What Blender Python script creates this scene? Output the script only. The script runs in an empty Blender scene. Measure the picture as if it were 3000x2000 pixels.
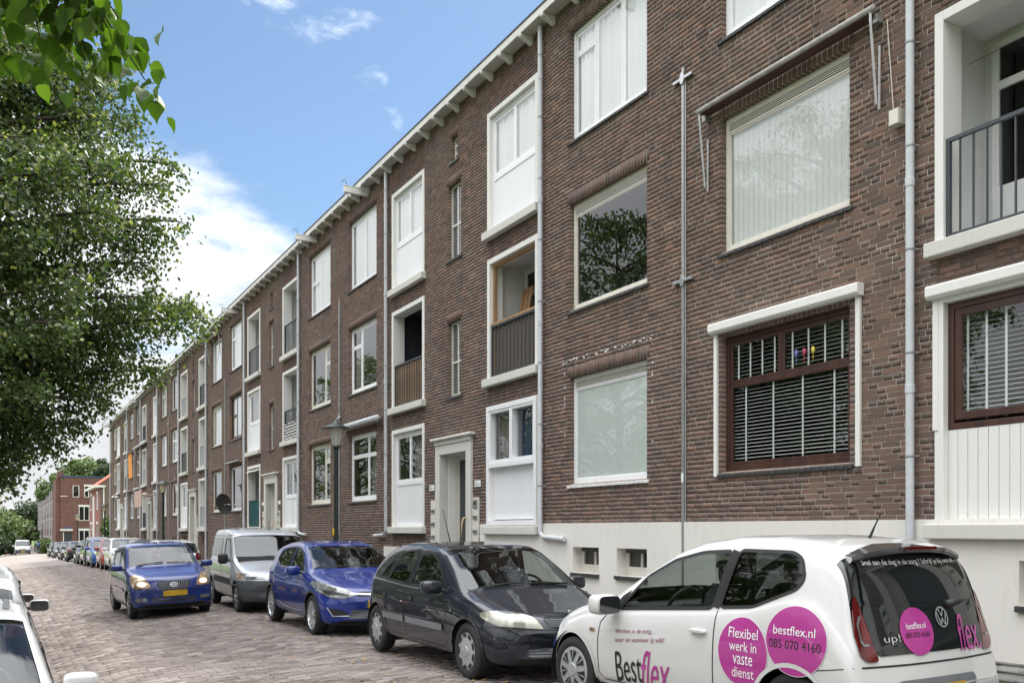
import bpy, bmesh, math, random
import numpy as np
from mathutils import Vector, Matrix
from mathutils.bvhtree import BVHTree

rng = random.Random(7)
nrg = np.random.default_rng(7)
S = bpy.context.scene
COL = S.collection

# ------------------------------------------------------------------ camera
CZ = 1.45                                   # camera height; heights below are given relative to it
F_PX, CX, VX, YH = 2688.0, 1500.0, -4.0, 1549.0
TH = math.atan((CX - VX) / F_PX)
SN, CS = math.sin(TH), math.cos(TH)
cam = bpy.data.cameras.new('camera')
cam.sensor_width = 36.0
cam.lens = F_PX / 3000.0 * 36.0
cam.shift_y = (YH - 1000.0) / 3000.0
cam.clip_start = 0.05
cam.clip_end = 3000.0
camo = bpy.data.objects.new('camera', cam)
COL.objects.link(camo)
camo.location = (0, 0, CZ)
camo.rotation_euler = (math.radians(90), 0, -TH)
S.camera = camo

# ------------------------------------------------------------------ world, sun, exposure
SUN_EL, SUN_AZ = math.radians(58), math.radians(62)     # azimuth from +y (up the street) towards +x (over the roofs)
w = bpy.data.worlds.new('World')
S.world = w
w.use_nodes = True
nt = w.node_tree
nt.nodes.clear()
def wn(t, **k):
    n = nt.nodes.new(t)
    for a, b in k.items():
        setattr(n, a, b)
    return n
def wl(a, b):
    nt.links.new(a, b)
def wmath(op, a, b=None, clamp=False):
    n = wn('ShaderNodeMath', operation=op, use_clamp=clamp)
    for i, v in enumerate((a, b)):
        if v is None:
            continue
        if isinstance(v, (int, float)):
            n.inputs[i].default_value = v
        else:
            wl(v, n.inputs[i])
    return n.outputs[0]
sky = wn('ShaderNodeTexSky', sky_type='NISHITA', sun_disc=False)
sky.sun_elevation = SUN_EL
sky.sun_rotation = SUN_AZ
sky.air_density = 1.0
sky.dust_density = 0.6
sky.ozone_density = 2.0
SKY_K, CLOUD_L = 0.088, 0.60
tc = wn('ShaderNodeTexCoord')
sep = wn('ShaderNodeSeparateXYZ')
wl(tc.outputs['Generated'], sep.inputs[0])
up_ = wmath('MAXIMUM', sep.outputs[2], 0.0)
den = wmath('ADD', up_, 0.22)
px_ = wmath('DIVIDE', sep.outputs[0], den)
py_ = wmath('DIVIDE', sep.outputs[1], den)
cmb = wn('ShaderNodeCombineXYZ')
wl(px_, cmb.inputs[0]); wl(py_, cmb.inputs[1])
n1 = wn('ShaderNodeTexNoise')
n1.inputs['Scale'].default_value = 1.9
n1.inputs['Detail'].default_value = 9
n1.inputs['Roughness'].default_value = 0.56
mp = wn('ShaderNodeMapping')
mp.inputs['Location'].default_value = (4.33, 0.0, 0.0)
wl(cmb.outputs[0], mp.inputs[0]); wl(mp.outputs[0], n1.inputs['Vector'])
# cloud cover: thick low over the horizon and all over the western half, thinner high up in the north-east
low = wn('ShaderNodeMapRange', interpolation_type='SMOOTHSTEP')
low.inputs['From Min'].default_value = 0.08; low.inputs['From Max'].default_value = 0.42
low.inputs['To Min'].default_value = 0.32; low.inputs['To Max'].default_value = -0.05
wl(sep.outputs[2], low.inputs['Value'])
# the rest of the sky, away from the clear patch in the north, is clouded over
south = wn('ShaderNodeMapRange', interpolation_type='SMOOTHSTEP')
south.inputs['From Min'].default_value = 0.66; south.inputs['From Max'].default_value = 0.30
south.inputs['To Min'].default_value = 0.0; south.inputs['To Max'].default_value = 0.30
wl(sep.outputs[1], south.inputs['Value'])
west = wn('ShaderNodeMapRange', interpolation_type='SMOOTHSTEP')
west.inputs['From Min'].default_value = 0.12; west.inputs['From Max'].default_value = -0.15
west.inputs['To Min'].default_value = 0.0; west.inputs['To Max'].default_value = 0.24
wl(sep.outputs[0], west.inputs['Value'])
cov = wmath('ADD', wmath('ADD', wmath('ADD', n1.outputs['Fac'], low.outputs[0]), west.outputs[0]), south.outputs[0])
msk = wn('ShaderNodeMapRange', interpolation_type='SMOOTHSTEP')
msk.inputs['From Min'].default_value = 0.53; msk.inputs['From Max'].default_value = 0.68
wl(cov, msk.inputs['Value'])
n3 = wn('ShaderNodeTexNoise')
n3.inputs['Scale'].default_value = 3.6
n3.inputs['Detail'].default_value = 8
n3.inputs['Roughness'].default_value = 0.6
wl(mp.outputs[0], n3.inputs['Vector'])
puff = wn('ShaderNodeMapRange', interpolation_type='SMOOTHSTEP')
puff.inputs['From Min'].default_value = 0.60; puff.inputs['From Max'].default_value = 0.76
puff.inputs['To Max'].default_value = 0.75
wl(n3.outputs['Fac'], puff.inputs['Value'])
mask_all = wmath('MAXIMUM', msk.outputs[0], puff.outputs[0])
n2 = wn('ShaderNodeTexNoise')
n2.inputs['Scale'].default_value = 2.3
n2.inputs['Detail'].default_value = 6
wl(cmb.outputs[0], n2.inputs['Vector'])
shade = wn('ShaderNodeMapRange')
shade.inputs['From Min'].default_value = 0.3; shade.inputs['From Max'].default_value = 0.7
shade.inputs['To Min'].default_value = 0.86; shade.inputs['To Max'].default_value = 1.06
wl(n2.outputs['Fac'], shade.inputs['Value'])
ccol = wn('ShaderNodeMix', data_type='RGBA', blend_type='MULTIPLY')
ccol.inputs['Factor'].default_value = 1.0
ccol.inputs['A'].default_value = (CLOUD_L * 0.955, CLOUD_L * 0.975, CLOUD_L, 1)
# an overcast sky is brighter overhead than at the horizon
zen = wmath('ADD', wmath('MULTIPLY', wmath('POWER', up_, 2.0), 5.2), 0.86)
wl(wmath('MULTIPLY', shade.outputs[0], zen), ccol.inputs['B'])
skm = wn('ShaderNodeMix', data_type='RGBA', blend_type='MULTIPLY')
skm.inputs['Factor'].default_value = 1.0
wl(sky.outputs[0], skm.inputs['A'])
skm.inputs['B'].default_value = (SKY_K * 0.97, SKY_K * 1.05, SKY_K * 1.05, 1)
mixs = wn('ShaderNodeMix', data_type='RGBA')
wl(mask_all, mixs.inputs['Factor'])
wl(skm.outputs['Result'], mixs.inputs['A'])
wl(ccol.outputs['Result'], mixs.inputs['B'])
bg = wn('ShaderNodeBackground')
bg.inputs['Strength'].default_value = 1.0
wl(mixs.outputs['Result'], bg.inputs['Color'])
wo = wn('ShaderNodeOutputWorld')
wl(bg.outputs[0], wo.inputs[0])

sun = bpy.data.lights.new('sun', 'SUN')
sun.energy = 2.9
sun.angle = math.radians(5)
sun.color = (1.0, 0.955, 0.88)
suno = bpy.data.objects.new('sun', sun)
COL.objects.link(suno)
sd = Vector((math.sin(SUN_AZ) * math.cos(SUN_EL), math.cos(SUN_AZ) * math.cos(SUN_EL), math.sin(SUN_EL)))
suno.rotation_euler = sd.to_track_quat('Z', 'Y').to_euler()
suno.location = (0, 0, 30)

S.view_settings.view_transform = 'Standard'
S.view_settings.look = 'None'
S.view_settings.gamma = 1.0
S.view_settings.exposure = 0.80
S.view_settings.use_curve_mapping = False
try:
    S.cycles.max_bounces = 8
    S.cycles.transparent_max_bounces = 14
    S.cycles.caustics_reflective = False
    S.cycles.caustics_refractive = False
except Exception:
    pass

# ------------------------------------------------------------------ projection helpers (real points from measured directions)
def ray(px, py):
    r = (px - CX) / F_PX
    u = -(py - YH) / F_PX
    return Vector((SN + r * CS, CS - r * SN, u))
def project(x, y, z):
    fw = x * SN + y * CS
    r = x * CS - y * SN
    return CX + F_PX * r / fw, YH - F_PX * (z - CZ) / fw, fw

# ------------------------------------------------------------------ mesh helpers
class MB:
    """collects simple shapes and links them as one mesh"""
    def __init__(s):
        s.v = []; s.f = []; s.m = []
        s.mi = 0
    def add(s, vs, fs):
        o = len(s.v)
        s.v.extend([tuple(p) for p in vs])
        for f in fs:
            s.f.append([o + i for i in f]); s.m.append(s.mi)
        return s
    def box(s, x0, x1, y0, y1, z0, z1):
        if x0 > x1: x0, x1 = x1, x0
        if y0 > y1: y0, y1 = y1, y0
        if z0 > z1: z0, z1 = z1, z0
        return s.add([(x0, y0, z0), (x1, y0, z0), (x1, y1, z0), (x0, y1, z0), (x0, y0, z1), (x1, y0, z1), (x1, y1, z1), (x0, y1, z1)],
                     [(0, 3, 2, 1), (4, 5, 6, 7), (0, 1, 5, 4), (1, 2, 6, 5), (2, 3, 7, 6), (3, 0, 4, 7)])
    def quad(s, a, b, c, d):
        return s.add([a, b, c, d], [(0, 1, 2, 3)])
    def prism(s, poly, a0, a1, axis):
        """poly in the plane across axis; axis 'x': (y,z), 'y': (x,z), 'z': (x,y)"""
        def P(p, a):
            return {'x': (a, p[0], p[1]), 'y': (p[0], a, p[1]), 'z': (p[0], p[1], a)}[axis]
        n = len(poly)
        vs = [P(p, a0) for p in poly] + [P(p, a1) for p in poly]
        fs = [tuple(range(n))[::-1], tuple(range(n, 2 * n))] + [(i, (i + 1) % n, n + (i + 1) % n, n + i) for i in range(n)]
        return s.add(vs, fs)
    def tube(s, pts, r, n=8, cap=True):
        pts = [Vector(p) for p in pts]
        rs = r if isinstance(r, (list, tuple)) else [r] * len(pts)
        rings = []
        ref = None
        for i, p in enumerate(pts):
            d = (pts[min(i + 1, len(pts) - 1)] - pts[max(i - 1, 0)])
            if d.length < 1e-9: d = Vector((0, 0, 1))
            d.normalize()
            if ref is None:
                ref = Vector((0, 0, 1)) if abs(d.z) < 0.9 else Vector((1, 0, 0))
            a = d.cross(ref)
            if a.length < 1e-4:
                ref = Vector((0, 1, 0)); a = d.cross(ref)
            a.normalize(); b = d.cross(a); ref = -b if False else ref
            rings.append([p + a * (math.cos(t) * rs[i]) + b * (math.sin(t) * rs[i]) for t in [2 * math.pi * k / n for k in range(n)]])
        vs = [q for ring in rings for q in ring]
        fs = []
        for i in range(len(pts) - 1):
            for k in range(n):
                k2 = (k + 1) % n
                fs.append((i * n + k, i * n + k2, (i + 1) * n + k2, (i + 1) * n + k))
        if cap:
            fs.append(tuple(range(n))[::-1])
            fs.append(tuple((len(pts) - 1) * n + k for k in range(n)))
        return s.add(vs, fs)
    def lathe(s, prof, n=24, c=(0, 0, 0), axis='z', a0=0.0, a1=2 * math.pi):
        """prof: (radius, height along axis)"""
        full = abs(a1 - a0 - 2 * math.pi) < 1e-6
        m = n if full else n + 1
        vs = []
        for (r, h) in prof:
            for k in range(m):
                t = a0 + (a1 - a0) * k / n
                p, q = r * math.cos(t), r * math.sin(t)
                vs.append({'z': (c[0] + p, c[1] + q, c[2] + h), 'y': (c[0] + p, c[1] + h, c[2] + q), 'x': (c[0] + h, c[1] + p, c[2] + q)}[axis])
        fs = []
        for i in range(len(prof) - 1):
            for k in range(n):
                k2 = (k + 1) % m
                fs.append((i * m + k, i * m + k2, (i + 1) * m + k2, (i + 1) * m + k))
        return s.add(vs, fs)
    def build(s, name, mat, parent=None, smooth=False, bevel=0.0, loc=None):
        me = bpy.data.meshes.new(name)
        me.from_pydata(s.v, [], s.f)
        mats = mat if isinstance(mat, (list, tuple)) else [mat]
        for q in mats:
            me.materials.append(q)
        if len(mats) > 1:
            me.polygons.foreach_set('material_index', s.m)
        if smooth:
            me.polygons.foreach_set('use_smooth', [True] * len(me.polygons))
        me.update()
        o = bpy.data.objects.new(name, me)
        COL.objects.link(o)
        if smooth == 'auto':
            try:
                me.set_sharp_from_angle(angle=math.radians(35))
            except Exception:
                pass
        if bevel:
            b = o.modifiers.new('bevel', 'BEVEL')
            b.width = bevel; b.segments = 2; b.limit_method = 'ANGLE'
        if loc is not None:
            o.location = loc
        if parent is not None:
            par(o, parent)
        return o

def par(o, p):
    o.parent = p
    if p.type == 'EMPTY' and not p.get('_local'):
        o.matrix_parent_inverse = Matrix.Translation(-Vector(p.location))
    return o
def link_copy(src, parent, loc=None, rot=None, scale=None):
    c = src.copy()
    COL.objects.link(c)
    if loc is not None: c.location = loc
    if rot is not None: c.rotation_euler = rot
    if scale is not None: c.scale = scale
    if parent is not None: par(c, parent)
    return c
def inst(name, me, parent, loc, rot=(0, 0, 0), scale=(1, 1, 1)):
    c = bpy.data.objects.new(name, me)
    COL.objects.link(c)
    c.location = loc; c.rotation_euler = rot; c.scale = scale
    if parent is not None: par(c, parent)
    return c
def empty(name, loc=(0, 0, 0), rot=(0, 0, 0), local=False):
    o = bpy.data.objects.new(name, None)
    o.empty_display_size = 0.2
    COL.objects.link(o)
    o.location = loc; o.rotation_euler = rot
    if local: o['_local'] = 1
    return o
def tag(o, label=None, cat=None, group=None, kind=None):
    if label: o['label'] = label
    if cat: o['category'] = cat
    if group: o['group'] = group
    if kind: o['kind'] = kind
    return o
def boxes_mesh(name, B, rnd, mat, attr='rnd', back=False, quads=None):
    """B: (N,6) x0,x1,y0,y1,z0,z1 ; five faces each (no +x face) when back is False; faces carry a random value"""
    B = np.asarray(B, float)
    N = len(B)
    x0, x1, y0, y1, z0, z1 = B.T
    V = np.empty((N, 8, 3))
    for i, (a, b, c) in enumerate(((0, 0, 0), (1, 0, 0), (1, 1, 0), (0, 1, 0), (0, 0, 1), (1, 0, 1), (1, 1, 1), (0, 1, 1))):
        V[:, i, 0] = x1 if a else x0; V[:, i, 1] = y1 if b else y0; V[:, i, 2] = z1 if c else z0
    if quads is None:
        quads = [(0, 3, 2, 1), (4, 5, 6, 7), (0, 1, 5, 4), (2, 3, 7, 6), (3, 0, 4, 7)]
        if back: quads.append((1, 2, 6, 5))
    return verts_mesh(name, V, quads, rnd, mat, attr)
def verts_mesh(name, V, quads, rnd, mat, attr='rnd'):
    N, K = V.shape[0], V.shape[1]
    Q = np.asarray(quads)
    nf = len(Q)
    idx = (np.arange(N)[:, None, None] * K + Q[None]).reshape(-1)
    me = bpy.data.meshes.new(name)
    me.vertices.add(N * K)
    me.vertices.foreach_set('co', V.reshape(-1))
    me.loops.add(len(idx))
    me.loops.foreach_set('vertex_index', idx.astype(np.int32))
    w_ = Q.shape[1]
    me.polygons.add(N * nf)
    me.polygons.foreach_set('loop_start', np.arange(0, N * nf * w_, w_, dtype=np.int32))
    me.polygons.foreach_set('loop_total', np.full(N * nf, w_, dtype=np.int32))
    me.update(calc_edges=True)
    if rnd is not None:
        a = me.attributes.new(attr, 'FLOAT', 'FACE')
        a.data.foreach_set('value', np.repeat(np.asarray(rnd, float), nf))
    if mat: me.materials.append(mat)
    o = bpy.data.objects.new(name, me)
    COL.objects.link(o)
    return o

# ------------------------------------------------------------------ materials
def lin(c):
    return tuple(((v / 255.0) / 12.92 if v / 255.0 <= 0.04045 else ((v / 255.0 + 0.055) / 1.055) ** 2.4) for v in c)
class NT:
    def __init__(s, name):
        s.m = bpy.data.materials.new(name)
        s.m.use_nodes = True
        s.t = s.m.node_tree
        s.b = s.t.nodes['Principled BSDF']
        s.o = s.t.nodes['Material Output']
    def n(s, t, **k):
        q = s.t.nodes.new(t)
        for a, b in k.items(): setattr(q, a, b)
        return q
    def l(s, a, b): s.t.links.new(a, b)
    def set(s, **k):
        for a, b in k.items():
            s.b.inputs[a.replace('_', ' ')].default_value = b
    def noise(s, scale, detail=4, coord='Object', rough=0.55, stretch=None):
        tcn = s.n('ShaderNodeTexCoord')
        q = s.n('ShaderNodeTexNoise')
        q.inputs['Scale'].default_value = scale
        q.inputs['Detail'].default_value = detail
        q.inputs['Roughness'].default_value = rough
        src = tcn.outputs[coord]
        if stretch:
            mpn = s.n('ShaderNodeMapping')
            mpn.inputs['Scale'].default_value = stretch
            s.l(src, mpn.inputs[0]); src = mpn.outputs[0]
        s.l(src, q.inputs['Vector'])
        return q.outputs['Fac']
    def ramp(s, fac, stops):
        r = s.n('ShaderNodeValToRGB')
        e = r.color_ramp.elements
        while len(e) < len(stops): e.new(0.5)
        for i, (p, c) in enumerate(stops):
            e[i].position = p; e[i].color = (*c, 1) if len(c) == 3 else c
        s.l(fac, r.inputs[0])
        return r.outputs['Color']
    def mr(s, fac, a, b, c, d):
        q = s.n('ShaderNodeMapRange')
        for i, v in enumerate((a, b, c, d)): q.inputs[i + 1].default_value = v
        s.l(fac, q.inputs[0])
        return q.outputs[0]
    def mix(s, fac, a, b, blend='MIX'):
        q = s.n('ShaderNodeMix', data_type='RGBA', blend_type=blend)
        for nm, v in (('Factor', fac), ('A', a), ('B', b)):
            if isinstance(v, (int, float)): q.inputs[nm].default_value = v
            elif isinstance(v, tuple): q.inputs[nm].default_value = (*v, 1) if len(v) == 3 else v
            else: s.l(v, q.inputs[nm])
        return q.outputs['Result']
    def bump(s, h, strength=0.3, dist=0.01):
        q = s.n('ShaderNodeBump')
        q.inputs['Strength'].default_value = strength
        q.inputs['Distance'].default_value = dist
        s.l(h, q.inputs['Height'])
        s.l(q.outputs[0], s.b.inputs['Normal'])

def simple(name, col, rough=0.5, metal=0.0, var=0.08, scale=6.0, bump=0.0, bscale=40.0, coat=0.0, stretch=None, spec=0.5):
    n = NT(name)
    f = n.noise(scale, 5, stretch=stretch)
    c = n.mix(n.mr(f, 0.3, 0.7, 0.0, 1.0), tuple(v * (1 - var) for v in col), tuple(min(1, v * (1 + var)) for v in col))
    n.l(c, n.b.inputs['Base Color'])
    n.set(Roughness=rough, Metallic=metal, Coat_Weight=coat, Specular_IOR_Level=spec)
    if bump:
        n.bump(n.noise(bscale, 4), bump, 0.01)
    return n.m

def brick_mat(name, stops, dirt=0.25, scale=1.0, grime=0.45, streak=0.0):
    n = NT(name)
    a = n.n('ShaderNodeAttribute', attribute_name='rnd')
    oi = n.n('ShaderNodeObjectInfo')
    fac = a.outputs['Fac']
    c = n.ramp(fac, stops)
    f = n.noise(26 * scale, 6, rough=0.7)
    c = n.mix(n.mr(f, 0.35, 0.8, 0.0, grime), c, (0.055, 0.045, 0.042), 'MIX')
    g = n.noise(0.55 * scale, 5)
    c2 = n.mix(n.mr(g, 0.42, 0.72, 0.0, dirt), c, (0.20, 0.175, 0.155))
    if streak:
        sk = n.noise(1.6, 6, rough=0.7, stretch=(1, 1, 0.16))
        c2 = n.mix(n.mr(sk, 0.52, 0.74, 0.0, streak), c2, (0.05, 0.043, 0.04))
        s2 = n.noise(2.3, 6, rough=0.75, stretch=(1, 1.3, 0.22))
        c2 = n.mix(n.mr(s2, 0.60, 0.78, 0.0, streak * .8), c2, (0.30, 0.27, 0.24))
    n.l(c2, n.b.inputs['Base Color'])
    n.set(Roughness=0.88, Specular_IOR_Level=0.25)
    n.bump(n.noise(70 * scale, 5, rough=0.7), 0.5, 0.006)
    return n.m

M = {}
M['brick'] = brick_mat('brick', [(0.0, (0.100, 0.074, 0.064)), (0.22, (0.125, 0.086, 0.071)), (0.5, (0.150, 0.099, 0.079)), (0.78, (0.168, 0.108, 0.085)), (0.93, (0.19, 0.116, 0.09)), (1.0, (0.235, 0.135, 0.10))], grime=0.35, streak=0.45)
M['mortar'] = simple('mortar', (0.44, 0.395, 0.34), 0.95, var=0.22, scale=3.5, bump=0.4)
M['mortar_dark'] = simple('mortar_dark', (0.115, 0.098, 0.085), 0.95, var=0.25, scale=4, bump=0.4)
M['paver'] = brick_mat('paver', [(0.0, (0.125, 0.105, 0.096)), (0.3, (0.185, 0.158, 0.144)), (0.6, (0.22, 0.188, 0.172)), (0.85, (0.255, 0.22, 0.20)), (1.0, (0.31, 0.275, 0.255))], dirt=0.35, grime=0.25)
M['stone'] = simple('stone', (0.56, 0.54, 0.49), 0.85, var=0.10, scale=3, bump=0.25, bscale=60)
def stained_white(name, col, rough, streak):
    n = NT(name)
    f = n.noise(2.2, 6, stretch=(1, 1, 0.35))
    g = n.noise(9, 6, rough=0.75, stretch=(1, 1, 0.18))
    c = n.mix(n.mr(f, 0.35, 0.75, 0.0, 0.5), col, tuple(v * 0.90 for v in col))
    c = n.mix(n.mr(g, 0.55, 0.80, 0.0, streak), c, (0.36, 0.34, 0.29))
    k = n.noise(34, 3, rough=0.8)
    c = n.mix(n.mr(k, 0.72, 0.78, 0.0, streak * 1.2), c, (0.22, 0.20, 0.17))
    n.l(c, n.b.inputs['Base Color'])
    n.set(Roughness=rough)
    n.bump(n.noise(90, 4), 0.22, 0.006)
    return n.m
M['sill_stone'] = stained_white('sill_stone', (0.60, 0.585, 0.54), 0.85, 0.45)
M['plaster'] = stained_white('plaster', (0.72, 0.69, 0.64), 0.9, 0.4)
M['white_render'] = stained_white('white_render', (0.74, 0.73, 0.70), 0.85, 0.15)
M['pvc'] = simple('pvc', (0.80, 0.80, 0.815), 0.35, var=0.03)
M['cream_paint'] = simple('cream_paint', (0.66, 0.63, 0.56), 0.5, var=0.05)
M['panel'] = stained_white('panel', (0.775, 0.78, 0.80), 0.4, 0.12)
M['brown_wood'] = simple('brown_wood', (0.055, 0.022, 0.016), 0.4, var=0.35, scale=8, stretch=(1, 1, 0.1))
M['loggia_wall'] = simple('loggia_wall', (0.66, 0.66, 0.655), 0.9, var=0.05, scale=3, bump=0.3, bscale=25)
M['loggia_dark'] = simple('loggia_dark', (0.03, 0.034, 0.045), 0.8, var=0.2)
M['rail_grey'] = simple('rail_grey', (0.045, 0.053, 0.064), 0.5, var=0.15)
M['rail_light'] = simple('rail_light', (0.42, 0.43, 0.43), 0.5, var=0.1)
M['dark_brick'] = simple('dark_brick', (0.042, 0.041, 0.043), 0.6, var=0.35, scale=14, bump=0.3)
M['white_brick'] = simple('white_brick', (0.68, 0.67, 0.65), 0.7, var=0.12, scale=12, bump=0.2)
M['pipe'] = simple('pipe', (0.52, 0.535, 0.56), 0.45, var=0.06)
M['pipe_band'] = simple('pipe_band', (0.30, 0.31, 0.32), 0.5, metal=0.3)
M['steel'] = simple('steel', (0.55, 0.56, 0.57), 0.35, metal=0.9, var=0.08)
M['conduit'] = simple('conduit', (0.42, 0.42, 0.41), 0.4, metal=0.6, var=0.1)
M['gutter'] = simple('gutter', (0.62, 0.61, 0.575), 0.6, var=0.08, scale=4)
M['soffit'] = simple('soffit', (0.52, 0.50, 0.46), 0.8, var=0.1)
M['roof_edge'] = simple('roof_edge', (0.05, 0.047, 0.045), 0.8)
M['black'] = simple('black', (0.012, 0.012, 0.013), 0.5)
M['dark_grey'] = simple('dark_grey', (0.045, 0.047, 0.05), 0.6)
M['room'] = simple('room', (0.10, 0.095, 0.09), 0.9, var=0.2)
M['curtain_white'] = simple('curtain_white', (0.88, 0.88, 0.88), 0.9, var=0.04, scale=9, stretch=(1, 1, 0.05))
M['curtain_grey'] = simple('curtain_grey', (0.21, 0.19, 0.18), 0.9, var=0.12, scale=20, stretch=(1, 1, 0.04))
M['curtain_blue'] = simple('curtain_blue', (0.025, 0.045, 0.11), 0.9, var=0.3, scale=10, stretch=(1, 1, 0.05))
M['frosted'] = simple('frosted', (0.80, 0.84, 0.82), 0.45, var=0.03)
M['blind'] = simple('blind', (0.86, 0.86, 0.85), 0.5, var=0.04)
M['door_green'] = simple('door_green', (0.032, 0.042, 0.046), 0.4, var=0.1)
M['wood_light'] = simple('wood_light', (0.34, 0.20, 0.10), 0.6, var=0.25, scale=10, stretch=(1, 1, 0.1))
M['wood_reed'] = simple('wood_reed', (0.22, 0.135, 0.075), 0.8, var=0.35, scale=30, stretch=(1, 1, 0.08))
M['reed_teal'] = simple('reed_teal', (0.02, 0.17, 0.17), 0.7, var=0.35, scale=30, stretch=(1, 1, 0.08))
M['orange_cloth'] = simple('orange_cloth', (0.72, 0.27, 0.035), 0.8, var=0.1)
M['awning_tube'] = simple('awning_tube', (0.36, 0.34, 0.32), 0.6, var=0.25, scale=9)
M['red_cloth'] = simple('red_cloth', (0.075, 0.035, 0.03), 0.85, var=0.2)
M['handle_wood'] = simple('handle_wood', (0.52, 0.36, 0.2), 0.45, var=0.15)
M['lamp_green'] = simple('lamp_green', (0.010, 0.021, 0.018), 0.35, var=0.2)
M['lamp_glass'] = simple('lamp_glass', (0.52, 0.50, 0.46), 0.35, var=0.12, scale=30, bump=0.5, bscale=90)
M['lamp_glass_warm'] = simple('lamp_glass_warm', (0.62, 0.54, 0.36), 0.4, var=0.1, scale=20)
M['yellow'] = simple('yellow', (0.68, 0.40, 0.02), 0.5)
M['plate'] = simple('plate', (0.55, 0.33, 0.02), 0.45, var=0.06)
M['blue_sign'] = simple('blue_sign', (0.02, 0.06, 0.22), 0.4)
M['white'] = simple('white', (0.82, 0.82, 0.82), 0.5, var=0.02)
M['ink'] = simple('ink', (0.015, 0.015, 0.015), 0.5)
M['bark'] = simple('bark', (0.062, 0.050, 0.040), 0.95, var=0.35, scale=10, bump=0.8, bscale=30, stretch=(1, 1, 0.25))
M['rubber'] = simple('rubber', (0.017, 0.017, 0.018), 0.75, var=0.2, bump=0.2)
M['kerb'] = simple('kerb', (0.27, 0.26, 0.25), 0.9, var=0.15, bump=0.3)
M['rail_band'] = simple('rail_band', (0.10, 0.075, 0.055), 0.5)

def glass_mat(name, tint=(0.86, 0.88, 0.87), f0=0.10, rough=0.0, pw=4.0):
    """thin pane: clear with a mirror share that grows towards grazing angles, the same from both sides"""
    n = NT(name)
    ge = n.n('ShaderNodeNewGeometry')
    dt = n.n('ShaderNodeVectorMath', operation='DOT_PRODUCT')
    n.l(ge.outputs['Normal'], dt.inputs[0]); n.l(ge.outputs['Incoming'], dt.inputs[1])
    def mth(op, a, b):
        q = n.n('ShaderNodeMath', operation=op, use_clamp=(op == 'SUBTRACT'))
        for i, v in enumerate((a, b)):
            if isinstance(v, (int, float)): q.inputs[i].default_value = v
            elif v is not None: n.l(v, q.inputs[i])
        return q.outputs[0]
    c = mth('ABSOLUTE', dt.outputs['Value'], None)
    p5 = mth('POWER', mth('SUBTRACT', 1.0, c), pw)
    fac = mth('ADD', mth('MULTIPLY', p5, 1.0 - f0), f0)
    tr = n.n('ShaderNodeBsdfTransparent'); tr.inputs['Color'].default_value = (*tint, 1)
    gl = n.n('ShaderNodeBsdfGlossy'); gl.inputs['Roughness'].default_value = rough
    gl.inputs['Color'].default_value = (0.97, 0.98, 1.0, 1)
    nz = n.noise(1.3, 2)
    bp = n.n('ShaderNodeBump'); bp.inputs['Strength'].default_value = 0.04; bp.inputs['Distance'].default_value = 0.02
    n.l(nz, bp.inputs['Height']); n.l(bp.outputs[0], gl.inputs['Normal'])
    mx = n.n('ShaderNodeMixShader')
    n.l(fac, mx.inputs[0]); n.l(tr.outputs[0], mx.inputs[1]); n.l(gl.outputs[0], mx.inputs[2])
    n.l(mx.outputs[0], n.o.inputs['Surface'])
    return n.m
M['glass'] = glass_mat('glass', f0=0.11)
M['car_glass'] = glass_mat('car_glass', tint=(0.62, 0.67, 0.65), f0=0.065, pw=5.0)
M['car_glass_dark'] = glass_mat('car_glass_dark', tint=(0.14, 0.145, 0.15), f0=0.065, pw=5.0)
def dark_glass(name, col=(0.012, 0.014, 0.015)):
    n = NT(name)
    n.set(Base_Color=(*col, 1), Roughness=0.03, Specular_IOR_Level=0.9)
    return n.m
M['black_glass'] = dark_glass('black_glass')

def car_paint(name, col, metal=0.0, rough=0.5):
    n = NT(name)
    ge = n.n('ShaderNodeNewGeometry')
    c = n.mix(ge.outputs['Backfacing'], col, (0.03, 0.03, 0.032))     # trimmed inside of the shell
    d = n.noise(2.0, 5)
    c = n.mix(n.mr(d, 0.5, 0.8, 0.0, 0.025), c, (0.25, 0.22, 0.19))      # thin road dust
    n.l(c, n.b.inputs['Base Color'])
    n.set(Metallic=metal, Roughness=rough, Coat_Weight=1.0, Coat_Roughness=0.02, Specular_IOR_Level=0.3)
    return n.m
M['p_white'] = car_paint('p_white', (0.60, 0.595, 0.58))
M['p_navy'] = car_paint('p_navy', (0.0035, 0.0055, 0.013), 0.0, 0.5)
M['p_clio'] = car_paint('p_clio', (0.002, 0.016, 0.16), 0.0, 0.5)
M['p_kia'] = car_paint('p_kia', (0.004, 0.020, 0.15), 0.0, 0.5)
M['p_silver'] = car_paint('p_silver', (0.40, 0.41, 0.425), 0.35, 0.42)
M['p_silver2'] = car_paint('p_silver2', (0.52, 0.53, 0.54), 0.35, 0.42)
M['p_black'] = car_paint('p_black', (0.005, 0.005, 0.006), 0.0, 0.5)
M['p_red'] = car_paint('p_red', (0.30, 0.035, 0.03), 0.0, 0.5)
M['p_blue'] = car_paint('p_blue', (0.008, 0.07, 0.27), 0.0, 0.5)
M['p_grey'] = car_paint('p_grey', (0.022, 0.026, 0.03), 0.0, 0.5)
M['p_darkblue'] = car_paint('p_darkblue', (0.005, 0.010, 0.03), 0.0, 0.5)
M['bumper_plastic'] = simple('bumper_plastic', (0.055, 0.06, 0.066), 0.6, var=0.12)
M['trim_grey'] = simple('trim_grey', (0.16, 0.17, 0.185), 0.5, var=0.1)
M['seat'] = simple('seat', (0.035, 0.036, 0.04), 0.9, var=0.2)
M['dash'] = simple('dash', (0.05, 0.052, 0.056), 0.7, var=0.1)
M['alloy'] = simple('alloy', (0.50, 0.51, 0.53), 0.32, metal=0.75, var=0.06)
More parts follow.
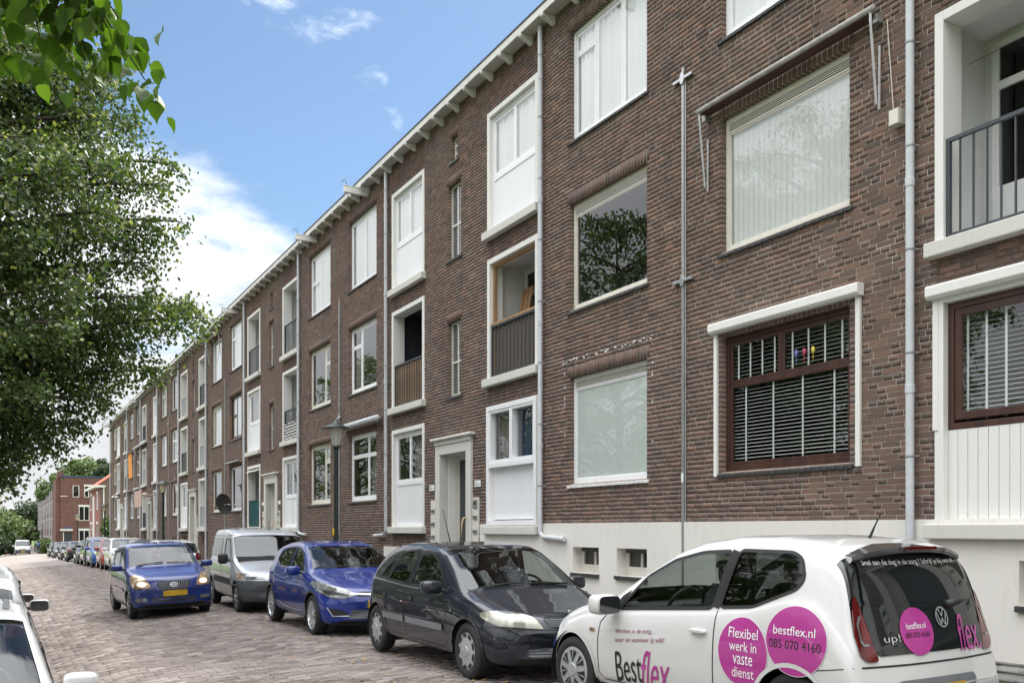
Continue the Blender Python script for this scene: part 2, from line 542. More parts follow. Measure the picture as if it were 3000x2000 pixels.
M['hubcap'] = simple('hubcap', (0.40, 0.41, 0.42), 0.42, metal=0.4, var=0.1)
M['chrome'] = simple('chrome', (0.72, 0.73, 0.75), 0.22, metal=0.7, var=0.02)
M['magenta'] = simple('magenta', (0.40, 0.033, 0.245), 0.35, var=0.02, coat=0.6)
M['plum'] = simple('plum', (0.24, 0.03, 0.11), 0.4, var=0.02)
def lamp_lens(name, col, rough=0.08):
    n = NT(name)
    f = n.noise(14, 2, stretch=(1, 1, 0.3))
    c = n.mix(n.mr(f, 0.35, 0.65, 0, 1), tuple(v * 0.5 for v in col), col)
    n.l(c, n.b.inputs['Base Color'])
    n.set(Roughness=rough, Coat_Weight=1.0, Coat_Roughness=0.03, Metallic=0.35)
    return n.m
M['headlamp'] = lamp_lens('headlamp', (0.24, 0.25, 0.25))
M['headlamp_old'] = lamp_lens('headlamp_old', (0.36, 0.35, 0.29))
M['amber_lens'] = lamp_lens('amber_lens', (0.55, 0.36, 0.22))
M['tail'] = lamp_lens('tail', (0.17, 0.004, 0.006))
def emit(name, col, k):
    n = NT(name)
    n.set(Base_Color=(*col, 1), Emission_Color=(*col, 1), Emission_Strength=k)
    return n.m
M['lit_lamp'] = emit('lit_lamp', (1.0, 0.80, 0.52), 1.5)

def leaf_mat(name, stops, trans=0.35):
    n = NT(name)
    a = n.n('ShaderNodeAttribute', attribute_name='rnd')
    oi = n.n('ShaderNodeObjectInfo')
    fac = n.n('ShaderNodeMath', operation='ADD'); n.l(a.outputs['Fac'], fac.inputs[0])
    ml = n.n('ShaderNodeMath', operation='MULTIPLY'); n.l(oi.outputs['Random'], ml.inputs[0]); ml.inputs[1].default_value = 0.12
    n.l(ml.outputs[0], fac.inputs[1])
    c = n.ramp(fac.outputs[0], stops)
    n.l(c, n.b.inputs['Base Color'])
    n.set(Roughness=0.45, Specular_IOR_Level=0.4)
    tr = n.n('ShaderNodeBsdfTranslucent')
    c2 = n.mix(1.0, c, (1.25, 1.35, 0.55, 1), 'MULTIPLY')
    n.l(c2, tr.inputs['Color'])
    mx = n.n('ShaderNodeMixShader'); mx.inputs[0].default_value = trans
    n.l(n.b.outputs[0], mx.inputs[1]); n.l(tr.outputs[0], mx.inputs[2])
    n.l(mx.outputs[0], n.o.inputs['Surface'])
    return n.m
M['leaf'] = leaf_mat('leaf', [(0.0, (0.040, 0.072, 0.024)), (0.5, (0.065, 0.106, 0.036)), (0.86, (0.10, 0.145, 0.052)), (0.90, (0.20, 0.23, 0.085)), (1.0, (0.30, 0.31, 0.13))], 0.45)
M['leaf_far'] = leaf_mat('leaf_far', [(0.0, (0.05, 0.085, 0.025)), (0.6, (0.09, 0.14, 0.04)), (1.0, (0.15, 0.20, 0.06))], 0.3)
M['leaf_dark'] = leaf_mat('leaf_dark', [(0.0, (0.018, 0.035, 0.014)), (0.6, (0.035, 0.06, 0.02)), (1.0, (0.06, 0.09, 0.03))], 0.25)
M['leaf_near'] = leaf_mat('leaf_near', [(0.0, (0.040, 0.085, 0.012)), (0.5, (0.060, 0.115, 0.016)), (1.0, (0.085, 0.145, 0.022))], 0.55)
# ================================================================== ground
W = 7.93                                   # facade plane x
XK = 6.28                                  # kerb line
def gbase(y):
    y = max(y, 0.0)
    return -1.44 - 0.0135 * min(y, 16.0) - 0.007 * min(max(y - 16.0, 0), 27.0) - 0.0152 * min(max(y - 43.0, 0), 107.0) - 0.004 * max(y - 150.0, 0)
def g(x, y):
    """road height (world z)"""
    z = gbase(y)
    if x < 4.0: z += 0.07 * (max(x, 0.0) - 4.0)
    if x < 1.5:                                  # the left edge falls away towards its gutter
        t = min(1.0, (1.5 - x) / 1.5)
        z -= 0.15 * t * t * (3 - 2 * t)
    return z + CZ
def gw(y):                                  # pavement height at the wall
    return gbase(y) + 0.30 + CZ
def sheet(name, xs, ys, zf, mat, dz=0.0):
    V = [(x, y, zf(x, y) + dz) for y in ys for x in xs]
    n = len(xs)
    Fq = [(j * n + i, j * n + i + 1, (j + 1) * n + i + 1, (j + 1) * n + i) for j in range(len(ys) - 1) for i in range(n - 1)]
    b = MB().add(V, Fq)
    return b.build(name, mat, smooth=True)

def road_far_mat():
    n = NT('road_far')
    tcn = n.n('ShaderNodeTexCoord')
    bt = n.n('ShaderNodeTexBrick')
    bt.inputs['Scale'].default_value = 1.0
    bt.inputs['Brick Width'].default_value = 0.205
    bt.inputs['Row Height'].default_value = 0.07
    bt.inputs['Mortar Size'].default_value = 0.006
    bt.inputs['Color1'].default_value = (0.20, 0.172, 0.16, 1)
    bt.inputs['Color2'].default_value = (0.28, 0.245, 0.226, 1)
    bt.inputs['Mortar'].default_value = (0.07, 0.07, 0.05, 1)
    n.l(tcn.outputs['Object'], bt.inputs['Vector'])
    g2 = n.noise(0.5, 5)
    c = n.mix(n.mr(g2, 0.4, 0.7, 0, 0.4), bt.outputs['Color'], (0.30, 0.27, 0.245))
    n.l(c, n.b.inputs['Base Color'])
    n.set(Roughness=0.9, Specular_IOR_Level=0.25)
    return n.m
def joint_mat():
    n = NT('road_joint')
    f = n.noise(1.2, 6)
    c = n.mix(n.mr(f, 0.42, 0.62, 0, 1), (0.045, 0.04, 0.032), (0.06, 0.075, 0.022))
    n.l(c, n.b.inputs['Base Color'])
    n.set(Roughness=1.0)
    return n.m
M['road_joint'] = joint_mat()
M['road_far'] = road_far_mat()
YN = 62.0                                   # single pavers are laid up to here
xs_ = [-30, -8, -4, -2, -1, -0.5, 0.0, 0.15, 0.3, 0.45, 0.6, 0.75, 0.9, 1.05, 1.2, 1.35, 1.5, 1.75, 2, 2.5, 3, 3.5, 4.0, 4.3, 5, XK + 0.02]
ys_ = [-40, -20, -10, -5] + [i * 1.0 for i in range(0, 63)]
road = sheet('road', xs_, ys_, g, M['road_joint'], -0.014)
tag(road, 'street surface of reddish grey clinker pavers', kind='structure')
ys2 = [YN, 66, 70, 76, 82, 90, 100, 110, 120, 130, 140, 150, 170, 200, 240]
road2 = sheet('road_end', [-30, -4, 0.0, 0.3, 0.6, 0.9, 1.2, 1.5, 2, 3, 4, 4.3, 5, XK + 0.02], ys2, g, M['road_far'])
tag(road2, 'far stretch of the clinker paved street', kind='structure')
# pavers
PW, PL, JT = 0.067, 0.205, 0.009
rows = []
y = 1.6
r = 0
wob = 0.0
cars_keep = []
pv = []
while y < YN:
    off = (r % 2) * (PL + JT) * 0.5 + rng.uniform(-0.012, 0.012)
    x = -2.2 + off
    while x < XK - 0.02:
        # slow waviness of the courses
        dy = 0.035 * math.sin(x * 1.1 + y * 0.13) + 0.02 * math.sin(x * 2.7 + y * 0.31)
        pv.append((x + rng.uniform(-.002, .002), y + dy + rng.uniform(-.003, .003), rng.gauss(0, 0.0028), rng.gauss(0, 0.014), rng.random()))
        x += PL + JT
    y += PW + JT
    r += 1
pv = np.array(pv)
gz = np.array([g(p[0] + PL / 2, p[1] + PW / 2) for p in pv])
gx = np.array([g(p[0] + PL, p[1]) - g(p[0], p[1]) for p in pv])
dep = pv[:, 0] * SN + pv[:, 1] * CS
lat = CX + F_PX * (pv[:, 0] * CS - pv[:, 1] * SN) / dep
vy = YH - F_PX * (gz - CZ) / dep
vis = (lat > 240) & (lat < 1560) & (vy < 1990) & (pv[:, 0] < 3.9) & (pv[:, 0] > 0.95)
order = np.argsort(np.where(vis, dep, 1e9))
single = set(order[:300].tolist())
# shared mesh variants for the single pavers: bevelled brick tops
def paver_mesh(k):
    b = MB()
    e = 0.006
    x0, x1, y0, y1 = -PL / 2, PL / 2, -PW / 2, PW / 2
    vs = [(x0, y0, -.03), (x1, y0, -.03), (x1, y1, -.03), (x0, y1, -.03), (x0, y0, -e), (x1, y0, -e), (x1, y1, -e), (x0, y1, -e),
          (x0 + e, y0 + e, 0), (x1 - e, y0 + e, 0), (x1 - e, y1 - e, 0), (x0 + e, y1 - e, 0)]
    fs = [(0, 1, 5, 4), (1, 2, 6, 5), (2, 3, 7, 6), (3, 0, 4, 7), (4, 5, 9, 8), (5, 6, 10, 9), (6, 7, 11, 10), (7, 4, 8, 11), (8, 9, 10, 11)]
    b.add(vs, fs)
    me = bpy.data.meshes.new('paver')
    me.from_pydata(b.v, [], b.f)
    a = me.attributes.new('rnd', 'FLOAT', 'FACE')
    a.data.foreach_set('value', [k] * len(me.polygons))
    me.materials.append(M['paver'])
    return me
pmesh = [paver_mesh((k + .5) / 12) for k in range(12)]
for i in order[:300]:
    p = pv[i]
    inst('paver', pmesh[min(11, int(p[4] * 12))], road, (p[0] + PL / 2, p[1] + PW / 2, gz[i] + p[2]), (rng.gauss(0, .012), -math.atan(gx[i] / PL) + rng.gauss(0, .006), p[3]))
keep = np.array([i not in single for i in range(len(pv))])
q = pv[keep]; qz = gz[keep]; qg = gx[keep]
N = len(q)
V = np.empty((N, 8, 3))
cxr = q[:, 0] + PL / 2; cyr = q[:, 1] + PW / 2
ca, sa = np.cos(q[:, 3]), np.sin(q[:, 3])
tl = nrg.normal(0, 0.009, N)
for i, (a, b_, t_) in enumerate(((-1, -1, 0), (1, -1, 0), (1, 1, 0), (-1, 1, 0), (-1, -1, 1), (1, -1, 1), (1, 1, 1), (-1, 1, 1))):
    ins = 0.0045 if t_ else 0.0
    lx, ly = a * (PL / 2 - ins), b_ * (PW / 2 - ins)
    V[:, i, 0] = cxr + lx * ca - ly * sa
    V[:, i, 1] = cyr + lx * sa + ly * ca
    V[:, i, 2] = qz + (q[:, 2] + tl * b_ * 0.5 if t_ else -0.03) + qg * a * 0.5
pf = verts_mesh('paver_field', V, [(4, 5, 6, 7), (0, 1, 5, 4), (1, 2, 6, 5), (2, 3, 7, 6), (3, 0, 4, 7)], q[:, 4], M['paver'])
par(pf, road); tag(pf, kind='stuff')
# pavement strip along the building with kerb stones
pav = sheet('pavement', [XK + 0.12, W + 0.6], [-40, -5] + [i * 4.0 for i in range(0, 60)], lambda x, y: gbase(y) + CZ + 0.13 + 0.1 * (x - XK), M['road_joint'], -0.01)
tag(pav, 'pavement in front of the apartment block', kind='structure')
tB = []; tR = []
y = 2.6
j = 0
while y < 46:
    for i in range(6):
        x = XK + 0.13 + i * 0.306
        z = gbase(y) + CZ + 0.13 + 0.1 * (x + .15 - XK) + rng.gauss(0, .002)
        tB.append((x, min(x + 0.30, W - .04), y + (i % 2) * .15, y + .30 + (i % 2) * .15, z - .03, z)); tR.append(rng.random())
    y += 0.306
M['tile'] = brick_mat('tile', [(0, (0.20, 0.195, 0.185)), (1, (0.30, 0.29, 0.27))], dirt=0.4)
tl_o = boxes_mesh('paving_tiles', tB, tR, M['tile'], back=True)
par(tl_o, pav); tag(tl_o, kind='stuff')
kb = MB()
for i in range(-4, 100):
    y0 = i * 1.0
    kb.box(XK, XK + 0.13, y0 + .004, y0 + .996, gbase(y0) + CZ - .1, gbase(y0 + .5) + CZ + 0.125)
ko = kb.build('kerb', M['kerb'], bevel=0.01)
tag(ko, kind='structure')
# verge on the left side of the street
def grass_mat():
    n = NT('grass_ground')
    c = n.ramp(n.noise(2.0, 6), [(0.3, (0.045, 0.075, 0.018)), (0.6, (0.085, 0.125, 0.03)), (0.8, (0.12, 0.15, 0.045))])
    n.l(c, n.b.inputs['Base Color']); n.set(Roughness=1.0)
    n.bump(n.noise(40, 4), 0.8, 0.05)
    return n.m
M['grass'] = grass_mat()
terr = sheet('ground', [-600, -120, -40, -3.2, 3.0, XK, 30, 120, 600], [-300, -60, -5, 20, 60, 100, 150, 240, 500, 1200], lambda x, y: g(min(x, 0.1), min(max(y, 0), 240)) - 0.12, M['grass'])
tag(terr, 'grassy ground around the street', kind='structure')
vg = sheet('verge', [-60, -12, -6, -3.4], [-40, 0, 20, 40, 60, 80, 100, 130, 160, 240], lambda x, y: g(-3, y) + 0.12 + 0.01 * (-3.4 - x), M['grass'])
tag(vg, 'grass verge under the lime trees', kind='structure')

# ================================================================== apartment block
ZB = CZ                                     # storey heights below are relative to the camera
CH = 0.0625
def zc(z): return ZB + round((z + 1.6) / CH) * CH - 1.6
Y0B, Y1B = -4.6, 80.6                       # ends of the block
ZTOP = ZB + 8.36
UNIT = 14.06
A_C = [2.47 + UNIT * k for k in range(6)]   # stair bays
B_C = [9.545 + UNIT * k for k in range(5)]  # window bays
STO = [0.0, 2.735, 5.47]
block = empty('apartment_block', (W, 38, ZB - 2.0))
tag(block, 'long three storey brown brick apartment block with white framed windows and loggias', 'apartment building')

openings = []                               # (y0,y1,z0,z1)
soldiers = []
def hole(y0, y1, z0, z1, sold=True):
    openings.append((y0, y1, z0, z1))
    if sold:
        soldiers.append((y0 - .06, y1 + .06, z1, z1 + .1875))
win_specs = []
for c in B_C:
    for s_, side in ((-1, 'R'), (1, 'L')):
        ya, yb = sorted((c + s_ * 0.755, c + s_ * 2.755))
        for fl in range(3):
            z0, z1 = zc(0.70 + STO[fl]), zc(2.40 + STO[fl])
            hole(ya, yb, z0, z1)
            win_specs.append((B_C.index(c), side, fl, ya, yb, z0, z1))
# the end bay has one window column only
c = A_C[5] + UNIT / 2
for fl in range(3):
    z0, z1 = zc(0.70 + STO[fl]), zc(2.40 + STO[fl])
    ya, yb = c - 2.755, c - 0.9
    hole(ya, yb, z0, z1)
    win_specs.append((5, 'R', fl, ya, yb, z0, z1))
log_specs = []
for c in A_C:
    for s_, side in ((-1, 'R'), (1, 'L')):
        ya, yb = sorted((c + s_ * 1.45, c + s_ * 3.285))
        for fl in range(3):
            z0, z1 = ZB + 0.05 + 2.71 * fl, ZB + 2.26 + 2.71 * fl
            openings.append((ya, yb, z0 - 0.02, z1))
            log_specs.append((A_C.index(c), side, fl, ya, yb, z0, z1))
stair_specs = []
for c in A_C:
    for (a, b_) in ((2.62, 4.14), (5.37, 6.89)):
        hole(c - 0.30, c + 0.30, zc(a), zc(b_))
        stair_specs.append((A_C.index(c), c, zc(a), zc(b_), 0))
    hole(c - 0.15, c + 0.15, zc(7.34), zc(7.86), False)
    soldiers.append((c - .2, c + .2, zc(7.86), zc(7.86) + .1875))
    stair_specs.append((A_C.index(c), c, zc(7.34), zc(7.86), 1))
door_specs = []
for c in A_C:
    yc = c
    openings.append((yc - 0.62, yc + 0.62, ZB - 2.4, ZB + 1.52))
    door_specs.append((A_C.index(c), yc))
bas_specs = []
def basement(yc, wd, z0, z1):
    openings.append((yc - wd / 2, yc + wd / 2, z0, z1)); bas_specs.append((yc, wd, z0, z1))
basement(11.80, 0.72, ZB - .68, ZB - .28)
basement(10.62, 0.72, ZB - .68, ZB - .28)
basement(8.5, 0.72, ZB - .68, ZB - .28); basement(7.3, 0.72, ZB - .68, ZB - .28)
basement(4.55, 0.72, ZB - .68, ZB - .28)
basement(14.3, 0.72, ZB - .68, ZB - .30)
for k in range(1, 6):
    for d_ in (-2.3, 2.3):
        basement(A_C[k] + d_, 0.72, ZB - .75, ZB - .36) if not (k == 1 and d_ < 0) else None
for k in range(1, 5):
    for d_ in (-2.2, -1.4, 1.4, 2.2):
        basement(B_C[k] + d_, 0.5, ZB - .75, ZB - .42)

# --- mortar sheet with the openings left out
ybr = sorted(set([Y0B, Y1B] + [o[0] for o in openings] + [o[1] for o in openings] + [i * 4.0 for i in range(0, 20)]))
ybr = [v for v in ybr if Y0B <= v <= Y1B]
zbr = sorted(set([ZB - 4.0, ZTOP + 0.1] + [o[2] for o in openings] + [o[3] for o in openings]))
OP = np.array(openings)
mb = MB()
def in_log(y):
    for cc in A_C:
        if 1.45 < abs(y - cc) < 3.285: return True
    return False
for a, b_ in zip(ybr[:-1], ybr[1:]):
    ym = (a + b_) / 2
    near = OP[(OP[:, 0] < ym) & (OP[:, 1] > ym)]
    for z0, z1 in zip(zbr[:-1], zbr[1:]):
        zm = (z0 + z1) / 2
        if len(near) and ((near[:, 2] < zm) & (near[:, 3] > zm)).any(): continue
        mb.mi = 1 if in_log(ym) else 0
        mb.quad((W + .006, b_, z0), (W + .006, a, z0), (W + .006, a, z1), (W + .006, b_, z1))
mb.mi = 0
for (a, b_, z0, z1) in openings:             # reveals
    e = 0.004
    xi = W + .13
    mb.quad((W + .006, a - e, z0), (xi, a - e, z0), (xi, a - e, z1), (W + .006, a - e, z1))
    mb.quad((xi, b_ + e, z0), (W + .006, b_ + e, z0), (W + .006, b_ + e, z1), (xi, b_ + e, z1))
    mb.quad((W + .006, a - e, z1 + e), (xi, a - e, z1 + e), (xi, b_ + e, z1 + e), (W + .006, b_ + e, z1 + e))
    mb.quad((W + .006, a - e, z0 - e), (W + .006, b_ + e, z0 - e), (xi, b_ + e, z0 - e), (xi, a - e, z0 - e))
# end walls, back and floors
mb.quad((W + .006, Y1B, ZB - 4), (W + 9, Y1B, ZB - 4), (W + 9, Y1B, ZTOP + .1), (W + .006, Y1B, ZTOP + .1))
mb.quad((W + 9, Y0B, ZB - 4), (W + .006, Y0B, ZB - 4), (W + .006, Y0B, ZTOP + .1), (W + 9, Y0B, ZTOP + .1))
mb.quad((W + 9, Y1B, ZB - 4), (W + 9, Y0B, ZB - 4), (W + 9, Y0B, ZTOP + .1), (W + 9, Y1B, ZTOP + .1))
wall = mb.build('wall', [M['mortar'], M['mortar_dark']], block)
wall['label'] = 'brown brick street wall with pale mortar joints'
rm = MB()
for z in [ZB - .35, ZB + 2.55, ZB + 5.28, ZB + 8.2]:
    rm.box(W + .14, W + 4, Y0B + .1, Y1B - .1, z, z + .08)
rm.box(W + 3.4, W + 3.6, Y0B + .1, Y1B - .1, ZB - 3.5, ZB + 8.2)
for k in range(-1, 12):
    yy = 6.0 + 7.03 * k
    if Y0B < yy < Y1B: rm.box(W + .14, W + 4, yy - .1, yy + .1, ZB - 3, ZB + 8.2)
rm.build('inner_walls', M['room'], block)

# --- bricks
PL_TOP = ZB + 0.095                          # white plinth top along the near bays
def plinth_top(y):
    if y < 15.35: return PL_TOP
    if y < 20.3: return ZB - 0.40
    return ZB - 3.0
B_ = []; R_ = []
z = ZB - 1.6
row = 0
SOL = np.array(soldiers)
zmin = ZB - 3.2
row = int(round((zmin - z) / CH)); z = z + row * CH
while z < ZTOP + 0.05:
    zm = z + CH / 2
    zt_ = z + CH - 0.0115
    blk = [(o[0], o[1]) for o in openings if o[2] < zm < o[3]]
    blks = [(o[0], o[1]) for o in soldiers if o[2] < zm < o[3]]
    ends = sorted(blk + blks)
    pend = None
    row0 = len(B_)
    yv = Y0B + [0.0, 0.165][row % 2] + rng.uniform(-.03, .03)
    st = row % 2
    while yv < Y1B:
        ln = 0.213 if st == 0 else 0.103
        if rng.random() < 0.16: ln = 0.213 if ln < .15 else 0.103
        st = 1 - st
        a, b2 = yv, min(yv + ln, Y1B)
        yv += ln + 0.0115
        if zm < plinth_top((a + b2) / 2): continue
        segs = [(a, b2, False, False)]
        for (p, q2) in ends:
            if q2 <= a or p >= b2: continue
            isop = (p, q2) in blk
            ns = []
            for (s0, s1, e0, e1) in segs:
                if p > s0: ns.append((s0, min(s1, p), e0, isop if s1 > p - .006 else e1))
                if q2 < s1: ns.append((max(s0, q2), s1, isop if s0 < q2 + .006 else e0, e1))
                if p <= s0 and q2 >= s1: pass
            segs = ns
        for (s0, s1, e0, e1) in segs:
            if pend is not None and abs(pend - s0) < .09: s0 = pend
            for (p, q2) in ends:
                if 0 < s0 - q2 < .022: s0 = q2
                if 0 < p - s1 < .022: s1 = p
            pend = None
            ends_at = any(abs(s1 - p) < .002 for (p, q2) in ends); starts_at = any(abs(s0 - q2) < .002 for (p, q2) in ends)
            if s1 - s0 < 0.045:
                if ends_at and len(B_) > row0 and abs(B_[-1][3] - s0) < .03:      # close up to the jamb with the brick before
                    q_ = B_[-1]; B_[-1] = (q_[0], W + .128, q_[2], s1, q_[4], q_[5]); continue
                if starts_at:
                    pend = s0; continue
                if s1 - s0 < .02: continue
            # bricks that end at an opening turn the corner
            near_op = any(abs(s1 - p) < .03 or abs(s0 - q2) < .03 for (p, q2) in blk)
            fx = rng.gauss(0, 0.0016)
            rv = rng.random()
            if rng.random() < 0.06: rv = 0.97 + .03 * rv
            if s0 < 9 and z < ZB + 3.2: rv = min(1, rv * 0.85 + .15)
            B_.append((W + fx, W + (0.128 if near_op else 0.013), s0, s1, z, zt_)); R_.append(rv)
    z += CH
    row += 1
for (a, b2, z0, z1) in soldiers:
    n = int((b2 - a) / 0.072)
    st_ = (b2 - a) / n
    for i in range(n):
        B_.append((W + rng.gauss(0, .001) - .001, W + .128, a + i * st_ + .0075, a + (i + 1) * st_ - .0075, z0 + .002, z1 - .012))
        R_.append(0.1 + 0.8 * rng.random())
B_ = np.array(B_); R_ = np.array(R_)
yc_ = (B_[:, 2] + B_[:, 3]) / 2; zc_ = (B_[:, 4] + B_[:, 5]) / 2
dp = W * SN + yc_ * CS
ppx = CX + F_PX * (W * CS - yc_ * SN) / dp
ppy = YH - F_PX * (zc_ - CZ) / dp
infr = (ppx > 1800) & (ppx < 2990) & (ppy > 10) & (ppy < 1990) & (dp > 1)
size = np.where(infr, (B_[:, 3] - B_[:, 2]) / dp ** 2, 0)
big = np.argsort(-size)[:300]
bset = np.zeros(len(B_), bool); bset[big] = True
def brick_mesh(ln, dpth, k):
    b = MB().box(0, dpth, 0, ln, 0, CH - 0.0115)
    me = bpy.data.meshes.new('brick')
    me.from_pydata(b.v, [], b.f)
    a = me.attributes.new('rnd', 'FLOAT', 'FACE'); a.data.foreach_set('value', [k] * 6)
    me.materials.append(M['brick'])
    return me
bm_cache = {}
for i in big:
    x0, x1, y0, y1, z0, z1 = B_[i]
    key = (round(y1 - y0, 3), x1 - W > 0.05, int(R_[i] * 10))
    if key not in bm_cache:
        bm_cache[key] = brick_mesh(key[0], 0.128 if key[1] else 0.014, (key[2] + .5) / 10)
    inst('brick', bm_cache[key], wall, (x0, y0, z0), (rng.gauss(0, .002), 0, rng.gauss(0, .004)))
bf = boxes_mesh('brick_field', B_[~bset], R_[~bset], M['brick'])
par(bf, wall); tag(bf, kind='stuff')
# --- plinth: white render with recessed basement windows
pb = MB()
def plinth(y0, y1, ztop):
    hs = sorted([b for b in bas_specs if y0 < b[0] < y1])
    x0, x1 = W - 0.03, W + .19
    zb = ZB - 2.6
    ds = [(d[1] - .62, d[1] + .62) for d in door_specs if y0 < d[1] < y1]
    cur = y0
    spans = []
    for (a, b2) in sorted(ds):
        spans.append((cur, a)); cur = b2
    spans.append((cur, y1))
    for (a, b2) in spans:
        if b2 - a < .02: continue
        hh = [h for h in hs if a < h[0] < b2]
        c0 = a
        for h in hh:
            pb.box(x0, x1, c0, h[0] - h[1] / 2, zb, ztop)
            pb.box(x0, x1, h[0] - h[1] / 2, h[0] + h[1] / 2, zb, h[2])
            pb.box(x0, x1, h[0] - h[1] / 2, h[0] + h[1] / 2, h[3], ztop)
            c0 = h[0] + h[1] / 2
        pb.box(x0, x1, c0, b2, zb, ztop)
plinth(Y0B, 15.35, PL_TOP)
pl = pb.build('plinth', M['plaster'], block)
pl['label'] = 'white rendered plinth along the near bays'
pb = MB()
plinth(17.6, 20.3, ZB - 0.40)
pb.build('low_plinth', M['plaster'], block)

# --- basement windows
for (yc, wd, z0, z1) in bas_specs:
    b = MB()
    x0, x1 = W + .15, W + .19
    ya, yb = yc - wd / 2, yc + wd / 2
    for (a, b2, c0, c1) in ((ya, ya + .05, z0, z1), (yb - .05, yb, z0, z1), (ya, yb, z0, z0 + .09), (ya, yb, z1 - .05, z1), (yc - .02, yc + .02, z0, z1), (ya + .05, yb - .05, z0 + .09, z0 + .13)):
        b.box(x0, x1, a, b2, c0, c1); x0 += .0006
    wo_ = b.build('basement_window', M['cream_paint'], block)
    MB().quad((W + .18, yb, z0), (W + .18, ya, z0), (W + .18, ya, z1), (W + .18, yb, z1)).build('pane', M['black_glass'], wo_)
    if yc < 16:
        n = int(wd / 0.105)
        for i in range(n):
            MB().box(W - .075, W + .15, ya - .02 + i * (wd + .04) / n + .003, ya - .02 + (i + 1) * (wd + .04) / n - .003, z0 - .055, z0 - .002).build('sill_brick', M['dark_brick'], wo_, bevel=.004)
# --- eaves: gutter board, soffit, corbels
ev = MB()
ev.box(W - .245, W - .215, Y0B - .1, Y1B + .12, ZTOP + .005, ZTOP + .125)
ev.box(W - .20, W - .17, Y0B - .1, Y1B + .12, ZTOP + .04, ZTOP + .16)
ev.build('gutter_board', M['gutter'], block)
MB().box(W - .215, W + .02, Y0B - .1, Y1B + .12, ZTOP + .012, ZTOP + .04).build('soffit', M['soffit'], block)
MB().box(W - .252, W + 9, Y0B - .12, Y1B + .14, ZTOP + .126, ZTOP + .165).build('roof', M['roof_edge'], block)
cm = MB()
cm.prism([(0.0, -.135), (0.0, 0.012), (-.245, 0.012), (-.245, -.03), (-.225, -.05), (-.20, -.055), (-.175, -.07), (-.10, -.095), (-.05, -.125)], -.045, .045, 'y')
cme = cm.build('corbel', M['gutter'], block, bevel=.004)
cmesh = cme.data
n = int((Y1B - Y0B) / 0.715)
for i in range(n + 1):
    yy = Y0B + .2 + i * 0.715
    if yy > Y1B: break
    if i == 0:
        cme.location = (W, yy, ZTOP)
        continue
    o = link_copy(cme, block, (W, yy, ZTOP))
# --- hoist beams
hb = MB().box(-.62, .0, -.045, .045, -.075, .075)
hb.box(-.62, .0, -.055, .055, .0751, .092)
hoist0 = None
for k, yy in enumerate([21.42, 25.6, 35.5, 39.8, 49.6, 53.9, 63.6, 67.9, Y1B - 1.2, Y1B - .2, 7.4, 11.7]):
    o = hb.build('hoist_beam', M['gutter'], block, bevel=.006) if k == 0 else link_copy(hoist0, block)
    if k == 0: hoist0 = o
    o.location = (W, yy, ZTOP - .12)
    h = MB().tube([(W - .56, yy, ZTOP - .03), (W - .55, yy, ZTOP + .04), (W - .57, yy, ZTOP + .085), (W - .615, yy, ZTOP + .105), (W - .655, yy, ZTOP + .085), (W - .665, yy, ZTOP + .04)], [.008, .008, .009, .009, .009, .012], 6)
    h.tube([(W - .52, yy, ZTOP - .1), (W - .52, yy, ZTOP - .29)], .008, 6)
    ho = h.build('hook', M['rail_band'], o)
    ho.matrix_parent_inverse = Matrix.Translation((-W, -yy, -(ZTOP - .12)))
# ------------------------------------------------------------------ windows
def ring(b, x0, x1, ya, yb, z0, z1, w_, wb=None, wt=None):
    wb = w_ if wb is None else wb
    wt = w_ if wt is None else wt
    b.box(x0, x1, ya, ya + w_, z0, z1)
    b.box(x0, x1, yb - w_, yb, z0, z1)
    b.box(x0 + .0008, x1, ya + w_, yb - w_, z0, z0 + wb)
    b.box(x0 + .0008, x1, ya + w_, yb - w_, z1 - wt, z1)
def curtain(parent, x, ya, yb, z0, z1, mat, fold=0.018, pitch=0.11, name='curtain'):
    n = max(6, int((yb - ya) / 0.02))
    n = min(n, 90)
    ph = rng.random() * 6
    V = []
    for k in range(n + 1):
        yy = ya + (yb - ya) * k / n
        dx = fold * math.sin(2 * math.pi * yy / pitch + ph) + fold * .5 * math.sin(2 * math.pi * yy / (pitch * 2.7) + ph)
        V += [(x + dx, yy, z0), (x + dx, yy, z1)]
    F_ = [(2 * k, 2 * k + 1, 2 * k + 3, 2 * k + 2) for k in range(n)]
    return MB().add(V, F_).build(name, mat, parent, smooth=True)
def slats_v(parent, x, ya, yb, z0, z1):
    n = int((yb - ya) / 0.089)
    b = MB()
    b.add([(-.001, -.047, 0), (-.003, 0, 0), (.003, .047, 0), (-.001, -.047, 1), (-.003, 0, 1), (.003, .047, 1)], [(0, 3, 4, 1), (1, 4, 5, 2)])
    o0 = b.build('slat', M['curtain_white'], parent)
    for i in range(n):
        o = o0 if i == 0 else link_copy(o0, parent)
        o.location = (x, ya + (i + .5) * (yb - ya) / n, z0); o.scale = (1, 1, z1 - z0)
def slats_h(parent, x, ya, yb, z0, z1, pitch=0.043, tapes=4):
    n = int((z1 - z0) / pitch)
    o0 = MB().add([(-.022, 0, -.008), (.0, 0, .001), (.022, 0, .006), (-.022, 1, -.008), (0, 1, .001), (.022, 1, .006)], [(0, 1, 4, 3), (1, 2, 5, 4)]).build('slat', M['blind'], parent)
    for i in range(n):
        o = o0 if i == 0 else link_copy(o0, parent)
        o.location = (x, ya, z0 + (i + .5) * (z1 - z0) / n); o.scale = (1, yb - ya, 1)
    for k in range(tapes):
        yy = ya + (k + .5) * (yb - ya) / tapes
        MB().box(x - .027, x - .025, yy - .012, yy + .012, z0, z1).build('blind_tape', M['blind'], parent)

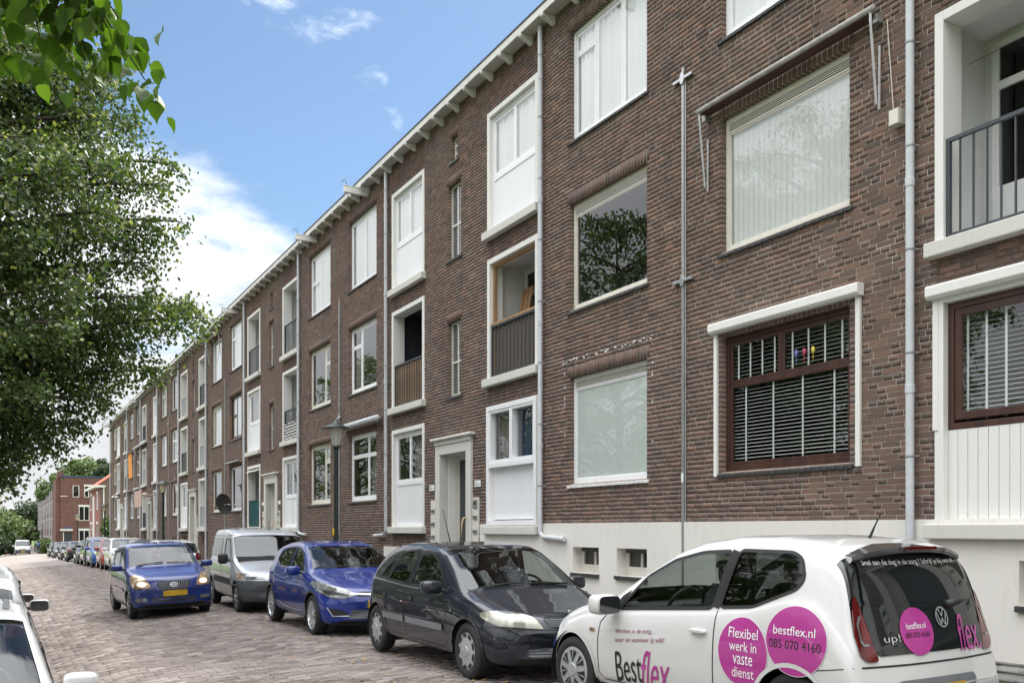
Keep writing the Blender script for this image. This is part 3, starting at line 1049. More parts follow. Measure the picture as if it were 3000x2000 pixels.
def pane(parent, ya, yb, z0, z1, x=None):
    x = W + .105 if x is None else x
    return MB().quad((x, yb, z0), (x, ya, z0), (x, ya, z1), (x, yb, z1)).build('pane', M['glass'], parent)
def back(parent, kind, ya, yb, z0, z1, x):
    if kind == 'white': curtain(parent, x, ya, yb, z0, z1, M['curtain_white'])
    elif kind == 'grey': curtain(parent, x, ya, yb, z0, z1, M['curtain_grey'], 0.006, .2)
    elif kind == 'blue': curtain(parent, x, ya, yb, z0, z1, M['curtain_blue'], .03, .16)
    elif kind == 'frost': MB().quad((x - .058, yb, z0), (x - .058, ya, z0), (x - .058, ya, z1), (x - .058, yb, z1)).build('roller_blind', M['frosted'], parent)
    elif kind == 'vslat': slats_v(parent, x - .025, ya, yb, z0, z1)
    elif kind == 'hslat': slats_h(parent, x - .018, ya, yb, z0, z1)
    elif kind == 'half':
        curtain(parent, x, ya, ya + (yb - ya) * .3, z0, z1, M['curtain_white'])
        curtain(parent, x, yb - (yb - ya) * .22, yb, z0, z1, M['curtain_white'])
    elif kind == 'low':
        curtain(parent, x, ya, yb, z0, z0 + (z1 - z0) * .4, M['curtain_white'])
LAY = {
    'one': [(0, 1, 0, 1)],
    'two': [(0, .5, 0, 1), (.5, 1, 0, 1)],
    'two_w': [(0, .36, 0, 1), (.36, 1, 0, 1)],
    'left_split': [(0, .42, 0, .55), (0, .42, .55, 1), (.42, 1, 0, 1)],
    'left_top': [(0, .36, 0, .72), (0, .36, .72, 1), (.36, 1, 0, 1)],
    'right_split': [(0, .66, 0, 1), (.66, 1, 0, .70), (.66, 1, .70, 1)],
    'cross': [(0, .62, 0, .68), (0, .62, .68, 1), (.62, 1, 0, .68), (.62, 1, .68, 1)],
    'three': [(0, .30, 0, .80), (0, .30, .80, 1), (.30, .66, 0, 1), (.66, 1, 0, 1)],
    'transom': [(0, 1, 0, .66), (0, .46, .66, 1), (.46, 1, .66, 1)],
}
def window(spec, lay, frame='pvc', backs=('white',), vent=False, sill='dark', wet=False, near=False):
    u_, side, fl, ya, yb, z0, z1 = spec
    fm = M[frame]
    b = MB()
    xo = W + .085
    ring(b, xo, W + .15, ya, yb, z0, z1, .055, .075, .06)
    iy0, iy1, iz0, iz1 = ya + .055, yb - .055, z0 + .075, z1 - .06
    if vent:
        iz1 -= 0.13
        b.box(xo + .004, W + .14, iy0, iy1, iz1, iz1 + .03)
    wd, ht = iy1 - iy0, iz1 - iz0
    rects = []
    for k, (u0, u1, v0, v1) in enumerate(LAY[lay]):
        pa, pb_ = iy1 - u1 * wd, iy1 - u0 * wd
        qa, qb = iz0 + v0 * ht, iz0 + v1 * ht
        sw = .05 if len(LAY[lay]) > 1 else .022
        ring(b, xo + .012 + .003 * k, W + .135, pa + .001, pb_ - .001, qa + .001, qb - .001, sw)
        rects.append((pa + sw, pb_ - sw, qa + sw, qb - sw))
    o = b.build('window', fm, block, bevel=.004 if near else 0)
    for k, (a, b2, c0, c1) in enumerate(rects):
        pane(o, a, b2, c0, c1)
        bk = backs[k % len(backs)]
        back(o, bk, a - .02, b2 + .02, c0 - .02, c1 + .02, W + .17 if bk != 'white' else W + .145)
    if vent:
        n = 4
        for i in range(n):
            zz = iz1 + .036 + i * .024
            MB().add([(W + .078, iy0, zz), (W + .078, iy0, zz + .011), (W + .11, iy0, zz + .018), (W + .078, iy1, zz), (W + .078, iy1, zz + .011), (W + .11, iy1, zz + .018)], [(0, 1, 4, 3), (1, 2, 5, 4)]).build('vent_louvre', M['cream_paint'], o)
        MB().quad((W + .118, iy1, iz1 + .03), (W + .118, iy0, iz1 + .03), (W + .118, iy0, iz1 + .13), (W + .118, iy1, iz1 + .13)).build('vent_back', M['dark_grey'], o)
    sm = M['dark_brick'] if sill == 'dark' else M['white_brick']
    if near:
        n = int((yb - ya + .1) / 0.1055)
        st_ = (yb - ya + .1) / n
        sb0 = None
        for i in range(n):
            if sb0 is None:
                q = MB().add([(-.03, .004, -.066), (.1, .004, -.066), (.1, st_ - .004, -.066), (-.03, st_ - .004, -.066),
                              (-.03, .004, -.026), (.1, .004, -.003), (.1, st_ - .004, -.003), (-.03, st_ - .004, -.026)],
                             [(0, 3, 2, 1), (4, 5, 6, 7), (0, 1, 5, 4), (1, 2, 6, 5), (2, 3, 7, 6), (3, 0, 4, 7)])
                sb0 = q.build('sill_brick', sm, o, bevel=.005)
                p_ = sb0
            else:
                p_ = link_copy(sb0, o)
            p_.location = (W, ya - .05 + i * st_, z0 + rng.gauss(0, .0015))
    else:
        MB().add([(W - .03, ya - .05, z0 - .066), (W + .1, ya - .05, z0 - .066), (W + .1, yb + .05, z0 - .066), (W - .03, yb + .05, z0 - .066),
                  (W - .03, ya - .05, z0 - .026), (W + .1, ya - .05, z0 - .003), (W + .1, yb + .05, z0 - .003), (W - .03, yb + .05, z0 - .026)],
                 [(0, 3, 2, 1), (4, 5, 6, 7), (0, 1, 5, 4), (1, 2, 6, 5), (2, 3, 7, 6), (3, 0, 4, 7)]).build('sill', sm, o)
    return o
WIN = {
    (0, 'R', 2): dict(lay='two_w', backs=('white', 'white')),
    (0, 'R', 1): dict(lay='one', frame='cream_paint', backs=('vslat',), vent=True),
    (0, 'R', 0): dict(lay='transom', frame='brown_wood', backs=('hslat',)),
    (0, 'L', 2): dict(lay='three', backs=('white',)),
    (0, 'L', 1): dict(lay='one', frame='cream_paint', backs=('none',), vent=True),
    (0, 'L', 0): dict(lay='one', frame='pvc', backs=('frost',), vent=True, sill='white'),
    (1, 'R', 2): dict(lay='two', backs=('white',)),
    (1, 'R', 1): dict(lay='left_top', backs=('grey', 'none', 'none')),
    (1, 'R', 0): dict(lay='cross', backs=('none', 'none', 'grey', 'none')),
    (1, 'L', 2): dict(lay='left_split', backs=('white',)),
    (1, 'L', 1): dict(lay='right_split', frame='cream_paint', backs=('none',)),
    (1, 'L', 0): dict(lay='right_split', frame='cream_paint', backs=('none', 'grey', 'white')),
    (2, 'R', 2): dict(lay='left_top', backs=('white',)),
    (2, 'R', 1): dict(lay='left_split', frame='brown_wood', backs=('white',)),
    (2, 'R', 0): dict(lay='one', frame='pvc', backs=('none',)),
    (2, 'L', 2): dict(lay='one', backs=('white',)),
    (2, 'L', 1): dict(lay='one', frame='cream_paint', backs=('white',), vent=True),
    (2, 'L', 0): dict(lay='one', frame='cream_paint', backs=('none',)),
}
rl = list(LAY.keys())
for sp in win_specs:
    k = sp[:3]
    d = WIN.get(k)
    if d is None:
        d = dict(lay=rng.choice(['one', 'two', 'left_top', 'right_split', 'cross', 'left_split']), frame=rng.choice(['pvc', 'pvc', 'cream_paint']), backs=(rng.choice(['white', 'white', 'none', 'half']),) if sp[2] else ('none', 'white'))
    window(sp, near=(k[0] <= 1), **d)
# white paint left on the bricks where a shutter case was taken off, over the frosted ground floor window
ps = MB()
for i in range(70):
    yy = 10.05 + i * .0355 + rng.uniform(-.02, .02)
    if rng.random() < .42 or not (10.15 < yy < 12.5): continue
    zz = ZB + 2.66 + rng.gauss(0, .012)
    ps.box(W - .0035, W + .001, yy, yy + rng.uniform(.02, .06), zz, zz + rng.uniform(.006, .03))
for yy in (12.42, 10.16):
    for i in range(26):
        if rng.random() < .72: continue
        zz = ZB + 1.2 + i * .055
        ps.box(W - .0035, W + .001, yy + rng.uniform(-.015, .015), yy + rng.uniform(.018, .03), zz, zz + rng.uniform(.01, .045))
ps.build('paint_trace', M['white_brick'], block)

# ------------------------------------------------------------------ loggias
def railing(parent, ya, yb, z0, h=0.98, mat='rail_grey', x=None, pitch=.135):
    x = W + .03 if x is None else x
    m = M[mat]
    b = MB()
    b.box(x - .02, x + .02, ya, yb, z0 + h - .035, z0 + h)
    b.box(x - .018, x + .018, ya, yb, z0 + .03, z0 + .065)
    b.box(x - .019, x + .019, ya, ya + .038, z0 + .065, z0 + h - .035)
    b.box(x - .019, x + .019, yb - .038, yb, z0 + .065, z0 + h - .035)
    r_ = b.build('railing', m, parent)
    n = int((yb - ya) / pitch)
    o0 = None
    for i in range(1, n):
        yy = ya + i * (yb - ya) / n
        if o0 is None:
            o0 = MB().box(-.008, .008, -.008, .008, 0, h - .1).build('baluster', m, parent)
            o = o0
        else: o = link_copy(o0, parent)
        o.location = (x, yy, z0 + .065)
    return r_
LOG = {
    (0, 'L', 1): 'open', (0, 'L', 0): 'brown', (0, 'L', 2): 'panel',
    (1, 'R', 2): 'panel', (1, 'R', 1): 'timber', (1, 'R', 0): 'pvc_blue',
    (1, 'L', 2): 'panel', (1, 'L', 1): 'reed', (1, 'L', 0): 'panel_grey',
    (2, 'R', 2): 'open', (2, 'R', 1): 'cloth', (2, 'R', 0): 'panel_two',
    (2, 'L', 2): 'open', (2, 'L', 1): 'screen', (2, 'L', 0): 'teal',
    (3, 'R', 2): 'open', (3, 'R', 1): 'open_l', (3, 'R', 0): 'open_l', (3, 'L', 2): 'open_l', (3, 'L', 1): 'open', (3, 'L', 0): 'panel_two',
    (4, 'R', 2): 'panel', (4, 'R', 1): 'panel', (4, 'R', 0): 'panel_two', (4, 'L', 2): 'open', (4, 'L', 1): 'open_l', (4, 'L', 0): 'open',
    (5, 'R', 2): 'open', (5, 'R', 1): 'open', (5, 'R', 0): 'panel_two', (5, 'L', 2): 'panel', (5, 'L', 1): 'open_l', (5, 'L', 0): 'panel',
}
def loggia(spec, typ):
    u_, side, fl, ya, yb, z0, z1 = spec
    near = u_ <= 2
    s_ = MB()
    fw = .095
    xin = W + (.26 if typ in ('open', 'open_l', 'timber', 'reed', 'cloth', 'teal') else .12)
    ring(s_, W - .025, xin, ya, yb, z0, z1, fw, .02, fw)
    o = s_.build('loggia', M['white_render'], block, bevel=.006 if near else 0)
    MB().box(W - .115, W + .14, ya - .06, yb + .06, z0 - .145, z0 - .001).build('stone_sill', M['sill_stone'], o, bevel=.012 if near else 0)
    iy0, iy1, iz1 = ya + fw, yb - fw, z1 - fw
    if typ in ('open', 'open_l', 'timber', 'reed', 'cloth', 'teal'):
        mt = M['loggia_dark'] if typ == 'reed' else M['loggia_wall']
        b = MB()
        xa, xb = xin - .002, W + .80
        e = .12
        b.quad((xa, iy0 - e, z0), (xb, iy0 - e, z0), (xb, iy0 - e, iz1 + .05), (xa, iy0 - e, iz1 + .05))
        b.quad((xb, iy1 + e, z0), (xa, iy1 + e, z0), (xa, iy1 + e, iz1 + .05), (xb, iy1 + e, iz1 + .05))
        b.quad((xb, iy0 - e, z0), (xb, iy1 + e, z0), (xb, iy1 + e, iz1 + .05), (xb, iy0 - e, iz1 + .05))
        b.quad((xa, iy0 - e, iz1 + .05), (xb, iy0 - e, iz1 + .05), (xb, iy1 + e, iz1 + .05), (xa, iy1 + e, iz1 + .05))
        b.quad((xa, iy0 - e, z0), (xa, iy1 + e, z0), (xb, iy1 + e, z0), (xb, iy0 - e, z0))
        b.build('recess', mt, o)
        # glazed double door with fanlights fills the back wall
        xd = xb - .06
        for k in range(2):
            yd = iy0 - .08 + k * (iy1 - iy0 + .10) / 2
            ye = yd + (iy1 - iy0 + .10) / 2 - .012
            fb = MB()
            ring(fb, xd + .002 * k, xb - .004, yd, ye, z0 + .02, z0 + 2.08, .075, .62, .06)
            fb.box(xd - .001, xb - .005, yd + .075, ye - .075, z0 + 1.60, z0 + 1.68)
            d = fb.build('balcony_door', M['loggia_wall'] if typ != 'reed' else M['loggia_dark'], o)
            curtain(d, xb - .008, yd + .07, ye - .07, z0 + .64, z0 + 2.02, M['curtain_grey'], .004, .12)
            MB().quad((xb - .035, ye - .07, z0 + .64), (xb - .035, yd + .07, z0 + .64), (xb - .035, yd + .07, z0 + 2.02), (xb - .035, ye - .07, z0 + 2.02)).build('pane', M['car_glass_dark'], d)
        railing(o, iy0 + .004, iy1 - .004, z0, .98, 'rail_light' if typ == 'open_l' else 'rail_grey')
    if typ == 'open' and u_ == 0:
        MB().tube([(W + .5, iy1 + .1, z0 + 1.86), (W + .55, iy1 - .5, z0 + 1.90), (W + .6, iy0, z0 + 1.93)], .003, 5).build('clothes_line', M['black'], o)
    if typ == 'timber':
        b = MB()
        ring(b, W + .05, W + .11, iy0 + .002, iy1 - .002, z0 + .04, iz1 - .002, .055, .03, .05)
        b.build('timber_frame', M['wood_light'], o)
        MB().box(W + .005, W + .13, iy0 + .002, iy1 - .002, z0 + .981, z0 + 1.02).build('timber_rail', M['wood_light'], o)
        MB().box(W + .06, W + .075, iy0 + .02, iy1 - .06, z0 + .04, z0 + .95).build('rail_screen', M['rail_band'], o)
        for i in range(3):
            yy = iy1 - .17 - i * .13
            MB().add([(W + .35, yy - .05, z0 + .3), (W + .38, yy - .05, z0 + .3), (W + .38, yy + .05, z0 + .3), (W + .35, yy + .05, z0 + .3),
                      (W + .65, yy + .0, z0 + 1.72), (W + .68, yy + .0, z0 + 1.72), (W + .68, yy + .10, z0 + 1.72), (W + .65, yy + .10, z0 + 1.72)],
                     [(0, 3, 2, 1), (4, 5, 6, 7), (0, 1, 5, 4), (1, 2, 6, 5), (2, 3, 7, 6), (3, 0, 4, 7)]).build('plank', M['wood_light'], o)
        MB().box(W + .4, W + .7, iy0 - .05, iy0 + .75, z0 + 1.12, z0 + 1.15).build('shelf', M['blue_sign'], o)
    if typ in ('reed', 'teal'):
        n = 26
        rm_ = M['wood_reed'] if typ == 'reed' else M['reed_teal']
        o0 = None
        for i in range(n):
            if o0 is None:
                o0 = MB().tube([(0, 0, 0), (0.002, 0, .4), (0, 0, .92)], .024, 6).build('reed', rm_, o); p_ = o0
            else: p_ = link_copy(o0, o)
            p_.location = (W + .055, iy0 + .03 + (iy1 - iy0 - .06) * (i + .5) / n, z0 + .04 + rng.uniform(-.008, .012))
    if typ == 'cloth':
        V = []; F_ = []
        nx, nz_ = 24, 10
        for i in range(nx + 1):
            for j in range(nz_ + 1):
                yy = iy0 + .02 + (iy1 - iy0 - .04) * i / nx
                V.append((W + .0 - .02 * math.sin(i * 1.3) - .012 * math.sin(j * 1.7 + i), yy, z0 + .06 + .5 * j / nz_ + .03 * math.sin(i * .9)))
        F_ = [(i * (nz_ + 1) + j, i * (nz_ + 1) + j + 1, (i + 1) * (nz_ + 1) + j + 1, (i + 1) * (nz_ + 1) + j) for i in range(nx) for j in range(nz_)]
        n_ = NT('striped_cloth')
        wv = n_.n('ShaderNodeTexWave', bands_direction='Z'); wv.inputs['Scale'].default_value = 3.4; wv.inputs['Distortion'].default_value = 1.5
        tcn = n_.n('ShaderNodeTexCoord'); n_.l(tcn.outputs['Object'], wv.inputs['Vector'])
        n_.l(n_.ramp(wv.outputs['Fac'], [(0.4, (.03, .03, .032)), (0.55, (.6, .6, .58))]), n_.b.inputs['Base Color'])
        MB().add(V, F_).build('striped_cloth', n_.m, o, smooth=True)
    if typ == 'teal':
        MB().add([(W + .1, iy0, iz1 - .02), (W - .12, iy0, iz1 - .14), (W - .12, iy1, iz1 - .14), (W + .1, iy1, iz1 - .02)], [(0, 1, 2, 3)]).build('sun_blind', M['sill_stone'], o)
        for i in range(14):
            MB().box(W + .32, W + .34, iy0 - .05, iy0 + .8, z0 + 1.0 + i * .075, z0 + 1.06 + i * .075).build('shutter_slat', M['wood_reed'], o)
    if typ in ('panel', 'panel_grey', 'panel_two', 'screen', 'pvc_blue', 'brown'):
        zs = z0 + {'panel': .98, 'panel_grey': .98, 'panel_two': .95, 'screen': 1.0, 'pvc_blue': 1.12, 'brown': .95}[typ]
        fm = M['pvc'] if typ != 'brown' else M['brown_wood']
        b = MB()
        xo = W + (.045 if typ != 'pvc_blue' else -.05)
        fy0, fy1, ft = iy0, iy1, iz1
        if typ == 'pvc_blue':
            fy0, fy1, ft = ya + .015, yb - .005, z1 - .01
        fr = .06 if typ != 'pvc_blue' else .085
        ring(b, xo, W + .11, fy0 + .002, fy1 - .002, z0 + .022 if typ != 'brown' else zs - .05, ft - .002, fr)
        if typ != 'brown': b.box(xo + .0015, W + .108, fy0 + fr, fy1 - fr, zs - .05, zs + .04)
        f = b.build('window_frame', fm, o, bevel=.004 if near else 0)
        wy0, wy1 = fy0 + fr, fy1 - fr
        wz0, wz1 = zs + .04, ft - fr
        split = .5
        halves = [(wy0, wy0 + (wy1 - wy0) * split), (wy0 + (wy1 - wy0) * split, wy1)]     # right half first (smaller y)
        if typ == 'screen': halves = [(wy0, wy1)]
        bk = {'panel': ('white', 'white'), 'panel_grey': ('grey', 'none'), 'panel_two': ('none', 'none'), 'screen': ('grey',), 'pvc_blue': ('blue', 'grey'), 'brown': ('hslat', 'hslat')}[typ]
        for k, (a, b2) in enumerate(halves):
            q = MB()
            sw = .05 if typ != 'brown' else .075
            ring(q, xo + .012 + .004 * k, W + .10, a + .001, b2 - .001, wz0 + .001, wz1 - .001, sw)
            sh = q.build('sash', fm, o, bevel=.004 if near else 0)
            pane(o, a + sw, b2 - sw, wz0 + sw, wz1 - sw, W + .07)
            back(o, bk[k], a, b2, wz0, wz1, W + .17 if bk[k] != 'white' else W + .12)
        if typ == 'brown':
            n = 16
            for i in range(n):
                y_a = iy0 + (iy1 - iy0) * i / n
                MB().box(W + .05, W + .075, y_a + .003, y_a + (iy1 - iy0) / n - .003, z0 + .02, zs - .051).build('board', M['white_render'], o)
            MB().box(W + .076, W + .09, iy0, iy1, z0 + .02, zs - .051).build('board_backing', M['cream_paint'], o)
        else:
            MB().box(W + .06, W + .09, fy0 + fr - .01, fy1 - fr + .01, z0 + .075 + (.0 if typ != 'pvc_blue' else .05), zs - .051).build('panel', M['panel'], o)
            if typ == 'panel_two':
                MB().box(W + .055, W + .0595, (iy0 + iy1) / 2 - .004, (iy0 + iy1) / 2 + .004, z0 + .09, zs - .06).build('panel_joint', M['dark_grey'], o)
    return o
for sp in log_specs:
    if sp[0] == 0 and sp[1] == 'R': typ = 'panel'
    else: typ = LOG.get(sp[:3], 'panel')
    loggia(sp, typ)
# blank the wall behind closed loggias: shallow dark lining
# ------------------------------------------------------------------ shutter cases, rails (ground floor near windows)
def shutter_case(y0, y1, ztop, zlow, mat='white_render', rails=True):
    b = MB()
    b.prism([(W - .11, ztop - .015), (W - .10, ztop), (W + .0, ztop), (W, ztop - .13), (W - .08, ztop - .13), (W - .11, ztop - .10)], y0, y1, 'y')
    o = b.build('shutter_case', M[mat], block, bevel=.004)
    if rails:
        for yy in (y0 + .03, y1 - .09):
            MB().box(W - .035, W + .0, yy, yy + .06, zlow, ztop - .131).build('guide_rail', M[mat], o, bevel=.003)
    return o
shutter_case(6.60, 8.92, ZB + 2.58, ZB + .66)
shutter_case(3.6, 5.80, ZB + 2.34, ZB + .95)
shutter_case(75.0, 76.4, ZB + 2.5, ZB + .2, rails=False); shutter_case(77.0, 79.0, ZB + 2.6, ZB + .2, rails=False)
# ------------------------------------------------------------------ awnings
def awning(y0, y1, z, drop=.95, arms=True, case=False, cloth=None, out=.16):
    b = MB()
    b.tube([(W - out, y0, z), (W - out, y1, z)], .034 if not case else .07, 10)
    o = b.build('awning', M['awning_tube'] if not case else M['pipe'], block, smooth=True)
    MB().box(W - out + .0, W - .01, y0 + .05, y1 - .05, z - .04, z - .028).build('awning_cloth', M['red_cloth'], o)
    if arms:
        for yy in (y0 + .04, y1 - .04):
            q = MB().tube([(W - out, yy, z), (W - out + .0, yy, z - .12), (W - .07, yy, z - drop)], .014, 6)
            q.tube([(W - .02, yy, z - drop * .35), (W - .025, yy, z - drop - .04)], .012, 6)
            q.box(W - .09, W, yy - .03, yy + .03, z - .11, z - .03)
            q.build('awning_arm', M['conduit'], o)
    if cloth:
        MB().add([(W - .1, y0 + .06, z), (W - .1, y1 - .06, z), (W - .06, y1 - .06, z - cloth), (W - .06, y0 + .06, z - cloth)], [(0, 1, 2, 3)]).build('sun_screen', M['orange_cloth'], o)
    return o
awning(6.35, 9.05, ZB + 5.30)
awning(20.35, 23.1, ZB + 2.62, arms=False, case=True)
awning(38.2, 40.7, ZB + 8.0); awning(52.2, 54.8, ZB + 8.0)
awning(34.75, 37.0, ZB + 2.55, drop=.5, arms=False)
awning(62.6, 64.9, ZB + 8.0)
awning(60.0, 65.0, ZB + 5.28, arms=False, case=True)
awning(62.6, 65.0, ZB + 2.6, arms=False, case=True); awning(66.4, 68.7, ZB + 2.6)
awning(66.5, 68.6, ZB + 5.2, arms=False, cloth=1.72)
# ------------------------------------------------------------------ stair windows
for (u_, c, z0, z1, small) in stair_specs:
    b = MB()
    hw = .15 if small else .30
    xo = W + .085
    ring(b, xo, W + .13, c - hw, c + hw, z0, z1, .035, .06, .04)
    zm = (z0 + z1) / 2 - (.0 if small else .05)
    b.box(xo + .003, W + .125, c - .018, c + .018, z0, z1)
    for zz in ([zm] if not small else [z0 + (z1 - z0) * .36, z0 + (z1 - z0) * .68]):
        b.box(xo + .005, W + .127, c - hw, c + hw, zz - .02, zz + .02)
    o = b.build('stair_window', M['cream_paint'], block, bevel=.003 if u_ <= 2 else 0)
    pane(o, c - hw, c + hw, z0, z1)
    MB().quad((W + .13, c + hw, z0), (W + .13, c - hw, z0), (W + .13, c - hw, z1), (W + .13, c + hw, z1)).build('leaded_backing', M['trim_grey'], o)
    if not small and u_ <= 2:
        q = MB()
        for sgn in (1, -1):
            k = -6
            for k in range(-8, 18):
                # diagonal lead strips clipped to the opening
                for (pa, pb_) in ((c - hw, c - .018), (c + .018, c + hw)):
                    za = z0 + k * .16
                    d_ = (pb_ - pa) * 1.6
                    p0, p1 = (za, za + d_) if sgn > 0 else (za + d_, za)
                    if min(p0, p1) < z0 or max(p0, p1) > z1: continue
                    q.add([(W + .100, pa, p0 - .004), (W + .100, pa, p0 + .004), (W + .100, pb_, p1 + .004), (W + .100, pb_, p1 - .004)], [(0, 1, 2, 3)])
        q.build('lead_strips', M['trim_grey'], o)
    MB().box(W - .03, W + .1, c - hw - .06, c + hw + .06, z0 - .055, z0 - .002).build('sill', M['dark_brick'], o, bevel=.004)
# ------------------------------------------------------------------ text helper
def text_mesh(body, ex=1.0):
    cu = bpy.data.curves.new('text', 'FONT')
    cu.body = body
    cu.resolution_u = 3
    o = bpy.data.objects.new('text', cu)
    COL.objects.link(o)
    dg = bpy.context.evaluated_depsgraph_get()
    me = bpy.data.meshes.new_from_object(o.evaluated_get(dg))
    vs = np.array([v.co[:2] for v in me.vertices]); fs = [tuple(p.vertices) for p in me.polygons]
    bpy.data.objects.remove(o); bpy.data.curves.remove(cu)
    mn, mx = vs.min(0), vs.max(0)
    return (vs - mn) / (mx - mn), fs, (mx - mn)
def wall_text(name, body, x, yl, yr, z0, z1, mat, parent):
    vs, fs, _ = text_mesh(body)
    b = MB().add([(x, yl + (yr - yl) * a, z0 + (z1 - z0) * c) for a, c in vs], fs)
    return b.build(name, mat, parent)
# ------------------------------------------------------------------ entrances
def entrance(u_, c):
    near = u_ <= 2
    zt = ZB + 1.51
    zg = gw(c) - .1
    b = MB()
    for s_ in (-1, 1):
        a0, a1 = sorted((c + s_ * .60, c + s_ * .82))
        b.box(W - .05, W + .14, a0, a1, zg, zt)
        if u_ == 1:
            for k, zz in enumerate((ZB - .55, ZB + .4)):
                b.box(W - .053, W + .10, a0 - .004, a1 + .004, zz, zz + .012)
    b.box(W - .05, W + .14, c - .82, c + .82, zt + .001, zt + .20)
    b.box(W - .075, W + .13, c - .83, c + .83, zt + .2001, zt + .29)
    o = b.build('entrance', M['sill_stone'], block, bevel=.012 if near else 0)
    MB().box(W - .13, W + .13, c - .92, c + .92, zt + .2902, zt + .345).build('canopy', M['sill_stone'], o, bevel=.015 if near else 0)
    # stepped stone jambs, door set back between them
    for s_ in (-1, 1):
        V = [(W + .141, c + s_ * .585), (W + .141, c + s_ * .66), (W + .27, c + s_ * .66), (W + .27, c + s_ * .555)]
        if s_ < 0: V = V[::-1]
        MB().prism(V, zg, zt + .02, 'z').build('door_jamb', M['plaster'], o, bevel=.008 if near else 0)
        MB().box(W + .271, W + .34, *sorted((c + s_ * .66, c + s_ * .525)), zg, zt).build('door_post', M['white_render'], o)
    MB().box(W + .142, W + .45, c - .64, c + .64, zt + .0, zt + .05).build('reveal_ceiling', M['plaster'], o)
    d = MB().box(W + .36, W + .40, c - .50, c + .50, zg, zt - .10).build('door', M['door_green'], o)
    MB().box(W + .342, W + .41, c - .56, c + .56, zt - .099, zt).build('door_head', M['cream_paint'], o)
    q = MB()
    q.box(W + .343, W + .41, c + .47, c + .56, zg, zt - .10); q.box(W + .343, W + .41, c - .56, c - .47, zg, zt - .10)
    q.build('door_frame', M['cream_paint'], o)
    MB().box(W - .3, W + 1.0, c - .62, c + .62, zg - .2, zg + .12).build('door_step', M['stone'], o)
    if near:
        hz = ZB - .12
        MB().tube([(W - .02, c - .66, hz + .35), (W - .12, c - .645, hz + .33), (W - .15, c - .64, hz + .2), (W - .15, c - .64, hz - .2), (W - .12, c - .645, hz - .33), (W - .02, c - .66, hz - .35)], .017, 8).build('grab_handle', M['handle_wood'], o, smooth=True)
    # bell and letter plates either side
    for s_, bells in ((-1, 4), (1, 3)):
        a0, a1 = sorted((c + s_ * .835, c + s_ * 1.10))
        lp = MB().box(W - .02, W + .02, a0, a1, zg, ZB + .60).build('letterbox_panel', M['cream_paint'], o)
        for k in range(bells):
            zz = ZB + .50 - k * .27 - (.12 if s_ > 0 else 0)
            h = .10 if (k == 0 and s_ < 0) else .045
            MB().box(W - .035, W - .02, a0 + .04, a1 - .04, zz - h, zz + h * .6).build('letterbox', M['steel'], lp)
            MB().box(W - .038, W - .0352, a0 + .07, a1 - .07, zz - h * .4, zz + h * .2).build('slot', M['dark_grey'], lp)
        if u_ in (1, 2):
            ya, yb = (c - 1.17, c - .93) if s_ < 0 else (c + .93, c + 1.17)
            sg = MB().box(W - .022, W - .006, ya, yb, ZB + .80, ZB + .92).build('number_plate', M['white'], o, bevel=.003)
            if u_ == 1:
                wall_text('number', '163' if s_ < 0 else '162', W - .0232, yb - .012, yb - .125, ZB + .82, ZB + .905, M['ink'], sg)
                wall_text('number', 'A B C', W - .0232, yb - .135, ya + .012, ZB + .825, ZB + .865, M['ink'], sg)
for (u_, c) in door_specs:
    entrance(u_, c)
# ------------------------------------------------------------------ drainpipes
def drainpipe(y, kick=0.0, bottom=None, r=.041):
    z1 = ZTOP + .0
    xb = W - .075
    z0 = ZB - .10 if bottom is None else bottom
    b = MB()
    pts = [(xb, y, z1), (xb, y, z0 + .05)]
    if kick:
        pts += [(xb - .0, y + kick * .15, z0 - .03), (xb, y + kick, z0 - .06)]
    b.tube(pts, r, 12)
    o = b.build('drainpipe', M['pipe'], block, smooth='auto')
    k = 0
    z = z1 - .5
    while z > z0 + .2:
        q = MB().lathe([(r + .004, -.012), (r + .006, -.006), (r + .006, .006), (r + .004, .012)], 12, (xb, y, z))
        q.tube([(xb, y - .0, z), (W, y - .05, z)], .008, 6)
        q.build('pipe_bracket', M['pipe_band'], o)
        if k % 2 == 0:
            MB().lathe([(r + .001, -.05), (r + .006, -.05), (r + .006, .03), (r + .001, .035)], 12, (xb, y, z - .35)).build('pipe_joint', M['pipe'], o)
        z -= 1.02; k += 1
    return o
for y_, kk, bt in ((5.99, 0, ZB - 1.1), (13.08, -.75, None), (20.05, .75, None), (27.2, -.75, None), (34.2, 0, ZB - 1.7), (41.3, 0, ZB - 1.7), (48.3, 0, ZB - 1.8), (55.4, 0, ZB - 1.9), (62.4, 0, ZB - 2), (69.5, 0, ZB - 2.0), (Y1B - .1, 0, ZB - 2.2)):
    drainpipe(y_, kk, bt)
# cable risers with a cross piece
def riser(y, ztop, crosses):
    b = MB()
    b.box(W - .035, W, y - .022, y + .022, ZB - 1.3, ztop)
    b.tube([(W - .012, y - .035, ZB - 1.2), (W - .012, y - .035, ztop - .1)], .009, 5)
    o = b.build('cable_riser', M['conduit'], block)
    for z in crosses:
        q = MB()
        q.box(W - .05, W - .0, y - .19, y + .19, z - .018, z + .018)
        q.prism([(y - .055, z), (y - .02, z + .075), (y + .02, z + .075), (y + .055, z), (y + .02, z - .075), (y - .02, z - .075)], W - .056, W - .001, 'x')
        q.build('junction_cross', M['steel'], o, bevel=.004)
riser(9.49, ZB + 6.1, [ZB + 5.95, ZB + 3.28])
riser(23.55, ZB + 6.1, [ZB + 2.95])
riser(37.7, ZB + 6.0, []); riser(51.7, ZB + 6.0, [ZB + 5.6]); riser(65.8, ZB + 6, [])
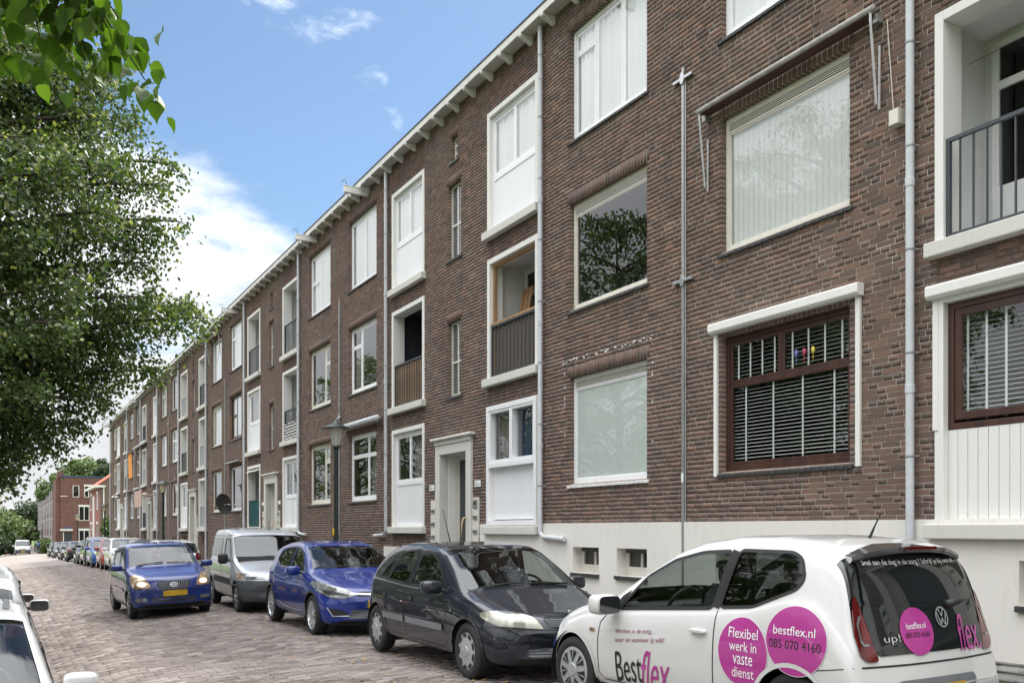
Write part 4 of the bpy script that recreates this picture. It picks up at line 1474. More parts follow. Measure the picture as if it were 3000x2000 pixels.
# sticker on the riser, junction box by the drainpipe
MB().box(W - .042, W - .036, 9.47, 9.51, ZB + .62, ZB + .74).build('sticker', M['frosted'], block)
jb = MB().box(W - .11, W, 6.10, 6.21, ZB + 4.05, ZB + 4.20)
jb.tube([(W - .02, 6.22, ZB + 4.2), (W - .02, 6.3, ZB + 5.2)], .006, 5)
jb.build('switch_box', M['cream_paint'], block, bevel=.006)
# things behind panes: bulbs of glass tulips, window sill ornaments
for k, (yy, col) in enumerate(((7.62, (0.15, 0.18, 0.5)), (7.50, (0.5, 0.06, 0.12)), (7.37, (0.75, 0.62, 0.08)))):
    mt = simple('tulip%d' % k, col, 0.2)
    MB().lathe([(.0, -.04), (.016, -.03), (.022, 0), (.016, .03), (.005, .04)], 10, (W + .085, yy, ZB + 2.02)).tube([(W + .085, yy, ZB + 1.97), (W + .085, yy, ZB + 1.9)], .004, 5).build('tulip_ornament', mt, block, smooth=True)
for k, yy in enumerate((11.95, 11.72)):
    b = MB()
    for i in range(6):
        b.lathe([(.075 - i * .011, 0), (.02, .11)], 8, (W + .22, yy, ZB + .80 + 2.735 + i * .07))
    tag(b.build('conifer_ornament', M['leaf_dark'], block))
# satellite dish
sdh = empty('satellite_dish', (W - .5, 35.6, ZB + .95))
tag(sdh, 'black round satellite dish on an arm beside a ground floor window', 'satellite dish')
prof = [(0.0, .10), (.15, .088), (.28, .055), (.38, .01), (.40, 0.0), (.405, .004), (.38, .022), (.28, .066), (.15, .098), (0, .11)]
dm = MB().lathe(prof, 28, (0, 0, 0), 'x')
dob = dm.build('dish', M['black'], sdh, smooth=True)
dob.location = (W - .5, 35.6, ZB + .95); dob.rotation_euler = (0, math.radians(-12), math.radians(32))
MB().tube([(W, 36.3, ZB + .75), (W - .45, 35.65, ZB + .92)], .02, 8).tube([(W, 34.9, ZB + .9), (W - .4, 35.5, ZB + .93)], .016, 8).build('bracket_arm', M['conduit'], sdh)
MB().tube([(W - .55, 35.5, ZB + .7), (W - .95, 35.2, ZB + .8)], .012, 6).build('receiver_arm', M['black'], sdh)
# blank board on the wall of the far bay
sb = MB().box(W - .95, W - .90, 55.2, 58.1, ZB + 1.25, ZB + 2.2).box(W - .9, W, 56.0, 56.08, ZB + 1.9, ZB + 1.98)
so = sb.build('estate_board', simple('board_pink', (0.52, 0.34, 0.29), .6), None, bevel=.01)
tag(so, 'blank pinkish board projecting from the wall beside a far entrance', 'sign')
# ================================================================== cars
def prof(pts, t, sig=0.035):
    p = np.array(pts, float)
    tt = np.linspace(p[0, 0], p[-1, 0], 1600)
    z = np.interp(tt, p[:, 0], p[:, 1])
    dt = tt[1] - tt[0]
    k = int(3 * sig / dt)
    if k > 0:
        ker = np.exp(-0.5 * (np.arange(-k, k + 1) * dt / sig) ** 2); ker /= ker.sum()
        zp = np.concatenate([2 * z[0] - z[1:k + 1][::-1], z, 2 * z[-1] - z[-k - 1:-1][::-1]])
        z = np.convolve(zp, ker, 'valid')
    return np.interp(t, tt, z)
def chaikin(P, it):
    for _ in range(it):
        q = 0.75 * P[:, :-1] + 0.25 * P[:, 1:]
        r_ = 0.25 * P[:, :-1] + 0.75 * P[:, 1:]
        n = np.empty((P.shape[0], 2 * q.shape[1], P.shape[2]))
        n[:, 0::2] = q; n[:, 1::2] = r_
        P = np.concatenate([P[:, :1], n, P[:, -1:]], axis=1)
    return P
def inpoly(px, py, poly):
    r_ = np.zeros(px.shape, bool)
    n = len(poly)
    for i in range(n):
        x0, y0 = poly[i]; x1, y1 = poly[(i + 1) % n]
        c = (y0 > py) != (y1 > py)
        if y1 == y0: continue
        r_ ^= c & (px < (x1 - x0) * (py - y0) / (y1 - y0) + x0)
    return r_
def rounded(poly, r_=0.05, n=5):
    out = []
    m = len(poly)
    for i in range(m):
        p = Vector(poly[i]); a = Vector(poly[i - 1]); b = Vector(poly[(i + 1) % m])
        da, db = (a - p), (b - p)
        k = min(r_, da.length * .45, db.length * .45)
        s0, s1 = p + da.normalized() * k, p + db.normalized() * k
        for j in range(n + 1):
            t = j / n
            q = s0 * (1 - t) ** 2 + p * 2 * t * (1 - t) + s1 * t ** 2
            out.append((q.x, q.y))
    return out
def blob(c, r_, e=0.5, nu=10, nv=16):
    """rounded box (superellipsoid) as vertices and faces"""
    sg = lambda v, p: math.copysign(abs(v) ** p, v)
    V = []; F_ = []
    for i in range(nu + 1):
        a = -math.pi / 2 + math.pi * i / nu
        for j in range(nv):
            b = 2 * math.pi * j / nv
            V.append((c[0] + r_[0] * sg(math.cos(a), e) * sg(math.cos(b), e), c[1] + r_[1] * sg(math.cos(a), e) * sg(math.sin(b), e), c[2] + r_[2] * sg(math.sin(a), e)))
    for i in range(nu):
        for j in range(nv):
            F_.append((i * nv + j, i * nv + (j + 1) % nv, (i + 1) * nv + (j + 1) % nv, (i + 1) * nv + j))
    return V, F_
wheel_cache = {}
def wheel_meshes(r_, rim, wd, style):
    key = (r_, rim, wd, style)
    if key in wheel_cache: return wheel_cache[key]
    h = wd / 2
    t = MB().lathe([(rim - .005, h - .02), (rim + .008, h - .004), (rim + (r_ - rim) * .5, h), (r_ - .02, h - .008), (r_ - .006, h - .022), (r_, h - .045), (r_, -h + .045), (r_ - .02, -h + .008), (rim, -h)], 40, (0, 0, 0), 'y')
    to = t.build('wheel', M['rubber'], None, smooth=True)
    b = MB()
    d = h - .012
    if style == 'alloy':
        b.lathe([(rim, d + .004), (rim - .012, d + .006), (rim - .02, d - .012), (rim - .03, d - .06), (.07, d - .07), (0, d - .07)], 40, (0, 0, 0), 'y')
        b.lathe([(.055, d - .02), (.045, d - .002), (.0, d + .002)], 20, (0, 0, 0), 'y')
        for k in range(5):
            for off in (-.16, .16):
                a = 2 * math.pi * k / 5 + off
                ca, sa = math.cos(a), math.sin(a)
                def P(rr, tt, yy): return (ca * rr - sa * tt, yy, sa * rr + ca * tt)
                b.add([P(.03, -.016, d - .004), P(.03, .016, d - .004), P(rim - .012, .011, d + .002), P(rim - .012, -.011, d + .002),
                       P(.03, -.02, d - .05), P(.03, .02, d - .05), P(rim - .012, .015, d - .04), P(rim - .012, -.015, d - .04)],
                      [(0, 1, 2, 3), (0, 4, 5, 1), (1, 5, 6, 2), (2, 6, 7, 3), (3, 7, 4, 0)])
        mats = [M['alloy'], M['black']]
        b.mi = 1
        b.lathe([(rim - .028, d - .055), (.05, d - .064)], 40, (0, 0, 0), 'y')
    else:
        n = {'cap8': 8, 'cap7': 7, 'cap9': 9}.get(style, 8)
        b.lathe([(rim + .006, d + .002), (rim - .008, d + .008), (rim - .03, d + .004), (rim * .62, d + .012), (rim * .3, d + .018), (rim * .27, d + .024), (0, d + .026)], 48, (0, 0, 0), 'y')
        b.mi = 1
        for k in range(n):
            a0 = 2 * math.pi * k / n
            if style == 'cap9':                                # notched rim: cut-outs at the edge
                r0, r1, da, db = rim * .80, rim - .004, .20, .24
            elif style == 'cap7':                              # paired slots
                r0, r1, da, db = rim * .40, rim * .86, .10, .30
            else:
                r0, r1, da, db = rim * .50, rim * .86, .16, .26
            vs = []
            for (rr, aa) in ((r0, -da), (r1, -db), (r1 + .004, 0), (r1, db), (r0, da)):
                q = (rim - rr) / rim
                yy = d + .0085 + .0105 * min(1, max(0, (q - .1) / .5)) + .003
                vs.append((rr * math.cos(a0 + aa), yy, rr * math.sin(a0 + aa)))
            b.add(vs, [(0, 1, 2, 3, 4)])
            if style == 'cap7':
                b.mi = 0
                vs = []
                for (rr, aa) in ((r0, -.025), (r1 + .006, -.035), (r1 + .006, .035), (r0, .025)):
                    q = (rim - rr) / rim
                    vs.append((rr * math.cos(a0 + aa), d + .0145 + .0105 * min(1, max(0, (q - .1) / .5)), rr * math.sin(a0 + aa)))
                b.add(vs, [(0, 1, 2, 3)])
                b.mi = 1
        mats = [M['hubcap'], M['black']]
    ro = b.build('rim', mats, None, smooth='auto')
    res = (to.data, ro.data)
    bpy.data.objects.remove(to); bpy.data.objects.remove(ro)
    wheel_cache[key] = res
    return res

class Car:
    def __init__(s, sp, name, label, loc, yaw, paint, group=None, step=.02, chk=3):
        s.sp = sp
        s.L = sp['L']; s.hw = sp['hw']
        s.paint = M[paint]
        s.root = empty(name, loc, (sp.get('roll', 0), 0, yaw), local=True)
        tag(s.root, label, sp.get('cat', 'car'), group)
        s.shell(step, chk)
    # ---- body surface
    def shell(s, step, chk):
        sp, L = s.sp, s.L
        e = 0.22
        te = e * (1 - np.cos(np.linspace(0, math.pi / 2, max(8, int(e / step * 1.5)))))
        tm = np.linspace(e, L - e, int((L - 2 * e) / step))
        t = np.concatenate([te[:-1], tm, (L - te[::-1])[1:]])
        ex = [v for k in ('ws', 'rw') for v in (sp[k][:2] if sp.get(k) else ())]
        t = np.unique(np.concatenate([t, ex]))
        top = prof(sp['top'], t, sp.get('sig', .03)); bot = prof(sp['bot'], t, .03)
        w_ = prof(sp['plan'], t, .03) * s.hw
        belt = np.minimum(prof(sp['belt'], t, .05), top - .05)
        belt = np.maximum(belt, bot + .08)
        ws = w_ * sp.get('wsf', .955)
        tum = sp.get('tum', .27)
        h = top - belt
        wu = ws - tum * h - .01
        rc = np.clip(.45 * h, .012, sp.get('rc', .06))
        P = np.zeros((len(t), 13, 2))
        mid = lambda f: bot + f * (belt - bot)
        P[:, 0] = np.stack([0 * t, bot], 1); P[:, 1] = np.stack([.72 * w_, bot], 1); P[:, 2] = np.stack([.92 * w_, bot + .015], 1)
        P[:, 3] = np.stack([.972 * w_, mid(.14)], 1); P[:, 4] = np.stack([w_ * 1.0, mid(.42)], 1); P[:, 5] = np.stack([.995 * w_, mid(.78)], 1)
        P[:, 6] = np.stack([ws + .012, belt - .025], 1); P[:, 7] = np.stack([ws - .012, belt + .008], 1)
        P[:, 8] = np.stack([(ws + wu) / 2, (belt + top - rc) / 2 + .005], 1); P[:, 9] = np.stack([wu, top - rc], 1)
        P[:, 10] = np.stack([wu - np.clip(.3 * wu, .01, .085), top - .2 * rc], 1); P[:, 11] = np.stack([.5 * wu, top - .05 * rc], 1); P[:, 12] = np.stack([0 * t, top], 1)
        ref = np.zeros((1, 13, 2)); ref[0, :, 0] = np.arange(13)
        Q = chaikin(P, chk)
        s.cp = chaikin(ref, chk)[0, :, 0]             # control position of every ring point (9 = roof corner)
        K = Q.shape[1]
        half = np.zeros((len(t), K, 3))
        half[:, :, 1] = Q[:, :, 0]; half[:, :, 2] = Q[:, :, 1]
        cf = prof(sp.get('curve', [(0, .14), (.6, .10), (1.3, .10), (2.0, .03), (2.6, 0), (L - .6, -.05), (L, -.09)]), t, .1)
        yr = np.abs(half[:, :, 1]) / s.hw
        half[:, :, 0] = L / 2 - (t[:, None] + cf[:, None] * yr ** 2.2)
        right = half[:, ::-1].copy(); right[:, :, 1] *= -1
        G = np.concatenate([half, right[:, 1:-1]], axis=1)   # closed ring
        s.t = t; s.K = K
        R = G.shape[1]
        s.R = R
        V = G.reshape(-1, 3)
        i, j = np.meshgrid(np.arange(len(t) - 1), np.arange(R), indexing='ij')
        j2 = (j + 1) % R
        F_ = np.stack([i * R + j, (i + 1) * R + j, (i + 1) * R + j2, i * R + j2], -1)
        s.V = V; s.Fg = F_
        s.fc = V[F_].mean(2)                          # face centres (nx-1, R, 3)
        s.ft = ((t[:-1] + t[1:]) / 2)[:, None] * np.ones((1, R))
        cpf = np.concatenate([s.cp, s.cp[::-1][1:-1]])
        s.fcp = (cpf + np.roll(cpf, -1)) / 2
        s.mask = np.ones(F_.shape[:2], bool)
        c0, c1 = V[:R].mean(0), V[-R:].mean(0)
        c0[0] = V[:R, 0].max() + .004; c1[0] = V[-R:, 0].min() - .004
        c0, c1 = tuple(c0), tuple(c1)
        s.caps = (c0, c1)
        nv = len(V); last = (len(t) - 1) * R
        caps = [(k, (k + 1) % R, nv) for k in range(R)] + [(last + k, last + (k + 1) % R, nv + 1) for k in range(R)]
        s.bvh = BVHTree.FromPolygons([tuple(v) for v in V] + [c0, c1], [tuple(f) for f in F_.reshape(-1, 4)] + caps)
        s.topz = lambda tt: prof(sp['top'], np.array([tt]), .03)[0]
    def X(s, t): return s.L / 2 - t
    def take(s, m, name, mat, smooth=True, off=-.006):
        """faces in mask m become a part of their own"""
        m = m & s.mask
        s.mask &= ~m
        f = s.Fg[m]
        if len(f) == 0: return None
        u, inv = np.unique(f.reshape(-1), return_inverse=True)
        V = s.V[u]
        o = MB().add([tuple(p) for p in V], [tuple(q) for q in inv.reshape(-1, 4)]).build(name, mat, s.root, smooth=smooth)
        if off:
            c = V.mean(0)
            o.data.update()
            n = np.zeros(len(V) * 3); o.data.vertices.foreach_get('normal', n)
            V2 = V + n.reshape(-1, 3) * off
            o.data.vertices.foreach_set('co', V2.reshape(-1)); o.data.update()
        return o
    def cut_side(s, poly, mat='car_glass', name='window', sides=('L', 'R'), seal=.022, sealmat='black'):
        P = rounded(poly, .05)
        base = inpoly(s.ft + 0, s.fc[..., 2], P) & (np.abs(s.fc[..., 1]) > .25)
        # side view uses real x
        tx = s.L / 2 - s.fc[..., 0]
        base = inpoly(tx, s.fc[..., 2], P) & (np.abs(s.fc[..., 1]) > .3)
        out = []
        for sd_ in sides:
            m = base & ((s.fc[..., 1] > 0) if sd_ == 'L' else (s.fc[..., 1] < 0))
            o = s.take(m, name, M[mat])
            out.append(o)
            if seal: s.strip(P, seal, sd_, sealmat, 'window_seal', True)
        return out
    def ray(s, a, b, d):
        o, v = {'L': ((s.X(a), 3, b), (0, -1, 0)), 'R': ((s.X(a), -3, b), (0, 1, 0)), 'F': ((s.L / 2 + 2, a, b), (-1, 0, 0)),
                'B': ((-s.L / 2 - 2, a, b), (1, 0, 0)), 'T': ((s.X(a), b, 4), (0, 0, -1))}[d]
        h = s.bvh.ray_cast(Vector(o), Vector(v))
        if h[0] is None: return None
        n = h[1]
        if n.dot(Vector(v)) > 0: n = -n
        return h[0], n
    def strip(s, pts, width, d, mat, name, closed=False, eps=.004, th=None):
        """band of given width laid on the surface along a line given in view d"""
        n = len(pts)
        dens = []
        for i in range(n if closed else n - 1):
            p, q = Vector(pts[i]), Vector(pts[(i + 1) % n])
            k = max(1, int((q - p).length / .05))
            for j in range(k): dens.append(p.lerp(q, j / k))
        if not closed: dens.append(Vector(pts[-1]))
        m = len(dens)
        V = []; F_ = []; ok = []
        for i in range(m):
            a = dens[i - 1] if (closed or i > 0) else dens[i]; b = dens[(i + 1) % m] if (closed or i < m - 1) else dens[i]
            tn = (b - a)
            if tn.length < 1e-9: tn = Vector((1, 0))
            tn.normalize(); nn = Vector((-tn.y, tn.x)) * (width / 2)
            h0, h1 = s.ray(*(dens[i] + nn), d), s.ray(*(dens[i] - nn), d)
            ok.append(h0 is not None and h1 is not None)
            for h in (h0, h1):
                V.append(tuple(h[0] + h[1] * eps) if h else (0, 0, 0))
        for i in range(m if closed else m - 1):
            k = (i + 1) % m
            if ok[i] and ok[k]: F_.append((2 * i, 2 * i + 1, 2 * k + 1, 2 * k))
        if not F_: return None
        used = sorted(set(v for f in F_ for v in f)); mp_ = {v: i for i, v in enumerate(used)}
        return MB().add([V[v] for v in used], [tuple(mp_[v] for v in f) for f in F_]).build(name, M[mat] if isinstance(mat, str) else mat, s.root, smooth=True)
    def patch(s, polys, d, mat, name, eps=.004, grid=.04, parent=None, bulge=0.0):
        """flat outline(s) laid on to the surface in view d; polys: list of points, or (verts, faces)"""
        bm = bmesh.new()
        if isinstance(polys, tuple):
            vs = [bm.verts.new((p[0], p[1], 0)) for p in polys[0]]
            for f in polys[1]:
                try: bm.faces.new([vs[i] for i in f])
                except ValueError: pass
        else:
            vs = [bm.verts.new((p[0], p[1], 0)) for p in polys]
            bm.faces.new(vs)
        xs = [v.co.x for v in bm.verts]; ys = [v.co.y for v in bm.verts]
        for ax, lo, hi in ((0, min(xs), max(xs)), (1, min(ys), max(ys))):
            k = int((hi - lo) / grid)
            for i in range(1, k + 1):
                c = lo + (hi - lo) * i / (k + 1)
                co = (c, 0, 0) if ax == 0 else (0, c, 0)
                no = (1, 0, 0) if ax == 0 else (0, 1, 0)
                bmesh.ops.bisect_plane(bm, geom=bm.verts[:] + bm.edges[:] + bm.faces[:], dist=1e-6, plane_co=co, plane_no=no)
        cx_, cy_ = (min(xs) + max(xs)) / 2, (min(ys) + max(ys)) / 2
        hx, hy = max(1e-6, (max(xs) - min(xs)) / 2), max(1e-6, (max(ys) - min(ys)) / 2)
        dead = []
        for v in bm.verts:
            h = s.ray(v.co.x, v.co.y, d)
            if h is None: dead.append(v); continue
            bl = bulge * max(0, 1 - ((v.co.x - cx_) / hx) ** 2) * max(0, 1 - ((v.co.y - cy_) / hy) ** 2) if bulge else 0
            v.co = h[0] + h[1] * (eps + bl)
        if dead: bmesh.ops.delete(bm, geom=dead, context='VERTS')
        if not bm.faces:
            bm.free(); return None
        bmesh.ops.recalc_face_normals(bm, faces=bm.faces[:])
        me = bpy.data.meshes.new(name)
        bm.to_mesh(me); bm.free()
        me.materials.append(M[mat] if isinstance(mat, str) else mat)
        me.polygons.foreach_set('use_smooth', [True] * len(me.polygons))
        o = bpy.data.objects.new(name, me); COL.objects.link(o)
        o.parent = parent or s.root
        return o
    def text(s, body, d, a0, a1, b0, b1, mat, name='lettering', eps=.006, shear=0.0, parent=None, slope=0.0):
        vs, fs, _ = text_mesh(body)
        P = [(a0 + (a1 - a0) * (u + shear * v), b0 + (b1 - b0) * v + slope * (a1 - a0) * u) for u, v in vs]
        return s.patch((P, fs), d, mat, name, eps, .06, parent)
    def circle(s, c, r_, d, mat, name, eps=.005, n=40, ry=None, parent=None):
        return s.patch([(c[0] + r_ * math.cos(2 * math.pi * k / n), c[1] + (ry or r_) * math.sin(2 * math.pi * k / n)) for k in range(n)], d, mat, name, eps, .06, parent)
    # ---- standard parts
    def glass_band(s, key, name, mat, frit=True):
        """windscreen or rear window: between two stations and the pillars"""
        a, b, cpm = s.sp[key]
        m = (s.ft > a) & (s.ft < b) & (s.fcp[None, :] > cpm)
        o = s.take(m, name, M[mat])
        return o
    def wheels(s, style):
        sp = s.sp
        wd = sp.get('tw', .18)
        tm_, rm_ = wheel_meshes(sp['r'], sp['rim'], wd, style)
        for tw in (sp['fo'], sp['fo'] + sp['wb']):
            ra = sp['r'] + sp.get('gap', .045)
            tx = s.L / 2 - s.fc[..., 0]
            inside = ((tx - tw) ** 2 + (s.fc[..., 2] - sp['r']) ** 2 < ra ** 2) & (np.abs(s.fc[..., 1]) > .5 * s.hw)
            s.mask &= ~inside
            for sg in (1, -1):
                b = MB()
                yo = sg * (s.hw - .012); yi = sg * (s.hw - .34)
                n = 20
                V = []
                for k in range(n + 1):
                    a = math.pi * (-.12 + 1.24 * k / n)
                    for yy in (yo - sg * .015, yi):
                        V.append((s.X(tw) + (ra + .008) * math.cos(a), yy, sp['r'] + (ra + .008) * math.sin(a)))
                b.add(V, [(2 * k, 2 * k + 1, 2 * k + 3, 2 * k + 2) for k in range(n)])
                b.add([(s.X(tw) + (ra + .01) * math.cos(math.pi * k / 10 * 1.0), yi, sp['r'] + (ra + .01) * math.sin(math.pi * k / 10)) for k in range(11)] + [(s.X(tw) - ra, yi, .2), (s.X(tw) + ra, yi, .2)], [tuple(range(13))])
                b.build('wheel_arch', M['black'], s.root)
            for d in ('L', 'R'):
                arc = [(tw + (ra + .004) * math.cos(a), sp['r'] + (ra + .004) * math.sin(a)) for a in [math.pi * (-.06 + 1.12 * k / 26) for k in range(27)]]
                s.strip(arc, .03, d, sp.get('archmat', s.paint), 'arch_lip', eps=.006)
            for sg in (1, -1):
                o = inst('wheel', tm_, None, (s.X(tw), sg * (s.hw - wd / 2 - sp.get('inset', .02)), sp['r']), (0, rng.random() * 2, 0 if sg > 0 else math.pi))
                o.parent = s.root
                q = inst('rim', rm_, None, (0, 0, 0)); q.parent = o
    def mirrors(s, t, z, mat, size=(.07, .115, .075), glass_back=True):
        for sg in (1, -1):
            hit = s.ray(t, z, 'L' if sg > 0 else 'R')
            y = hit[0].y if hit else sg * s.hw
            V, F_ = blob((s.X(t), y + sg * (size[1] + .045), z + .02), size, .55)
            o = MB().add(V, F_).build('mirror', mat, s.root, smooth=True)
            MB().tube([(s.X(t) + .01, y - sg * .02, z - .03), (s.X(t), y + sg * .07, z - .01)], .022, 8).build('mirror_foot', M['black'], o)
            xg = s.X(t) - size[0] - .003
            c = (y + sg * (size[1] + .045), z + .02)
            MB().add([(xg, c[0] + size[1] * .86 * a, c[1] + size[2] * .82 * b) for a, b in rounded([(-1, -1), (1, -1), (1, 1), (-1, 1)], .5)], [tuple(range(24))]).build('mirror_glass', M['black_glass'], o)
    def interior(s, lhd=True):
        sp = s.sp
        tf = sp['ws'][0] + .55                       # front seat back position
        zb = sp['seat_z']
        hw = s.hw
        tub = MB()
        t0, t1 = sp['ws'][0] - .12, sp['rw'][0] - .05
        zf = zb + .12
        tub.box(s.X(t0 + .6), s.X(t1), -hw + .12, hw - .12, .3, zb - .25)
        tub.box(s.X(t0 + .02), s.X(t0 + .48), -hw + .12, hw - .12, zb - .2, zb + .27)
        tub.build('cabin_floor', M['dash'], s.root)
        for (ts, rows) in ((tf + .45, 2), (min(tf + 1.25, t1 - .15), 2)):
            for sg in (1, -1):
                b = MB()
                b.add(*blob((s.X(ts), sg * .36, zb + .15), (.09, .23, .32), .45))
                b.add(*blob((s.X(ts - .27), sg * .36, zb - .14), (.26, .23, .08), .45))
                b.build('seat', M['seat'], s.root, smooth=True)
                V, F_ = blob((s.X(ts) - .03, sg * .36, zb + .56), (.05, .13, .085), .5)
                MB().add(V, F_).tube([(s.X(ts), sg * .36 - .05, zb + .4), (s.X(ts) - .02, sg * .36 - .05, zb + .52)], .008, 6).build('headrest', M['seat'], s.root, smooth=True)
        b = MB()
        cx_, cz_ = s.X(t0 + .62), zb + .27
        ring_ = []
        for k in range(25):
            a = 2 * math.pi * k / 24
            ring_.append((cx_ - .10 * math.sin(a), .36 + .185 * math.cos(a), cz_ + .165 * math.sin(a)))
        b.tube(ring_, .016, 8, False)
        b.tube([(cx_, .36 - .18, cz_), (cx_, .36 + .18, cz_)], .015, 6); b.tube([(cx_ + .2, .36, cz_ - .1), (cx_, .36, cz_)], .035, 8)
        b.build('steering_wheel', M['black'], s.root, smooth=True)
        tr = sp['ws'][1] - .02
        V, F_ = blob((s.X(tr - .06), 0, s.topz(tr) - .13), (.015, .12, .035), .5)
        MB().add(V, F_).build('rear_view_mirror', M['black'], s.root, smooth=True)
    def wipers(s, t, z=None, front=True):
        for y0, y1 in ((.05, .55), (-.55, -.02)):
            a = s.ray(t + .03, y0, 'T'); b = s.ray(t - .03 + .08, y1, 'T')
            if a and b:
                MB().tube([a[0] + Vector((0, 0, .02)), (a[0] + b[0]) / 2 + Vector((0, 0, .03)), b[0] + Vector((0, 0, .02))], .011, 6).build('wiper', M['black'], s.root)
    def finish(s, under=True):
        f = s.Fg[s.mask]
        zc_f = s.fc[s.mask][:, 2]
        cp = np.broadcast_to(s.fcp[None, :], s.mask.shape)[s.mask]
        b = MB()
        b.v = [tuple(p) for p in s.V]; b.f = [tuple(q) for q in f]; b.m = [1 if c < 1.8 else 0 for c in cp]
        n0 = s.R; last = (len(s.t) - 1) * s.R
        nv = len(b.v)
        b.v += [s.caps[0], s.caps[1]]
        for k in range(n0):
            b.f.append((k, (k + 1) % n0, nv)); b.m.append(0)
            b.f.append((last + (k + 1) % n0, last + k, nv + 1)); b.m.append(0)
        o = b.build('body', [s.paint, M['black']], s.root, smooth=True)
        bm = bmesh.new(); bm.from_mesh(o.data)
        bmesh.ops.delete(bm, geom=[v for v in bm.verts if not v.link_faces], context='VERTS')
        bmesh.ops.recalc_face_normals(bm, faces=bm.faces[:])
        # outward check
        up = max(bm.faces, key=lambda q: q.calc_center_median().z)
        if up.normal.z < 0:
            bmesh.ops.reverse_faces(bm, faces=bm.faces[:])
        bm.to_mesh(o.data); bm.free()
        return o
    def plate(s, d, z, wd=.52, ht=.11, eu=True, y=0.0):
        o = s.patch([(y - wd / 2, z - ht / 2), (y + wd / 2, z - ht / 2), (y + wd / 2, z + ht / 2), (y - wd / 2, z + ht / 2)], d, 'plate', 'number_plate', .022, .05)
        # left edge as seen by a viewer
        sg = -1 if d == 'F' else 1
        ye = y + sg * wd / 2
        s.patch([(ye, z - ht / 2), (ye - sg * .045, z - ht / 2), (ye - sg * .045, z + ht / 2), (ye, z + ht / 2)], d, 'blue_sign', 'plate_band', .0235, .05, parent=o)
        return o
    def lineloop(s, pts, d, width=.006, mat='black', name='panel_gap', eps=.003):
        return s.strip(pts, width, d, mat, name, eps=eps)
    def antenna(s, t, ln=.35, y=0.0, lean=.6):
        h = s.ray(t, y, 'T')
        if h: MB().tube([h[0] - Vector((0, 0, .01)), h[0] + Vector((-ln * lean * .5, 0, ln * .5)), h[0] + Vector((-ln * lean, 0, ln))], [.012, .006, .004], 6).build('antenna', M['black'], s.root)

def yaw_for(facing):           # 'cam' = front towards the camera (-y), 'away' = front up the street (+y)
    return -math.pi / 2 if facing == 'cam' else math.pi / 2
SP_UP = dict(L=3.54, hw=.82, r=.29, rim=.195, fo=.585, wb=2.42, tw=.17, sig=.03, wsf=.95, tum=.24, rc=.075, seat_z=.62,
    top=[(0, .54), (.015, .62), (.06, .70), (.16, .765), (.4, .84), (.65, .90), (.85, .95), (.98, .99), (1.3, 1.17), (1.7, 1.36), (1.95, 1.43), (2.3, 1.473), (2.7, 1.478), (3.0, 1.455), (3.22, 1.41), (3.34, 1.30), (3.43, 1.0), (3.48, .80), (3.52, .70), (3.54, .50)],
    bot=[(0, .32), (.02, .26), (.08, .21), (.5, .20), (3.0, .20), (3.35, .24), (3.48, .32), (3.54, .42)],
    plan=[(0, .74), (.025, .84), (.1, .91), (.3, .965), (.65, 1), (2.95, 1), (3.3, 1), (3.46, .985), (3.54, .93)],
    belt=[(0, .55), (.3, .69), (.6, .775), (.95, .82), (1.5, .865), (2.2, .915), (2.6, .955), (3.0, 1.05), (3.25, 1.03), (3.45, .80), (3.54, .62)],
    curve=[(0, .20), (.3, .15), (.7, .11), (1.2, .10), (2.0, .03), (2.6, 0), (3.1, -.04), (3.54, -.06)],
    ws=(1.03, 1.72, 9.55), rw=(3.28, 3.46, 9.2))
SP_ASTRA = dict(L=4.11, hw=.855, r=.300, rim=.19, fo=.86, wb=2.606, tw=.18, wsf=.945, tum=.30, rc=.06, seat_z=.60,
    top=[(0, .54), (.012, .60), (.05, .67), (.14, .72), (.5, .80), (.8, .875), (.92, .91), (.99, .93), (1.34, 1.14), (1.72, 1.325), (1.95, 1.385), (2.45, 1.42), (3.0, 1.41), (3.35, 1.355), (3.6, 1.26), (3.8, 1.10), (3.96, .97), (4.05, .93), (4.09, .80), (4.11, .55)],
    bot=[(0, .28), (.02, .23), (.08, .20), (.5, .20), (3.5, .21), (3.95, .27), (4.07, .36), (4.11, .45)],
    plan=[(0, .74), (.025, .84), (.1, .91), (.3, .965), (.8, 1), (3.2, 1), (3.75, .97), (4.0, .89), (4.11, .75)],
    belt=[(0, .52), (.3, .66), (.7, .77), (1.2, .855), (1.7, .88), (2.6, .90), (3.3, .935), (3.8, .95), (4.05, .86), (4.11, .6)],
    curve=[(0, .34), (.25, .26), (.6, .16), (1.0, .10), (1.6, .08), (2.2, .02), (2.6, 0), (3.5, -.05), (4.11, -.12)],
    ws=(1.03, 1.80, 9.6), rw=(3.42, 3.93, 9.6))
